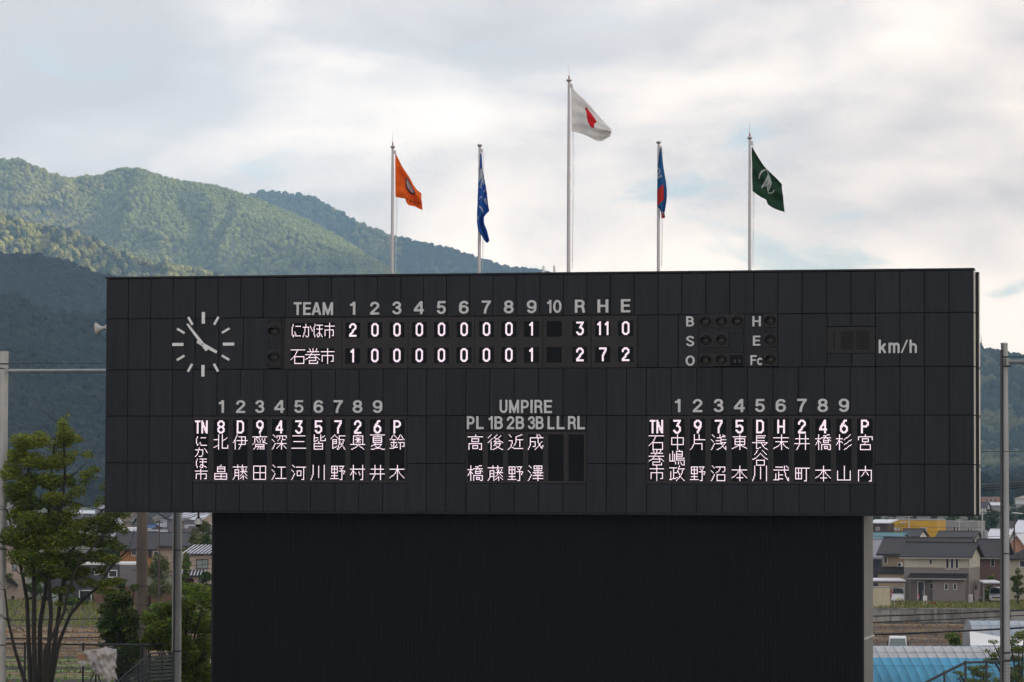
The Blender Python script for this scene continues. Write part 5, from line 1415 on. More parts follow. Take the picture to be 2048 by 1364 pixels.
def window(parent, M, x, z, w, h, frame=None, pane=None, bars=0, hbar=0):
    """M maps (x, out, z) of the wall face into the house frame; out is negative outwards"""
    f = max(.05, min(.09, w * .12)); frame = frame or FRAME; pane = pane or GLASS
    mb = MB()
    for a, b, c, d in ((x, x + w, z, z + f), (x, x + w, z + h - f, z + h), (x, x + f, z + f, z + h - f), (x + w - f, x + w, z + f, z + h - f)): mb.box(a, b, -.07, .02, c, d, 0, M)
    for k in range(bars):
        q = x + w * (k + 1) / (bars + 1); mb.box(q - f * .3, q + f * .3, -.05, .02, z + f, z + h - f, 0, M)
    o = mb.build('window', frame, parent)
    MB().box(x + f, x + w - f, -.02, .015, z + f, z + h - f, 0, M).build('pane', pane, o)
    return o
def house(name, label, pxl, pyb, Y, yaw, pxr=None, w=None, d=7.0, h=5.5, rise=1.6, ridge='x', over=.5, wall=W_CREAM, roof=ROOFK, low=None, lowh=2.8, group=None, cat='house', z=None, rthick=.16, gable=None, parapet=False, seams=0):
    """front-left corner at image column pxl and distance Y; local x along the front, y backwards"""
    z0 = gz(Y) if z is None else z
    P = at(pxl, pyb, Y); P.z = z0
    if w is None: w = span(P, yaw, pxr)
    t = thing(name, label, cat, P, yaw, group)
    def gabled(mb, zb, zt, mat_i=0):
        if parapet: mb.box(0, w, 0, d, zb, zt); return
        if ridge == 'x': mb.prism_x([(0, zb), (d, zb), (d, zt), (d / 2, zt + rise - .02), (0, zt)], 0, w)
        elif ridge == 'y': mb.prism([(0, zb), (w, zb), (w, zt), (w / 2, zt + rise - .02), (0, zt)], 0, d)
        else: mb.box(0, w, 0, d, zb, zt)
    if low:
        MB().box(0, w, 0, d, -.6, lowh).build('lower_wall', low, t)
        mb = MB(); gabled(mb, lowh + .002, h); mb.build('upper_wall', wall, t)
        MB().box(-.03, w + .03, -.03, d + .03, lowh - .06, lowh + .08).build('band', low, t)
    else:
        mb = MB(); gabled(mb, -.6, h); mb.build('wall', wall, t)
    mb = MB(); q = rthick
    if parapet:
        mb.box(-.06, w + .06, -.06, d + .06, h - .002, h + .18)
    elif ridge == 'x':
        s = rise / (d / 2); e = over
        mb.prism_x([(-e, h - e * s + .03), (d / 2, h + rise + .03), (d / 2, h + rise + q + .05), (-e, h - e * s + q + .03)], -e, w + e)
        mb.prism_x([(d + e, h - e * s + .03), (d / 2, h + rise + .03), (d / 2, h + rise + q + .05), (d + e, h - e * s + q + .03)], -e, w + e)
    elif ridge == 'y':
        s = rise / (w / 2); e = over
        mb.prism([(-e, h - e * s + .03), (w / 2, h + rise + .03), (w / 2, h + rise + q + .05), (-e, h - e * s + q + .03)], -e, d + e)
        mb.prism([(w + e, h - e * s + .03), (w / 2, h + rise + .03), (w / 2, h + rise + q + .05), (w + e, h - e * s + q + .03)], -e, d + e)
    elif ridge == 'hip':
        e = over; r = min(w, d) / 2
        a = [(-e, -e, h), (w + e, -e, h), (w + e, d + e, h), (-e, d + e, h)]
        if w >= d: tp = [(r, d / 2, h + rise), (w - r, d / 2, h + rise)]
        else: tp = [(w / 2, r, h + rise), (w / 2, d - r, h + rise)]
        vs = a + tp
        fs = ([(0, 1, 5, 4), (1, 2, 5), (2, 3, 4, 5), (3, 0, 4), (3, 2, 1, 0)] if w >= d else [(0, 1, 4), (1, 2, 5, 4), (2, 3, 5), (3, 0, 4, 5), (3, 2, 1, 0)])
        mb.add(vs, fs); mb.box(-e, w + e, -e, d + e, h - .12, h - .002)
    elif ridge == 'shed':
        mb.prism_x([(-over, h + .02), (d + over, h + rise), (d + over, h + rise + q), (-over, h + q)], -over, w + over)
    r_ = mb.build('roof', roof, t)
    if ridge == 'x' and not parapet:
        e = over; s = rise / (d / 2)
        MB().box(-e - .02, w + e + .02, d / 2 - .14, d / 2 + .14, h + rise + q, h + rise + q + .10).build('ridge_cap', roof, r_)
        MB().box(-e, w + e, -e - .12, -e + .02, h - e * s - .06, h - e * s + .08).build('gutter', GUT if wall in (W_CREAM, W_PINK) else roof, r_)
        if seams:
            mb = MB(); n = int((w + 2 * e) / seams)
            for i in range(n + 1):
                x = -e + i * seams
                mb.prism_x([(-e, h - e * s + q + .03), (d / 2, h + rise + q + .05), (d / 2, h + rise + q + .13), (-e, h - e * s + q + .11)], x - .04, x + .04)
            mb.build('roof_seam', PALE if seams < .6 else roof, r_, kind='stuff')
    t['_w'] = w
    FM = Matrix.Identity(4)
    RM_ = Matrix.Translation((w, 0, 0)) @ Matrix.Rotation(math.radians(90), 4, 'Z')
    del t['_w']
    return t, FM, RM_, w
def wz(py, Y): return at(1024, py, Y).z

ya = math.radians(-17.5)
# the grey and cream house
Y1 = 374.0; k_ = FPX / Y1
def hz_(py, Y, z0, px): return at(px, py, Y).z - z0
z0 = gz(Y1)
t, FM, RM_, w = house('two_storey_house', 'two-tone house, cream above and taupe below, with three slim upper windows', 1808.5, 1202, Y1, ya, pxr=1937, d=7.2, h=hz_(1113, Y1, z0, 1870), rise=1.35, wall=W_CREAM, roof=ROOFK, low=W_GREY, lowh=hz_(1136, Y1, z0, 1870), over=.45, z=z0)
def fx(px, P0, yaw): return span(P0, yaw, px)
P0 = t.location.copy()
def win(t, P0, yaw, FM, Y, x0, x1, y0, y1, **k):
    a, b = span(P0, yaw, x0), span(P0, yaw, x1)
    Yl = P0.y + a * math.sin(yaw)
    zt, zb = at(x0, y0, Yl).z - P0.z, at(x0, y1, Yl).z - P0.z
    return window(t, FM, a, zb, b - a, zt - zb, **k)
for x0, x1, y0, y1 in [(1858, 1864.5, 1118, 1129), (1891, 1898, 1117, 1139), (1900.5, 1907.5, 1117, 1139), (1910, 1917, 1117, 1139), (1859, 1866, 1166, 1178), (1891.5, 1899, 1166, 1178), (1909, 1916, 1166, 1178)]:
    win(t, P0, ya, FM, Y1, x0, x1, y0, y1)
a, b = span(P0, ya, 1834.5), span(P0, ya, 1849); zt = hz_(1162, Y1, z0, 1840)
mb = MB(); f = .09
for q in ((a, a + f, 0, zt), (b - f, b, 0, zt), (a + f, b - f, zt - f, zt)): mb.box(q[0], q[1], -.08, .02, q[2], q[3])
dr = mb.build('door', FRAME, t); MB().box(a + f, b - f, -.03, .01, 0.02, zt - f).build('door_leaf', W_DGREY, dr)
MB().box(b - f - .14, b - f - .10, -.07, -.035, .9, 1.3).build('handle', FRAME, dr)
for y_ in (1.9, 3.9): window(t, RM_, y_, hz_(1130, Y1, z0, 1945), .62, .75)   # on the gable wall
window(t, RM_, 4.2, .9, .5, 1.0, frame=FRAMEB)
# pent roof over the entrance
a, b = span(P0, ya, 1820), span(P0, ya, 1936)
zt, zb = hz_(1146, Y1, z0, 1880), hz_(1157, Y1 - 1.2, z0, 1880)
pr_ = MB().prism_x([(0.0, zt - .1), (0.0, zt), (-1.35, zb + .10), (-1.35, zb - .02)], a, b).build('porch_roof', ROOFK, t)
MB().box(a, b, -1.45, -1.34, zb - .08, zb + .04).build('gutter', GUT, pr_)
MB().box(span(P0, ya, 1867.5), b - .25, -.9, -.002, -.3, zb - .09).build('front_room', W_GREY, t)
MB().box(a + .1, span(P0, ya, 1824), -1.1, -.95, 0, zb - .05).build('porch_post', W_GREY, t)
MB().tube([(w + .05, -.03, 0), (w + .05, -.03, 4.8)], .04, 6).build('downpipe', GUT, t)
wb = span(P0, ya, 1916)
for x0, x1 in ((1891.5, 1899), (1909, 1916)):
    a, b = span(P0, ya, x0), span(P0, ya, x1)
    mb = MB(); zt, zb = hz_(1166, Y1, z0, 1900), hz_(1178, Y1, z0, 1900)
    window(t, Matrix.Translation((0, -.9, 0)), a, zb, b - a, zt - zb)
# tan house behind it
Y2 = 392; z0 = gz(Y2)
t, FM, RM_, w = house('two_storey_house', 'tan house with a long dark roof behind the two-tone house', 1765, 1200, Y2, ya, pxr=1925, d=7.5, h=hz_(1106, Y2, z0, 1790), rise=1.55, wall=W_TAN, roof=ROOFG, over=.6, z=z0)
P0 = t.location.copy()
win(t, P0, ya, FM, Y2, 1767.5, 1774.5, 1113, 1128)
a, b = -.3, span(P0, ya, 1812)
MB().prism_x([(0.0, hz_(1133, Y2, z0, 1790)), (0.0, hz_(1140, Y2, z0, 1790) - .3), (-1.2, hz_(1147, Y2, z0, 1790)), (-1.2, hz_(1147, Y2, z0, 1790) + .15)], a, b).build('lower_roof', ROOFK, t)
MB().box(span(P0, ya, 1759.5), span(P0, ya, 1811), -1.0, -.002, -.3, hz_(1146, Y2, z0, 1790)).build('ground_floor', W_TAN, t)
ac = MB().box(span(P0, ya, 1796), span(P0, ya, 1806), -.45, -.05, hz_(1133, Y2, z0, 1800), hz_(1125, Y2, z0, 1800)).build('air_conditioner', FRAME, t)
MB().lathe([(0, 0), (.2, 0), (.2, .02), (0, .02)], 12, 0, Matrix.Translation((span(P0, ya, 1800), -.47, hz_(1129, Y2, z0, 1800))) @ Matrix.Rotation(math.radians(90), 4, 'X')).build('fan_grille', W_DGREY, ac)
# dusky pink house
Y3 = 398; z0 = gz(Y3)
t, FM, RM_, w = house('two_storey_house', 'dusky pink house with a charcoal roof left of the right net post', 1952, 1200, Y3, ya, pxr=2000, d=7, h=hz_(1112, Y3, z0, 1970), rise=1.75, wall=W_PINK, roof=ROOFG, over=.5, z=z0)
P0 = t.location.copy(); win(t, P0, ya, FM, Y3, 1981, 1989, 1115, 1133)
t, FM, RM_, w = house('two_storey_house', 'salmon house with a white-edged gable right of the net post', 2015, 1200, 410, ya, pxr=2052, d=8, h=hz_(1096, 410, gz(410), 2030), rise=1.5, ridge='y', wall=W_SALM, roof=PALE, over=.35, rthick=.12)
t, FM, RM_, w = house('two_storey_house', 'beige house with a black flat-pitched roof at the right edge', 2019, 1200, 385, ya, pxr=2085, d=8, h=hz_(1117, 385, gz(385), 2035), rise=1.3, ridge='hip', wall=W_BEIGE2, roof=ROOFK, over=.5)
P0 = t.location.copy(); win(t, P0, ya, FM, 385, 2038, 2051, 1120, 1135)
# left of the tan house
t, FM, RM_, w = house('shed', 'dark grey shed with a pale slate roof beside the grey tower wall', 1738, 1200, 402, ya, pxr=1762, d=6, h=hz_(1114, 402, gz(402), 1755), rise=1.9, wall=W_DGREY, roof=GREYM, over=.3, cat='shed')
t, FM, RM_, w = house('workshop', 'low building with a teal roof behind the tan house', 1728, 1150, 455, ya, pxr=1795, d=10, h=hz_(1083, 455, gz(455), 1765), rise=hz_(1068, 460, 0, 1765) - hz_(1083, 455, 0, 1765), wall=W_LG, roof=TEAL, over=.3, cat='building')
# yellow building and neighbours
Y4 = 600; z0 = gz(Y4)
t, FM, RM_, w = house('flat_roofed_building', 'bright yellow flat-roofed building below the scoreboard\'s right end', 1776, 1100, Y4, ya, pxr=1873, d=9, h=hz_(1040.5, Y4, z0, 1825), rise=0, parapet=True, wall=W_YEL, roof=GREYM, cat='building')
P0 = t.location.copy()
win(t, P0, ya, FM, Y4, 1838.5, 1853.5, 1055, 1066.5, pane=GLASS2, frame=FRAME, bars=1)
mb = MB().box(span(P0, ya, 1823), span(P0, ya, 1835.5), -.05, .01, hz_(1075, Y4, z0, 1830), hz_(1057, Y4, z0, 1830)).build('door', W_ORW, t)
MB().box(span(P0, ya, 1802), span(P0, ya, 1813), -1.2, -.002, hz_(1046, Y4, z0, 1808), hz_(1044, Y4, z0, 1808)).build('canopy', PALE, t)
MB().box(span(P0, ya, 1803.5), span(P0, ya, 1812), -.9, -.004, 0, hz_(1046, Y4, z0, 1808) - .01).build('porch', W_YEL, t)
mb = MB()
for px in (1782, 1789, 1796): mb.box(span(P0, ya, px), span(P0, ya, px + 5), -.4, -.05, hz_(1061, Y4, z0, 1785), hz_(1055, Y4, z0, 1785))
mb.build('air_conditioner', FRAME, t, kind='stuff')
t, FM, RM_, w = house('flat_roofed_building', 'long grey flat-roofed building right of the yellow one', 1873.5, 1100, 612, ya, pxr=1955, d=8, h=hz_(1044, 612, gz(612), 1910), rise=0, parapet=True, wall=W_LG, roof=GREYM, cat='building')
P0 = t.location.copy()
for x0, x1, y0, y1 in ((1906, 1911, 1052, 1062), (1913, 1917, 1053, 1062), (1934, 1939, 1056, 1062), (1940, 1944, 1056, 1062)): win(t, P0, ya, FM, 612, x0, x1, y0, y1)
MB().box(span(P0, ya, 1882), span(P0, ya, 1888), -1.0, -.8, 0, hz_(1050, 612, gz(612), 1885)).build('blue_panel', BLUER, t)
t, FM, RM_, w = house('small_house', 'small brown house with a white canopy left of the yellow building', 1742, 1100, 590, ya, pxr=1775, d=6, h=hz_(1047, 590, gz(590), 1760), rise=.5, ridge='shed', wall=BRNR, roof=PALE, over=.6)
P0 = t.location.copy(); win(t, P0, ya, FM, 590, 1752, 1759, 1054, 1061, pane=GLASS2)
t, FM, RM_, w = house('small_house', 'black-roofed house with a small white gable in front of the yellow building', 1801, 1100, 470, ya, pxr=1835, d=7, h=hz_(1074, 470, gz(470), 1815), rise=.9, wall=W_WHITE, roof=ROOFK, over=.3)
t, FM, RM_, w = house('small_house', 'low house with a long grey roof behind the two-tone house', 1874, 1100, 480, ya, pxr=1945, d=7, h=hz_(1079, 480, gz(480), 1905), rise=.95, wall=W_CREAM, roof=ROOFG, over=.4)
t, FM, RM_, w = house('barn', 'grey-green barn with a pale sloping roof left of the net post', 1976, 1100, 500, ya, pxr=2012, d=9, h=hz_(1079, 500, gz(500), 1985), rise=1.3, ridge='x', wall=solid('grey_green_wall', (0.20, 0.22, 0.17)), roof=PALE, over=.4, cat='barn')
t, FM, RM_, w = house('warehouse', 'pale-roofed warehouse right of the net post', 2026, 1100, 520, ya, pxr=2075, d=14, h=hz_(1066, 520, gz(520), 2040), rise=1.7, wall=W_LG, roof=PALE, over=.3, cat='warehouse')
t, FM, RM_, w = house('small_house', 'house with a dark roof half hidden by the right net post', 1996, 1100, 560, ya, pxr=2024, d=7, h=hz_(1058, 560, gz(560), 2010), rise=1.2, wall=W_LG, roof=ROOFG, over=.3)
# far right
Y5 = 1500
t, FM, RM_, w = house('school_building', 'distant salmon building with three dark windows above the houses on the right', 1956, 1030, Y5, ya, pxr=1996, d=14, h=hz_(994.5, Y5, gz(Y5), 1975), rise=0, parapet=True, wall=W_SALM, roof=W_BEIGE, cat='building')
P0 = t.location.copy()
for x0 in (1970, 1978.5, 1987): win(t, P0, ya, FM, Y5, x0, x0 + 6.5, 998, 1002.5)
t, FM, RM_, w = house('small_house', 'distant white house just right of the scoreboard', 1955, 1050, 1150, ya, pxr=1972, d=8, h=hz_(1015, 1150, gz(1150), 1962), rise=1.6, wall=W_WHITE, roof=ROOFG, over=.5)
t, FM, RM_, w = house('warehouse', 'distant long white roof below the salmon building', 1970, 1050, 1300, ya, pxr=1999, d=12, h=hz_(1010.5, 1300, gz(1300), 1985), rise=.9, wall=W_LG, roof=PALE, over=.5, cat='warehouse')
t, FM, RM_, w = house('school_building', 'distant pale building with a brown roof at the right edge', 2030, 1050, 1450, ya, pxr=2075, d=12, h=hz_(997, 1450, gz(1450), 2045), rise=1.8, ridge='hip', wall=W_WHITE, roof=W_BEIGE, over=.5, cat='building')
t, FM, RM_, w = house('warehouse', 'distant white flat roof right of the net post', 2018, 1050, 1250, ya, pxr=2052, d=10, h=hz_(1008, 1250, gz(1250), 2035), rise=0, parapet=True, wall=W_LG, roof=PALE, cat='warehouse')
# trees between
spots = [(1752, 1045, 1028, 760, 30), (1785, 1045, 1030, 900, 34), (1825, 1046, 1029, 850, 40), (1868, 1046, 1030, 820, 36), (1905, 1046, 1029, 880, 40), (1940, 1048, 1026, 800, 36),
         (1962, 1055, 1030, 780, 30), (1978, 1060, 1016, 820, 40), (1992, 1060, 1020, 780, 34), (1966, 1050, 1022, 950, 24), (2026, 1055, 1018, 830, 34), (2044, 1060, 1020, 800, 34), (2022, 1040, 998, 1200, 30), (2046, 1045, 1010, 1000, 30)]
for k, (px, pb, pt, Y, w_) in enumerate(spots):
    lab = ['dark round tree %s' % s for s in ('behind the white canopy left of the yellow building', 'behind the left end of the yellow building', 'behind the middle of the yellow building', 'behind the right end of the yellow building', 'behind the long grey building', 'behind the right end of the grey building',
           'below the distant white house', 'between the white house and the net post', 'touching the left side of the right net post', 'low beside the distant white house', 'just right of the net post below the white roof', 'at the right edge above the warehouse', 'tallest, beside the distant pale building', 'far right below the brown roof')][k]
    simple_tree('distant_tree', lab, 'tree', px, pb, pt, Y, w_, [LEAF_P, LEAF_D, LEAF_G], [.5, .85, 1], 1100, .42, 'dark trees behind the right-hand houses', .12, k, nclump=14)
# --- left-hand houses
Y6 = 372; z0 = gz(Y6); yb = math.radians(6)
t, FM, RM_, w = house('two_storey_house', 'beige two-storey house with a dark porch roof behind the tree stems', -14, 1213, Y6, yb, pxr=49, d=8, h=hz_(1112, Y6, z0, 30), rise=1.7, ridge='y', wall=W_BEIGE, roof=ROOFG, over=.5)
P0 = t.location.copy()
win(t, P0, yb, FM, Y6, 26, 36, 1127, 1142, frame=FRAMEB, pane=GLASS2); win(t, P0, yb, FM, Y6, 25, 31, 1192, 1208, frame=FRAMEB)
MB().prism([(span(P0, yb, 6), 2.2), (span(P0, yb, 38), 1.5), (span(P0, yb, 38), 1.65), (span(P0, yb, 22), 2.6), (span(P0, yb, 6), 2.6)], -1.3, -.002).build('porch_roof', ROOFK, t)
Y7 = 366; z0 = gz(Y7)
t, FM, RM_, w = house('modern_house', 'charcoal flat-roofed house with a thin white roof edge behind the big tree', 86, 1213, Y7, yb, pxr=272, d=9, h=hz_(1130, Y7, z0, 180), rise=0, parapet=True, wall=W_DGREY, roof=FRAME)
P0 = t.location.copy()
MB().box(span(P0, yb, 241), w + .004, -.02, 4, 1.5, hz_(1131, Y7, z0, 255)).build('grey_bay', solid('mauve_grey_wall', (0.15, 0.135, 0.14)), t)
win(t, P0, yb, FM, Y7, 103, 120, 1184, 1210, frame=FRAMEB, pane=pm('pale_blind', (0.25, 0.30, 0.26), .6)); win(t, P0, yb, FM, Y7, 190, 200, 1140, 1150); win(t, P0, yb, FM, Y7, 218, 236, 1140, 1155)
win(t, P0, yb, FM, Y7, 60 + 100, 185, 1180, 1208, pane=GLASS)
Y8 = 470
t, FM, RM_, w = house('long_house', 'long dark roofed house with orange timber walls behind the concrete pole', 240, 1150, Y8, yb, pxr=306, d=9, h=hz_(1096, Y8, gz(Y8), 270), rise=2.0, wall=W_ORW, roof=ROOFG, over=.7)
P0 = t.location.copy(); win(t, P0, yb, FM, Y8, 264, 274, 1101, 1112, bars=1); win(t, P0, yb, FM, Y8, 306 - 8, 304, 1100, 1116, frame=FRAMEB)
t, FM, RM_, w = house('long_house', 'long house with a grey slate roof and pale walls right of the concrete pole', 308, 1150, 480, yb, pxr=388, d=10, h=hz_(1091, 480, gz(480), 350), rise=hz_(1076, 485, 0, 350) - hz_(1091, 480, 0, 350) + .6, wall=W_BEIGE, roof=ROOFG, over=.7)
P0 = t.location.copy(); win(t, P0, yb, FM, 480, 308, 318, 1103, 1114); win(t, P0, yb, FM, 480, 362, 372, 1096, 1103)
Y9 = 385; z0 = gz(Y9)
t, FM, RM_, w = house('two_storey_house', 'pale house with brown-framed window and ribbed roofs beside the black tower', 378, 1190, Y9, yb, pxr=560, d=7, h=hz_(1107.5, Y9, z0, 400), rise=1.1, ridge='hip', wall=W_BEIGE, roof=ROOFK, over=.6)
P0 = t.location.copy()
win(t, P0, yb, FM, Y9, 393, 418, 1118, 1138, frame=FRAMEB, pane=GLASS2, bars=1)
mb = MB()
for i in range(18):
    x = -.9 + i * .42
    mb.add([(x, -.62, 0 + hz_(1107.5, Y9, z0, 400) + .02), (x + .16, -.62, hz_(1107.5, Y9, z0, 400) + .02), (x + .16 + 1.5, 2.9, hz_(1107.5, Y9, z0, 400) + 1.0), (x + 1.5, 2.9, hz_(1107.5, Y9, z0, 400) + 1.0)], [(0, 1, 2, 3)])
mb.build('roof_seam', PALE, t, kind='stuff')
zt, zb = hz_(1139, Y9, z0, 390), hz_(1151, Y9 - 2, z0, 390)
pr_ = MB().prism_x([(0.0, zt), (-2.3, zb), (-2.3, zb - .15), (0.0, zt - .2)], span(P0, yb, 358), span(P0, yb, 410)).build('lower_roof', ROOFK, t)
mb = MB(); a = span(P0, yb, 358)
for i in range(9):
    x = a + .1 + i * .36
    mb.add([(x - .25, -2.3, zb + .03), (x - .11, -2.3, zb + .03), (x + .14, -.05, zt + .03), (x, -.05, zt + .03)], [(0, 1, 2, 3)])
mb.build('roof_seam', PALE, pr_, kind='stuff')
MB().box(span(P0, yb, 364), span(P0, yb, 407), -1.7, -.002, -.3, zb + .1).build('ground_floor', W_BEIGE, t)
# wooden fence
fn = thing('wooden_fence', 'brown plank fence behind the dark green tree and the two poles', 'fence', (at(186, 1215, 362).x, 362, gz(362)), yb)
P0 = fn.location.copy(); wf = span(P0, yb, 350); n = 26
pl = MB().box(.012, wf / n - .012, 0, .03, .05, 1.85).mesh('plank', W_WOOD)
for i in range(n): ob('plank', pl, fn, (i * wf / n, R.uniform(-.01, .01), R.uniform(-.03, .03)))
MB().box(0, wf, .035, .09, .4, .5).box(0, wf, .035, .09, 1.4, 1.5).build('rail', W_WOOD, fn, kind='stuff')
# far town on the left
tl = [(22, 992, 1010), (60, 1010, 1180)]
cols_r = [('grey-roofed', ROOFG), ('white-roofed', PALE), ('black-roofed', ROOFK), ('silver-roofed', GREYM), ('blue-roofed', BLUER), ('brown-roofed', BRNR)]
cols_w = [('beige', W_BEIGE), ('white', W_WHITE), ('grey', W_LG), ('tan', W_TAN)]
rows = [(600, 1082, 12, 30), (700, 1072, 11, 26), (820, 1063, 10, 22), (980, 1053, 9, 19), (1200, 1044, 8, 17), (1550, 1035, 7, 15)]
rr = random.Random(31)
names = ['nearest', 'second', 'third', 'fourth', 'fifth', 'farthest']
ordn = ['leftmost', '2nd', '3rd', '4th', '5th', '6th', '7th', '8th', '9th', '10th', '11th', '12th', '13th', '14th', '15th', '16th', '17th', '18th', '19th', '20th']
for ri, (Y, pe, hh_, wpx) in enumerate(rows):
    px = 226 + rr.uniform(0, 14) if ri < 4 else 190; k = 0
    while px < 420:
        wq = wpx * rr.uniform(.7, 1.25)
        if px + wq > 424: break
        rn, rm = cols_r[rr.choice([0, 0, 1, 1, 2, 3, 3, 4, 5])]; wn, wm = cols_w[rr.randrange(4)]
        Yh = Y * rr.uniform(.96, 1.04); eave = pe - hh_ * .30 + rr.uniform(-2, 2)
        hh2 = max(2.6, at(px, eave, Yh).z - gz(Yh)); rs = rr.uniform(1.0, 1.9)
        yw = rr.choice([yb, yb, math.radians(-30), math.radians(25)])
        t, FM, RM_, w = house('town_house', '%s %s house, %s from the left in the %s row of the far town' % (rn, wn, ordn[k], names[ri]), px, pe + hh_, Yh, yw, pxr=px + wq, d=7.5, h=hh2, rise=rs, ridge=rr.choice(['x', 'x', 'y', 'hip']), wall=wm, roof=rm, over=.45, group='houses of the far town left of the tower')
        for q in range(rr.choice([1, 2])):
            window(t, FM, w * (.18 + .45 * q), hh2 - 1.9, w * .2, 1.1, frame=FRAMEB if rr.random() < .5 else FRAME)
        px += wq * rr.uniform(.85, 1.2); k += 1
t, FM, RM_, w = house('gymnasium', 'distant big white vaulted roof above the far town, seen through the tree', 142, 1060, 1350, yb, pxr=214, d=20, h=hz_(1030, 1350, gz(1350), 180), rise=1.6, wall=W_LG, roof=PALE, over=.4, cat='building')
t, FM, RM_, w = house('warehouse', 'teal blue roofed warehouse behind the left side of the big tree', 8, 1010, 900, yb, pxr=44, d=12, h=hz_(1000, 900, gz(900), 25), rise=2.4, wall=W_LG, roof=solid('deep_teal_roof', (0.02, 0.10, 0.14)), over=.4, cat='warehouse')
t, FM, RM_, w = house('small_house', 'pink-walled distant house showing under the big tree', 150, 1060, 1000, yb, pxr=178, d=8, h=hz_(1040, 1000, gz(1000), 160), rise=1.5, wall=W_SALM, roof=ROOFG, over=.4)
for k, (px, pb, pt, Y, w_, mats, wt, lab) in enumerate([
    (405, 1110, 1036, 430, 44, [LEAF_Y, LEAF_Z, LEAF_G], [.6, .85, 1], 'yellow-green tree beside the black tower above the ribbed roof'),
    (388, 1110, 1056, 440, 34, [LEAF_Y, LEAF_Z2, LEAF_G], [.6, .85, 1], 'yellow-green tree under the dome camera'),
    (414, 1112, 1064, 425, 26, [LEAF_D, LEAF_G], [.7, 1], 'small dark tree against the black tower'),
    (318, 1215, 1108, 358, 52, [LEAF_Y, LEAF_G, LEAF_Z], [.5, .8, 1], 'feathery olive tree between the concrete pole and the steel post'),
    (372, 1160, 1104, 380, 24, [LEAF_Z, LEAF_B, LEAF_G], [.5, .75, 1], 'small green tree right of the steel post beside the pale house'),
    (380, 1175, 1156, 372, 26, [LEAF_R, LEAF_D], [.8, 1], 'burgundy-leaved bush below the pale house'),
    (412, 1175, 1142, 372, 30, [LEAF_G, LEAF_D], [.6, 1], 'dark green bush covering the corner of the pale house'),
    (252, 1100, 1060, 500, 60, [LEAF_G, LEAF_Z], [.5, 1], 'tree behind the right side of the big tree crown'),
    (225, 1100, 1078, 480, 50, [LEAF_G, LEAF_Z], [.5, 1], 'low tree above the charcoal house roof'),
    (140, 1215, 1194, 356, 44, [LEAF_G, LEAF_Z], [.6, 1], 'low hedge bush in front of the charcoal house'),
    (70, 1215, 1150, 385, 40, [LEAF_G, LEAF_Z], [.5, 1], 'garden tree between the beige house and the charcoal house')]):
    simple_tree('garden_tree', lab, 'tree', px, pb, pt, Y, w_, mats, wt, 2600, .17 if Y < 400 else .21, None, .15, 60 + k, nclump=18)
for k, (px, pb, pt, Y, w_, lab) in enumerate([(1984, 1203, 1150, 384, 18, 'bushy green shrub beside the pink house'), (1975, 1203, 1180, 380, 14, 'low shrub by the carport'), (2036, 1203, 1136, 366, 26, 'thin yellow-green young tree at the right edge')]):
    simple_tree('garden_tree', lab, 'tree', px, pb, pt, Y, w_, [LEAF_Y, LEAF_G, LEAF_B] if k == 2 else [LEAF_G, LEAF_B], [.5, .8, 1] if k == 2 else [.6, 1], 1600, .15, None, .2, 90 + k, nclump=12)
simple_tree('round_bush', 'round bright green bush between the truck and the white greenhouse', 'shrub', 1906, 1298, 1262, 262, 42, [LEAF_B, LEAF_G, LEAF_D], [.45, .8, 1], 4200, .10, None, .02, 3, zb=.3, nclump=26)
# ------------------------------------------------------------------ net posts, poles and cables
STEEL = pm('galvanised_steel', (0.30, 0.31, 0.32), 0.45, metal=0.3, noise=(1.5, .18), stretch=(3, 3, .5))
STEEL2 = pm('pale_galvanised', (0.42, 0.41, 0.40), 0.45, metal=0.2, noise=(1.5, .15))
CONC = pm('pole_concrete', (0.175, 0.135, 0.105), 0.85, noise=(1.1, .45), col2=(0.11, 0.088, 0.072), stretch=(2, 2, .6), bump=.3)
DARK = pm('dark_fitting', (0.012, 0.012, 0.013), 0.5)
CABLE = pm('black_cable', (0.008, 0.008, 0.010), 0.5)
def post(name, label, cat, px, pyt, Y, wtop, wbot, mat, bands=(), group=None, z0=None):
    b = at(px, 1364, Y); tp = at(px, pyt, Y)
    z0 = gz(Y) if z0 is None else z0
    t = thing(name, label, cat, (b.x, Y, z0), 0, group)
    k = Y / FPX
    H_ = tp.z - z0
    MB().tube([(0, 0, -.2), (0, 0, H_)], [wbot * k / 2 * 1.0, wtop * k / 2], 20).build('pole', mat, t, smooth=False)
    for py, hh_ in bands:
        z = at(px, py, Y).z - z0; r = (wbot + (wtop - wbot) * z / H_) * k / 2 + .015
        MB().lathe([(r * .9, z - hh_), (r, z - hh_), (r, z + hh_), (r * .9, z + hh_)], 20).build('band', DARK, t)
    return t, z0, k
t, z0, k = post('net_post', 'tall steel net post cut by the left edge of the frame', 'post', 0.5, 706, 127, 20, 21, STEEL2, [(737, .02), (728, .025), (1098, .02), (1290, .02)])
MB().lathe([(0, 0), (.19, 0), (.19, .06), (0, .07)], 18, 0, Matrix.Translation((0, 0, at(0, 706, 127).z - z0))).build('cap', STEEL2, t)
pl_ = t
t, z0, k = post('net_post', 'steel net post below the left part of the scoreboard, right of the concrete pole', 'post', 353.5, 740, 131, 15, 18.5, STEEL, [(1100, .02), (1302, .03)])
zt = at(353, 1020, 131).z - z0
MB().tube([(-.10, -.22, 0), (-.10, -.20, zt + 5)], .022, 6).build('conduit', CABLE, t)
MB().tube([(-.155, -.19, 0), (-.155, -.17, zt + 5)], .03, 6).build('side_pipe', STEEL2, t)
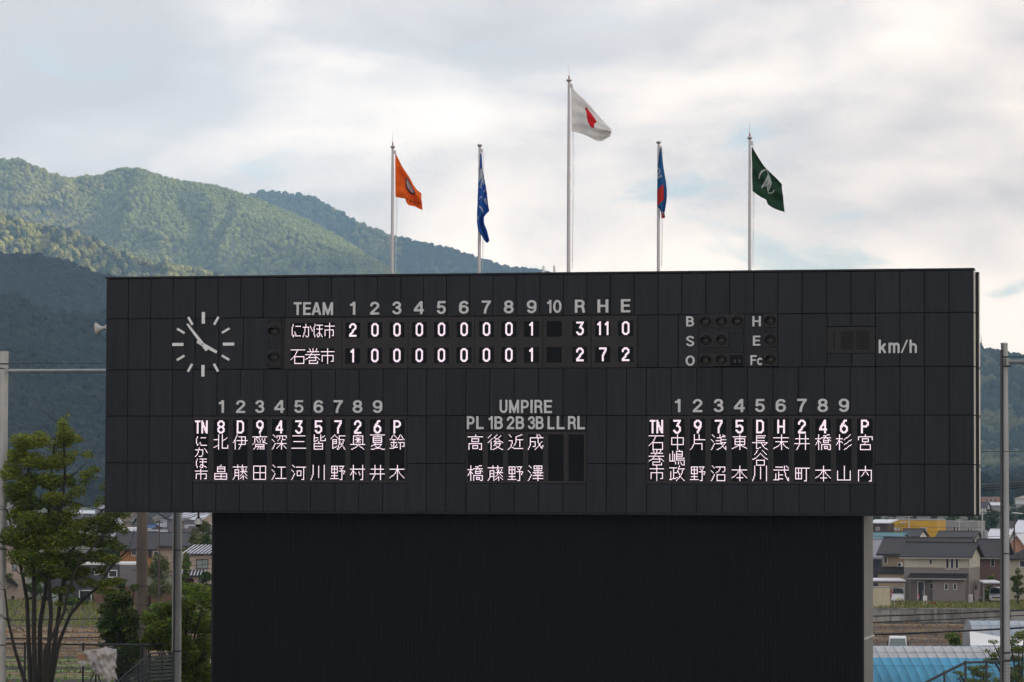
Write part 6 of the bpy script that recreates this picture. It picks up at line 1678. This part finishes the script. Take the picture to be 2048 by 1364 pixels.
t, z0, k = post('net_post', 'tall steel net post right of the scoreboard', 'post', 2010.5, 686, 119, 14, 21.5, STEEL, [(714, .025), (733, .02), (1107, .02), (1305, .03), (1322, .02), (903, .012)])
MB().lathe([(0, 0), (.135, 0), (.14, -.05), (.0, .03)], 18, 0, Matrix.Translation((0, 0, at(2008, 686, 119).z - z0 + .0))).build('cap', STEEL2, t)
zz1 = at(2008, 700, 119).z - z0
MB().tube([(-.105, -.20, 0), (-.085, -.16, zz1)], .020, 6).build('conduit', CABLE, t)
MB().tube([(-.165, -.14, 0), (-.115, -.11, zz1)], .045, 8).build('side_pipe', pm('dark_galvanised', (0.13, 0.125, 0.125), .5, metal=.3), t)
MB().box(.02, .22, -.16, -.06, at(2010, 734, 119).z - z0, at(2010, 731, 119).z - z0).build('bracket', DARK, t)
# horizontal top pipes
def pipe(name, label, p0, p1, r, mat, cat='pipe', sag=0, group=None, brk=True):
    c = (p0 + p1) / 2; t = thing(name, label, cat, c, 0, group)
    pts = [p0 + (p1 - p0) * q - c - Vector((0, 0, sag * 4 * q * (1 - q))) for q in [i / 12 for i in range(13)]] if sag else [p0 - c, p1 - c]
    MB().tube(pts, r, 10 if r > .03 else 5).build('pipe' if r > .03 else 'wire', mat, t)
    if brk and r > .03: MB().box(pts[0].x - .05, pts[0].x + .05, pts[0].y - .12, pts[0].y + .12, pts[0].z - .12, pts[0].z + .12).build('bracket', mat, t)
    return t
def cable(label, p0, p1, r=.012, sag=0, group='black cables strung across the view', name='overhead_cable'):
    c = (p0 + p1) / 2
    pts = [p0 + (p1 - p0) * q - c - Vector((0, 0, sag * 4 * q * (1 - q))) for q in [i / 14 for i in range(15)]]
    o = MB().tube(pts, r, 5).build(name, CABLE); o.location = c; tag(o, label, 'cable', group); return o
pipe('top_rail', 'grey horizontal net pipe between the left post and the scoreboard', at(13, 742, 126.9), at(352, 741, 131), .07, STEEL)
pipe('top_rail', 'thick grey horizontal net pipe at the right edge', at(2014, 724, 118.8), at(2150, 722.5, 117.5), .075, STEEL)
cable('upper net cable left of the scoreboard, just above the grey pipe', at(0, 727, 126.9), at(352, 727, 131))
cable('middle net cable crossing the big tree crown left of the scoreboard', at(0, 904, 126.9), at(352, 904, 131))
cable('lower net cable through the big tree between the left post and the steel post', at(0, 1098, 126.9), at(352, 1100, 130.8))
cable('top net cable at the right edge, just above the thick grey pipe', at(2010, 714, 118.8), at(2150, 713, 117.5), .018)
cable('net cable at the right edge at half height', at(1900, 903, 121), at(2150, 904, 117.5), .012)
cable('short dark net cable at the bottom right, right of the post', at(2010, 1320, 118.8), at(2150, 1321, 117.5), .022)
cable('highest of three power lines right of the scoreboard above the salmon building', at(1900, 972.5, 180), at(2150, 951.5, 160), .04, .1, 'power lines right of the scoreboard')
cable('middle of three power lines right of the scoreboard above the salmon building', at(1900, 978, 180), at(2150, 956.5, 160), .04, .1, 'power lines right of the scoreboard')
cable('lowest of three power lines right of the scoreboard above the salmon building', at(1900, 982.5, 180), at(2150, 962, 160), .04, .1, 'power lines right of the scoreboard')
cable('thick black cable crossing in front of the concrete retaining wall', at(1700, 1233.5, 150), at(2150, 1214, 150), .035, .05)
cable('second black cable crossing at the foot of the retaining wall', at(1700, 1246, 150), at(2150, 1224, 150), .025, .05)
cable('lowest thick black cable crossing over the bush and white greenhouse', at(1700, 1270.5, 150), at(2150, 1249, 150), .045, .05)
cable('black cable crossing the straw field behind the tree stems', at(-60, 1240, 150), at(330, 1233, 150), .025, .05)
cable('lower black cable crossing the straw field behind the tree stems', at(-60, 1276, 150), at(330, 1271, 150), .03, .05)
for i, dy in enumerate((0, 5, 9)):
    cable(['highest', 'middle', 'lowest'][i] + ' of three power lines just under the scoreboard between the poles', at(180, 1050 + dy, 260), at(420, 1019 + dy * .8, 250), .022, .2, 'power lines under the scoreboard')
# concrete utility pole
t, z0, k = post('utility_pole', 'big brown concrete utility pole under the left part of the scoreboard', 'pole', 281.8, 820, 137, 19, 26, CONC, [(1172, .015), (1257, .015), (1210, .01)])
for s_ in range(8):
    zz_ = at(282, 1340 - s_ * 40, 137).z - z0
    MB().tube([((-1) ** s_ * .2, 0, zz_), ((-1) ** s_ * .40, 0, zz_)], .012, 5).build('climbing_rung', DARK, t)
MB().tube([(.31, -.05, 0), (.30, -.05, at(282, 1190, 137).z - z0)], .035, 6).build('conduit', DARK, t)
MB().box(.27, .40, -.12, .0, at(282, 1208, 137).z - z0, at(282, 1190, 137).z - z0).build('meter_box', FRAMEB, t)
# distant utility poles
for px, pyt, Y, w_, lab, lamp_, dk in [(317.5, 1040, 330, 3.2, 'distant brown utility pole in the town between the concrete pole and the steel post', False, 1), (1818, 1031, 560, 3.4, 'white utility pole in front of the yellow building', False, 0), (1919, 1038, 600, 3, 'utility pole in front of the long grey building', False, 0),
                             (1965, 1016, 430, 4, 'pale utility pole with crossarms just right of the scoreboard', False, 0), (2029, 1026, 390, 3.6, 'brown street lamp pole with a flat white head right of the net post', True, 1), (1781, 1034, 640, 2.4, 'thin pole behind the left end of the yellow building', False, 0), (163, 1015, 1000, 2.2, 'far lattice pole showing under the tree crown', False, 0)]:
    z0 = gz(Y); b = at(px, 1200, Y); H_ = at(px, pyt, Y).z - z0; k = Y / FPX
    t = thing('street_lamp' if lamp_ else 'utility_pole', lab, 'lamp' if lamp_ else 'pole', (b.x, Y, z0), 0)
    mt_ = BRNR if dk else STEEL2
    MB().tube([(0, 0, 0), (0, 0, H_)], [w_ * k / 2, w_ * k * .38], 8).build('pole', mt_, t)
    if lamp_:
        MB().prism([(-.35, H_ - .02), (1.0, H_ - .12), (1.0, H_ - .02), (0, H_ + .1)], -.12, .12).build('lamp_head', W_WHITE, t)
    else:
        for q in (.02, .07):
            MB().box(-k * 7, k * 7, -.05, .05, H_ * (1 - q) - .06, H_ * (1 - q) + .06).build('crossarm', mt_, t)
        if px in (1818, 1965): MB().lathe([(0, H_ * .62), (.32, H_ * .62), (.32, H_ * .72), (0, H_ * .72)], 10, 0, Matrix.Translation((.4, 0, 0))).build('transformer', STEEL, t)
for (a, b_, lab) in [((1700, 1045, 560), (1965, 1055, 600), 'power line sloping across the yellow building'), ((1700, 1057, 560), (2060, 1064, 560), 'lower power line across the yellow and grey buildings'), ((1700, 1070, 450), (2060, 1070, 450), 'power line along the roof of the tan house')]:
    cable(lab, at(*a), at(*b_), .035, .3, 'power lines over the right-hand houses')
for i in range(4):
    cable('%s of four thin wires in front of the pale house beside the tower' % ['highest', 'second highest', 'second lowest', 'lowest'][i], at(340, 1116 + i * 9, 300), at(440, 1104 + i * 10, 300), .022, .1, 'thin wires in front of the pale house')

# ------------------------------------------------------------------ plastic greenhouses
FILM_W = pm('white_film', (0.48, 0.47, 0.47), 0.4, noise=(1.3, .2), bump=.2, bscale=2.5, translucent=.15)
FILM_B = pm('blue_film', (0.075, 0.36, 0.57), 0.35, noise=(0.9, .22), bump=.2, bscale=2.5, stretch=(1, 1, .5), translucent=.15)
HOOP = pm('hoop_pipe', (0.10, 0.20, 0.27), 0.5)
def tunnel(label, x0, x1, yc_, rad, eave, z_, split, sp, lean=0.0, film=None):
    film = film or FILM_W
    t = thing('greenhouse', label, 'greenhouse', ((x0 + x1) / 2, yc_, z_))
    n = int((x1 - x0) / sp); sub = 4; ang = [math.pi * k / 20 for k in range(21)]
    hgt = rad * 1.0
    def P(x, a, sag): r = rad - sag; return (x - (x0 + x1) / 2 + lean * (1 - math.sin(a)) * -math.cos(a), -r * math.cos(a), eave + r * .72 * math.sin(a))
    vs = []; cols_ = n * sub + 1
    for i in range(cols_):
        sag = .035 * math.sin(math.pi * (i % sub) / sub) * rad / 2
        x = x0 + (x1 - x0) * i / (n * sub)
        vs.append((x - (x0 + x1) / 2, -rad, 0.0))
        for a in ang: vs.append(P(x, a, sag))
        vs.append((x - (x0 + x1) / 2, rad, 0.0))
    m_ = len(ang) + 2
    fw, fb = [], []
    for i in range(cols_ - 1):
        for j in range(m_ - 1):
            f_ = (i * m_ + j, (i + 1) * m_ + j, (i + 1) * m_ + j + 1, i * m_ + j + 1)
            (fb if split and (j <= split or j >= m_ - split - 2) else fw).append(f_)
    ob('white_film', meshdata('film', vs, fw, film, True), t)
    if fb: ob('blue_film', meshdata('film', vs, fb, FILM_B, True), t)
    hp = MB().tube([(0, -rad, 0)] + [(P(0, a, -.025)[0] + (x0 + x1) / 2, P(0, a, -.025)[1], P(0, a, -.025)[2]) for a in ang] + [(0, rad, 0)], .013, 4).mesh('hoop', HOOP)
    for i in range(n + 1): ob('hoop', hp, t, (x0 + (x1 - x0) * i / n - (x0 + x1) / 2, 0, 0))
    for a in (.5, 1.0, 1.57):
        q = P(0, a, -.03); MB().tube([(x0 - (x0 + x1) / 2, q[1], q[2]), (x1 - (x0 + x1) / 2, q[1], q[2])], .012, 4).build('purlin', HOOP, t)
    e_ = [P(x0, a, 0) for a in ang]; b_ = [(e_[0][0], -rad, 0)] + e_ + [(e_[0][0], rad, 0)]
    ob('end_wall', meshdata('end', b_, [tuple(range(len(b_)))], FILM_W), t)
    return t
zt = at(1850, 1291.5, 222).z
tunnel('long blue and white film greenhouse along the bottom right', 8.0, 46, 222, 3.1, zt - 3.1 * .72, 0, 5, .62, -.9)
zt = at(2000, 1240.5, 262).z; xa = at(1936, 1290, 262).x
tunnel('white film greenhouse with faded blue patches behind the round bush', xa, xa + 24, 262, 3.2, zt - 3.2 * .72, 0, 0, .75, 0.0, pm('patched_film', (0.43, 0.42, 0.425), 0.4, noise=(0.35, .5), col2=(0.30, 0.36, 0.43), stretch=(1.5, 1, 1), translucent=.15))
# loose white film end
o = MB().add([(0, 0, 0), (0, .4, 1.0), (2.2, .3, .62), (5.0, .5, .25), (5.5, .1, .05), (2.4, -.1, .12), (0, 0, 0.02)], [(0, 5, 2, 1), (5, 4, 3, 2)]).build('plastic_sheet', pm('bright_film', (.8, .79, .78), .35)); q = at(1941, 1293, 226); o.location = q
md = o.modifiers.new('t', 'SOLIDIFY'); md.thickness = .02
tag(o, 'loose bright white plastic sheet between the two greenhouses', 'sheet')

# ------------------------------------------------------------------ vehicles
TYRE = pm('tyre', (0.015, 0.015, 0.015), .85); RIM = pm('rim', (0.35, 0.35, 0.36), .35, metal=.7)
PAINT = pm('white_car_paint', (0.70, 0.70, 0.70), .25, spec=.7); PAINTS = pm('silver_car_paint', (0.42, 0.43, 0.45), .3, metal=.4); CARGL = pm('car_glass', (0.010, 0.012, 0.013), .2, spec=.3); REDL = pm('tail_lamp', (0.35, 0.01, 0.02), .3); HEADL = pm('head_lamp', (0.6, 0.6, 0.6), .15); BLK = pm('black_plastic', (0.012, 0.012, 0.012), .5)
def kei_car(label, loc, rz, paint, rear=False, cat='car', name='parked_car'):
    """small tall car, front (or rear) looking to -y"""
    t = thing(name, label, cat, loc, rz)
    W, L_, H_ = 1.48, 3.4, 1.72; w2 = W / 2
    # body side profile (y, z)
    lower = [(0.02, .30), (.0, .55), (.06, .86), (.55 if not rear else .10, .98), (3.25, 1.0), (3.38, .8), (3.38, .3)]
    mb = MB(); n = len(lower)
    for s0, s1 in ((-w2, w2),): mb.prism_x(lower, s0, s1)
    body = mb.build('body', paint, t)
    bv = body.modifiers.new('b', 'BEVEL'); bv.width = .06; bv.segments = 3
    up = [(0.50 if not rear else .08, .99), (.98 if not rear else .22, 1.66), (1.2, H_), (3.0, H_ - .02), (3.22, 1.5), (3.30, 1.0)]
    vs = []; k = len(up)
    for s in (-1, 1):
        for y, z in up: vs.append((s * (w2 - .03 - .14 * (z - 1.0) / .7), y, z))
    cb = MB().add(vs, [tuple(range(k)), tuple(range(2 * k - 1, k - 1, -1))] + [(i, (i + 1) % k, (i + 1) % k + k, i + k) for i in range(k)]).build('cabin', paint, t)
    bv = cb.modifiers.new('b', 'BEVEL'); bv.width = .05; bv.segments = 3
    a, b_ = up[0], up[1]
    def gl(q): return (a[0] + (b_[0] - a[0]) * q - .04, a[1] + (b_[1] - a[1]) * q)
    y0_, z0_ = gl(.10); y1_, z1_ = gl(.93)
    MB().add([(-w2 + .12, y0_, z0_), (w2 - .12, y0_, z0_), (w2 - .22, y1_, z1_), (-w2 + .22, y1_, z1_), (-w2 + .12, y0_ + .03, z0_), (w2 - .12, y0_ + .03, z0_), (w2 - .22, y1_ + .03, z1_), (-w2 + .22, y1_ + .03, z1_)],
             [(0, 1, 2, 3), (7, 6, 5, 4), (0, 4, 5, 1), (1, 5, 6, 2), (2, 6, 7, 3), (3, 7, 4, 0)]).build('windscreen' if not rear else 'rear_window', CARGL, t)
    for s in (-1, 1):
        for (ya_, yb_) in ((1.1, 1.9), (2.0, 2.95)):
            MB().add([(s * (w2 - .045), ya_, 1.08), (s * (w2 - .045), yb_, 1.08), (s * (w2 - .135), yb_ - .03, 1.55), (s * (w2 - .135), ya_ + .06, 1.55), (s * (w2 - .08), ya_, 1.08), (s * (w2 - .08), yb_, 1.08), (s * (w2 - .17), yb_ - .03, 1.55), (s * (w2 - .17), ya_ + .06, 1.55)],
                     [(0, 1, 2, 3), (7, 6, 5, 4), (0, 4, 5, 1), (1, 5, 6, 2), (2, 6, 7, 3), (3, 7, 4, 0)]).build('side_window', CARGL, t)
        if rear: MB().box(s * (w2 - .02) - .07, s * (w2 - .02) + .05, -.01, .16, .62, 1.5).build('tail_light', REDL, t)
        else: MB().box(s * (w2 - .20) - .15, s * (w2 - .20) + .15, -.02, .12, .68, .86).build('headlight', HEADL, t)
        MB().lathe([(0, 0), (.04, 0), (.05, .10), (.06, .2), (0, .2)], 8, 0, Matrix.Translation((s * (w2 + .05), .85 if not rear else 2.6, 1.05))).build('mirror', BLK, t)
        for y in (.55, 2.85):
            M_ = Matrix.Translation((s * (w2 - .16), y, .28)) @ Matrix.Rotation(math.radians(90) * s, 4, 'Y')
            wh_ = MB().lathe([(.12, 0), (.28, 0), (.285, .05), (.285, .13), (.27, .165), (.17, .17)], 18, 0, M_).build('wheel', TYRE, t)
            MB().lathe([(0, .15), (.17, .155), (.17, .17), (0, .165)], 14, 0, M_).build('rim', RIM, wh_)
    MB().box(-w2 + .1, w2 - .1, -.06, .05, .30, .50).build('bumper', paint, t)
    if not rear: MB().box(-.42, .42, -.035, .03, .56, .70).build('grille', BLK, t)
    MB().box(-.17, .17, -.085, -.062, .38, .52).build('number_plate', pm('plate_yellow', (.5, .42, .05), .5), t)
    return t
q = gnd(1794, 1202, 1.3); kei_car('white small car seen from behind under the left carport', (at(1795, 1203, 372).x, 371.5, gz(372)), math.radians(-4), PAINT, True)
kei_car('silver small car facing the camera under the right carport', (at(1988, 1203, 374).x, 372.5, gz(374)), math.radians(-8), PAINTS, False)
def truck(label, loc, rz):
    t = thing('small_truck', label, 'truck', loc, rz)
    prof = [(0, .35), (-.02, .9), (.28, 1.72), (.42, 1.78), (1.25, 1.78), (1.3, 1.6), (1.3, .35)]
    vs = []; k = len(prof)
    for s in (-1, 1):
        for y, z in prof: vs.append((s * (.72 - .08 * max(0, (z - .9) / .9)), y, z))
    c = MB().add(vs, [tuple(range(k)), tuple(range(2 * k - 1, k - 1, -1))] + [(i, (i + 1) % k, (i + 1) % k + k, i + k) for i in range(k)]).build('cab', PAINT, t)
    bv = c.modifiers.new('b', 'BEVEL'); bv.width = .05; bv.segments = 3
    MB().add([(-.64, -.01, 1.02), (.64, -.01, 1.02), (.57, .205, 1.62), (-.57, .205, 1.62), (-.64, .04, 1.02), (.64, .04, 1.02), (.57, .25, 1.62), (-.57, .25, 1.62)],
             [(0, 1, 2, 3), (7, 6, 5, 4), (0, 4, 5, 1), (1, 5, 6, 2), (2, 6, 7, 3), (3, 7, 4, 0)]).build('windscreen', pm('bright_windscreen', (0.10, 0.13, 0.12), .06, spec=.9), t)
    for s in (-1, 1):
        MB().box(s * .78 - .05, s * .78 + .05, .05, .12, 1.15, 1.42).build('mirror', BLK, t)
        MB().box(s * .45 - .14, s * .45 + .14, -.04, .02, .62, .78).build('headlight', HEADL, t)
        MB().add([(s * .725, .25, 1.0), (s * .725, 1.1, 1.0), (s * .66, 1.1, 1.6), (s * .66, .42, 1.6)], [(0, 1, 2, 3)]).build('side_window', CARGL, t)
        for y in (.35, 2.5):
            M_ = Matrix.Translation((s * .56, y, .28)) @ Matrix.Rotation(math.radians(90) * s, 4, 'Y')
            wh_ = MB().lathe([(.12, 0), (.27, 0), (.275, .13), (.17, .16)], 16, 0, M_).build('wheel', TYRE, t)
            MB().lathe([(0, .14), (.17, .145), (.17, .16), (0, .155)], 12, 0, M_).build('rim', RIM, wh_)
    mb = MB().box(-.70, .70, 1.36, 3.3, .55, .68)
    mb.box(-.70, -.66, 1.36, 3.3, .68, .98); mb.box(.66, .70, 1.36, 3.3, .68, .98); mb.box(-.66, .66, 3.26, 3.3, .68, .98); mb.box(-.66, .66, 1.36, 1.40, .68, .98)
    mb.build('cargo_bed', PAINT, t)
    return t
qz = at(1795, 1272.5, 262).z - 1.80
truck('small white truck, only its cab showing above the greenhouse roof', (at(1795.5, 1280, 262).x, 262, max(0.02, qz)), math.radians(-6))

# carports
def carport(label, px0, px1, Y, py, wall=True):
    z0 = gz(Y); a = at(px0, 1200, Y); b_ = at(px1, 1200, Y); zt = at(px0, py, Y).z - z0
    t = thing('carport', label, 'carport', (a.x, Y, z0)); w = b_.x - a.x
    MB().prism_x([(-.2, zt - .06), (5.0, zt + .12), (5.0, zt + .22), (-.2, zt + .10)], 0, w).build('roof', PALE, t)
    MB().box(0, w, -.25, -.18, zt - .22, zt - .02).build('front_beam', BRNR, t)
    for x in (.1, w - .1):
        for y in (.1, 4.7): MB().box(x - .05, x + .05, y - .05, y + .05, 0, zt - .05).build('carport_post', STEEL, t)
    return t
carport('white-roofed carport beside the grey tower wall', 1738, 1811, 371, 1162)
carport('small white-roofed carport left of the right net post', 1966, 2003, 371, 1166)
a = at(1738, 1213, 356); b_ = at(1779.5, 1213, 356); z0 = gz(356)
t = thing('storage_shed', 'plain cream storage shed at the terrace edge beside the tower', 'shed', (a.x, 356, z0)); w = b_.x - a.x; hh_ = at(1760, 1175, 356).z - z0
SH = solid('cream_steel', (0.48, 0.42, 0.29))
MB().box(0, w, 0, 1.6, 0.08, hh_).build('wall', SH, t); MB().box(-.06, w + .06, -.06, 1.66, hh_ + .002, hh_ + .08).build('roof', W_LG, t); MB().box(0, w, 0.02, 1.58, 0, .078).build('base', M_conc2, t)
MB().box(w * .25, w * .62, -.03, -.002, .12, hh_ - .08).build('sliding_door', SH, t)
# tank, sign, pipes by the two-tone house
q = at(1941, 1203, 369)
t = thing('water_heater', 'round-topped grey hot-water tank at the right corner of the two-tone house', 'tank', (q.x, 369, gz(369)))
MB().lathe([(0, 0), (.27, 0), (.27, .95), (.22, 1.05), (0, 1.1)], 16).build('tank', pm('tank_grey', (.38, .34, .33), .5), t, smooth=False)
MB().tube([(.27, 0, .3), (.5, .3, .3), (.5, .3, 0)], .03, 6).build('pipe', W_LG, t)
q = at(1953, 1203, 370)
t = thing('gate_pillar', 'narrow taupe wall pillar right of the hot-water tank', 'pillar', (q.x - .2, 370, gz(370))); MB().box(0, .42, 0, .3, 0, 1.45).build('pillar', W_GREY, t); MB().box(-.03, .45, -.03, .33, 1.452, 1.5).build('cap', W_LG, t)
q = at(1850, 1205, 362)
t = thing('notice_board', 'blank white notice board on two posts in front of the two-tone house', 'sign', (q.x, 362, gz(362)))
MB().box(-.22, .22, -.02, .02, .62, 1.12).build('board', FRAME, t)
for x in (-.18, .18): MB().tube([(x, .03, 0), (x, .03, 1.1)], .018, 6).build('post', FRAME, t)
q = at(1862, 1205, 363)
t = thing('planter', 'row of red flowers in a low planter before the two-tone house', 'planter', (q.x, 363, gz(363)))
MB().box(-.55, .55, -.12, .12, 0, .18).build('box', BRNR, t)
V, Fc = leaves(random.Random(3), [((x, 0, .28), .2, .12, .14) for x in (-.4, -.1, .2, .45)], 260, .05); ob('flowers', meshdata('flowers', V, Fc, L_('red_flower', (.35, .02, .03), 0)), t, kind='stuff')
q = at(1835, 1203, 371.5)
t = thing('banner', 'small pink banner hanging beside the entrance door', 'banner', (q.x - .05, 371.2, gz(371))); MB().tube([(0, 0, 0), (0, 0, 1.5)], .015, 5).build('pole', FRAME, t); MB().add([(0.02, 0, .5), (.22, .02, .45), (.18, -.02, .9), (.02, 0, 1.4)], [(0, 1, 2, 3)]).build('cloth', pm('pink_cloth', (.5, .18, .2), .8), t)
t = thing('railing', 'short white railing between the cream shed and the car', 'railing', (at(1782, 1213, 356).x, 356, gz(356)))
for x in (0, .35): MB().box(x - .02, x + .02, -.02, .02, 0, 1.05).build('post', FRAME, t)
MB().box(0, .35, -.015, .015, .98, 1.02).build('rail', FRAME, t)
t = thing('road_marker', 'white marker post with a round foot on the verge beside the white car', 'post', (at(1803.5, 1206, 360).x, 360, gz(360)))
MB().tube([(0, 0, 0), (0, 0, 1.0)], .02, 6).build('post', REDL, t); MB().lathe([(0, .16), (.10, .14), (.19, .05), (.19, 0)], 12).build('foot', FRAME, t)

# ------------------------------------------------------------------ fences near the posts
FNC = pm('fence_black', (0.010, 0.011, 0.012), .5); WIRE = pm('fence_wire', (0.03, 0.035, 0.035), .5)
def mesh_fence(name, label, pts, Y, posts, bottom, pitch=.06, hp=.10, rail=.035, mat=FNC):
    """pts: top line in photo px; posts at px"""
    b = at(pts[0][0], bottom, Y); t = thing(name, label, 'fence', (b.x, Y, b.z))
    def top(px): return at(px, lerp_tab(pts, px), Y) - t.location
    for (p, q) in zip(pts, pts[1:]):
        MB().tube([at(*p, Y) - t.location, at(*q, Y) - t.location], rail, 6).build('rail', mat, t)
    for px in posts:
        T = top(px); MB().tube([(T.x, 0, 0), (T.x, 0, T.z + .03)], .042, 8).build('post', mat, t)
        MB().lathe([(0, .05), (.05, .03), (.055, -.04), (0, -.04)], 8, 0, Matrix.Translation((T.x, 0, T.z + .03))).build('post_cap', mat, t)
    mb = MB(); x0, x1 = top(pts[0][0]).x, top(pts[-1][0]).x; n = int((x1 - x0) / pitch)
    for i in range(n):
        x = x0 + (i + .5) * pitch; px = pts[0][0] + (pts[-1][0] - pts[0][0]) * (x - x0) / (x1 - x0)
        mb.box(x - .0035, x + .0035, -.0035, .0035, 0, top(px).z)
    H_ = top(pts[len(pts) // 2][0]).z; z = H_ - .05
    zmin = min(top(p[0]).z for p in pts)
    while z > 0:
        if z < zmin: mb.box(x0, x1, -.004, .004, z - .004, z + .004)
        z -= hp * 2
    mb.build('wire_mesh', WIRE, t, kind='stuff')
    return t
mesh_fence('mesh_fence', 'fine mesh fence with black posts in front of the fields at bottom left', [(-20, 1287), (60, 1287.5), (167, 1289), (300, 1290)], 129.5, [50, 166.5, 285], 1420)
mesh_fence('mesh_fence', 'mesh fence with a dark post running beside the steel net post at the bottom', [(285, 1290), (341, 1288), (356, 1288)], 132.5, [341], 1420)
STR = pm('stair_rail', (0.035, 0.038, 0.042), .45)
mesh_fence('stair_railing', 'sloping black stair railing at the bottom right', [(1840, 1371), (1888, 1346), (1931, 1325)], 117, [1889], 1440, .11, .10, .045, STR)
mesh_fence('mesh_fence', 'level black mesh fence left of the right net post at the bottom', [(1931, 1325), (1972, 1323.5), (2001, 1322.5)], 117, [1931, 1972.5], 1440, .08, .06, .04, STR)
mesh_fence('mesh_fence', 'fine net fence in front of the right net post', [(1996, 1306), (2060, 1305)], 116.5, [2060], 1440, .055, .06, .014)
# panelled stair wall at the left
t = thing('stair_railing', 'black slatted stair railing rising to the right beside the wrapped camera', 'fence', (at(240, 1420, 124).x, 124, at(240, 1420, 124).z))
o0 = t.location
tops = [(228, 1371), (253, 1347), (277, 1327), (300, 1307), (324, 1305.5), (345, 1304)]
for (p, q) in zip(tops, tops[1:]):
    a, b_ = at(*p, 124) - o0, at(*q, 124) - o0
    MB().tube([a, b_], .028, 6).build('rail', STR, t)
    nsl = 8
    for s_ in range(nsl):
        dz_ = .10 + s_ * .135
        MB().add([(a.x + .02, .03, a.z - dz_), (b_.x - .02, .03, b_.z - dz_), (b_.x - .02, .0, b_.z - dz_ - .085), (a.x + .02, .0, a.z - dz_ - .085), (a.x + .02, .05, a.z - dz_), (b_.x - .02, .05, b_.z - dz_), (b_.x - .02, .02, b_.z - dz_ - .085), (a.x + .02, .02, a.z - dz_ - .085)],
                 [(0, 1, 2, 3), (7, 6, 5, 4), (0, 4, 5, 1), (3, 2, 6, 7)]).build('slat', FNC, t)
for p in tops:
    a = at(*p, 124) - o0; MB().box(a.x - .035, a.x + .035, .06, .12, -.1, a.z + .02).build('post', FNC, t)

# ------------------------------------------------------------------ camera wrapped in plastic sheeting
YC = 118.5
o0 = at(205, 1420, YC)
t = thing('wrapped_camera', 'long camera on a tripod wrapped in torn whitish plastic sheeting', 'camera', o0)
def Q(px, py, dy=0): return at(px, py, YC + dy) - o0
CARD = pm('brown_wrap', (0.30, 0.16, 0.095), .7, noise=(3, .2))
a0, a1, a2, a3 = Q(153.5, 1310), Q(206, 1298), Q(208, 1316), Q(156.5, 1322.5)
MB().add([tuple(v) for v in (a0, a1, a2, a3)] + [(v.x, v.y + .5, v.z) for v in (a0, a1, a2, a3)], [(0, 1, 2, 3), (7, 6, 5, 4), (0, 4, 5, 1), (1, 5, 6, 2), (2, 6, 7, 3), (3, 7, 4, 0)]).build('lens_wrap', CARD, t)
b0 = [Q(184, 1318), Q(206, 1316), Q(204, 1345), Q(196, 1350), Q(186, 1338)]
mb = MB(); n = 5; mb.add([(v.x, v.y + .05, v.z) for v in b0] + [(v.x, v.y + .4, v.z) for v in b0], [tuple(range(5)), tuple(range(9, 4, -1))] + [(i, (i + 1) % 5, (i + 1) % 5 + 5, i + 5) for i in range(5)]); mb.build('camera_body', pm('camera_grey', (.06, .065, .075), .5), t)
SHEET = pm('clouded_plastic', (0.50, 0.47, 0.46), .28, noise=(2.2, .18), bump=.4, bscale=5)
t2 = SHEET.node_tree
tr_ = t2.nodes.new('ShaderNodeBsdfTransparent'); mx_ = t2.nodes.new('ShaderNodeMixShader'); mx_.inputs[0].default_value = .42
po = t2.nodes['Principled BSDF']; t2.links.new(po.outputs[0], mx_.inputs[1]); t2.links.new(tr_.outputs[0], mx_.inputs[2]); t2.links.new(mx_.outputs[0], t2.nodes['Material Output'].inputs[0])
outl = [(164, 1303), (180, 1300), (200, 1297), (213, 1294), (226, 1297.5), (233, 1298), (233.5, 1310), (231.5, 1325), (234, 1336), (229, 1337), (232, 1348), (235, 1360), (224, 1357), (218, 1366), (213, 1362), (204, 1352), (190, 1346), (182, 1336), (177, 1324), (172, 1316)]
def sheet(name, outl, y0, bulge, nfold, seed):
    from mathutils.geometry import delaunay_2d_cdt
    xs_ = [p[0] for p in outl]; ys_ = [p[1] for p in outl]
    pts = [Vector(p) for p in outl]; npt = len(pts)
    for gx_ in np.arange(min(xs_), max(xs_), 2.2):
        for gy_ in np.arange(min(ys_), max(ys_), 2.2):
            if inpoly(gx_, gy_, outl): pts.append(Vector((gx_, gy_)))
    r = delaunay_2d_cdt(pts, [(i, (i + 1) % npt) for i in range(npt)], [list(range(npt))], 1, 1e-6)
    vs = []
    cx_ = (min(xs_) + max(xs_)) / 2
    for p in r[0]:
        d = min(math.hypot(p.x - q[0], p.y - q[1]) for q in outl)
        yy = y0 - bulge * (1 - math.exp(-d / 5)) + .10 * mn.noise(Vector(((p.x - p.y * .35) * .22, p.y * .05, seed))) * min(1, d / 3) + .16 * mn.noise(Vector((p.x * .09, p.y * .07, seed))) + .05 * mn.noise(Vector(((p.x + p.y * .2) * .5, p.y * .08, seed + 5)))
        vs.append(tuple(Q(p.x, p.y, yy)))
    o = ob(name, meshdata(name, vs, [tuple(f) for f in r[2]], SHEET, True), t)
    return o
sheet('plastic_sheet', outl, -.05, .28, 6, 1.0)
sheet('plastic_sheet', [(q[0] + 1, q[1]) for q in outl], .55, -.2, 6, 4.0)
sheet('plastic_sheet', [(156, 1322), (170, 1321), (176, 1324), (172, 1330), (164, 1334), (160, 1334)], -.06, .05, 3, 2.0)
for (x0, y0_, x1, y1_, dy) in ((188, 1345, 176, 1372, -.3), (196, 1350, 205, 1378, -.2), (192, 1348, 190, 1378, .5)):
    MB().tube([Q(x0, y0_, .1), Q(x1, y1_, dy)], .028, 8).build('tripod_leg', BLK, t)
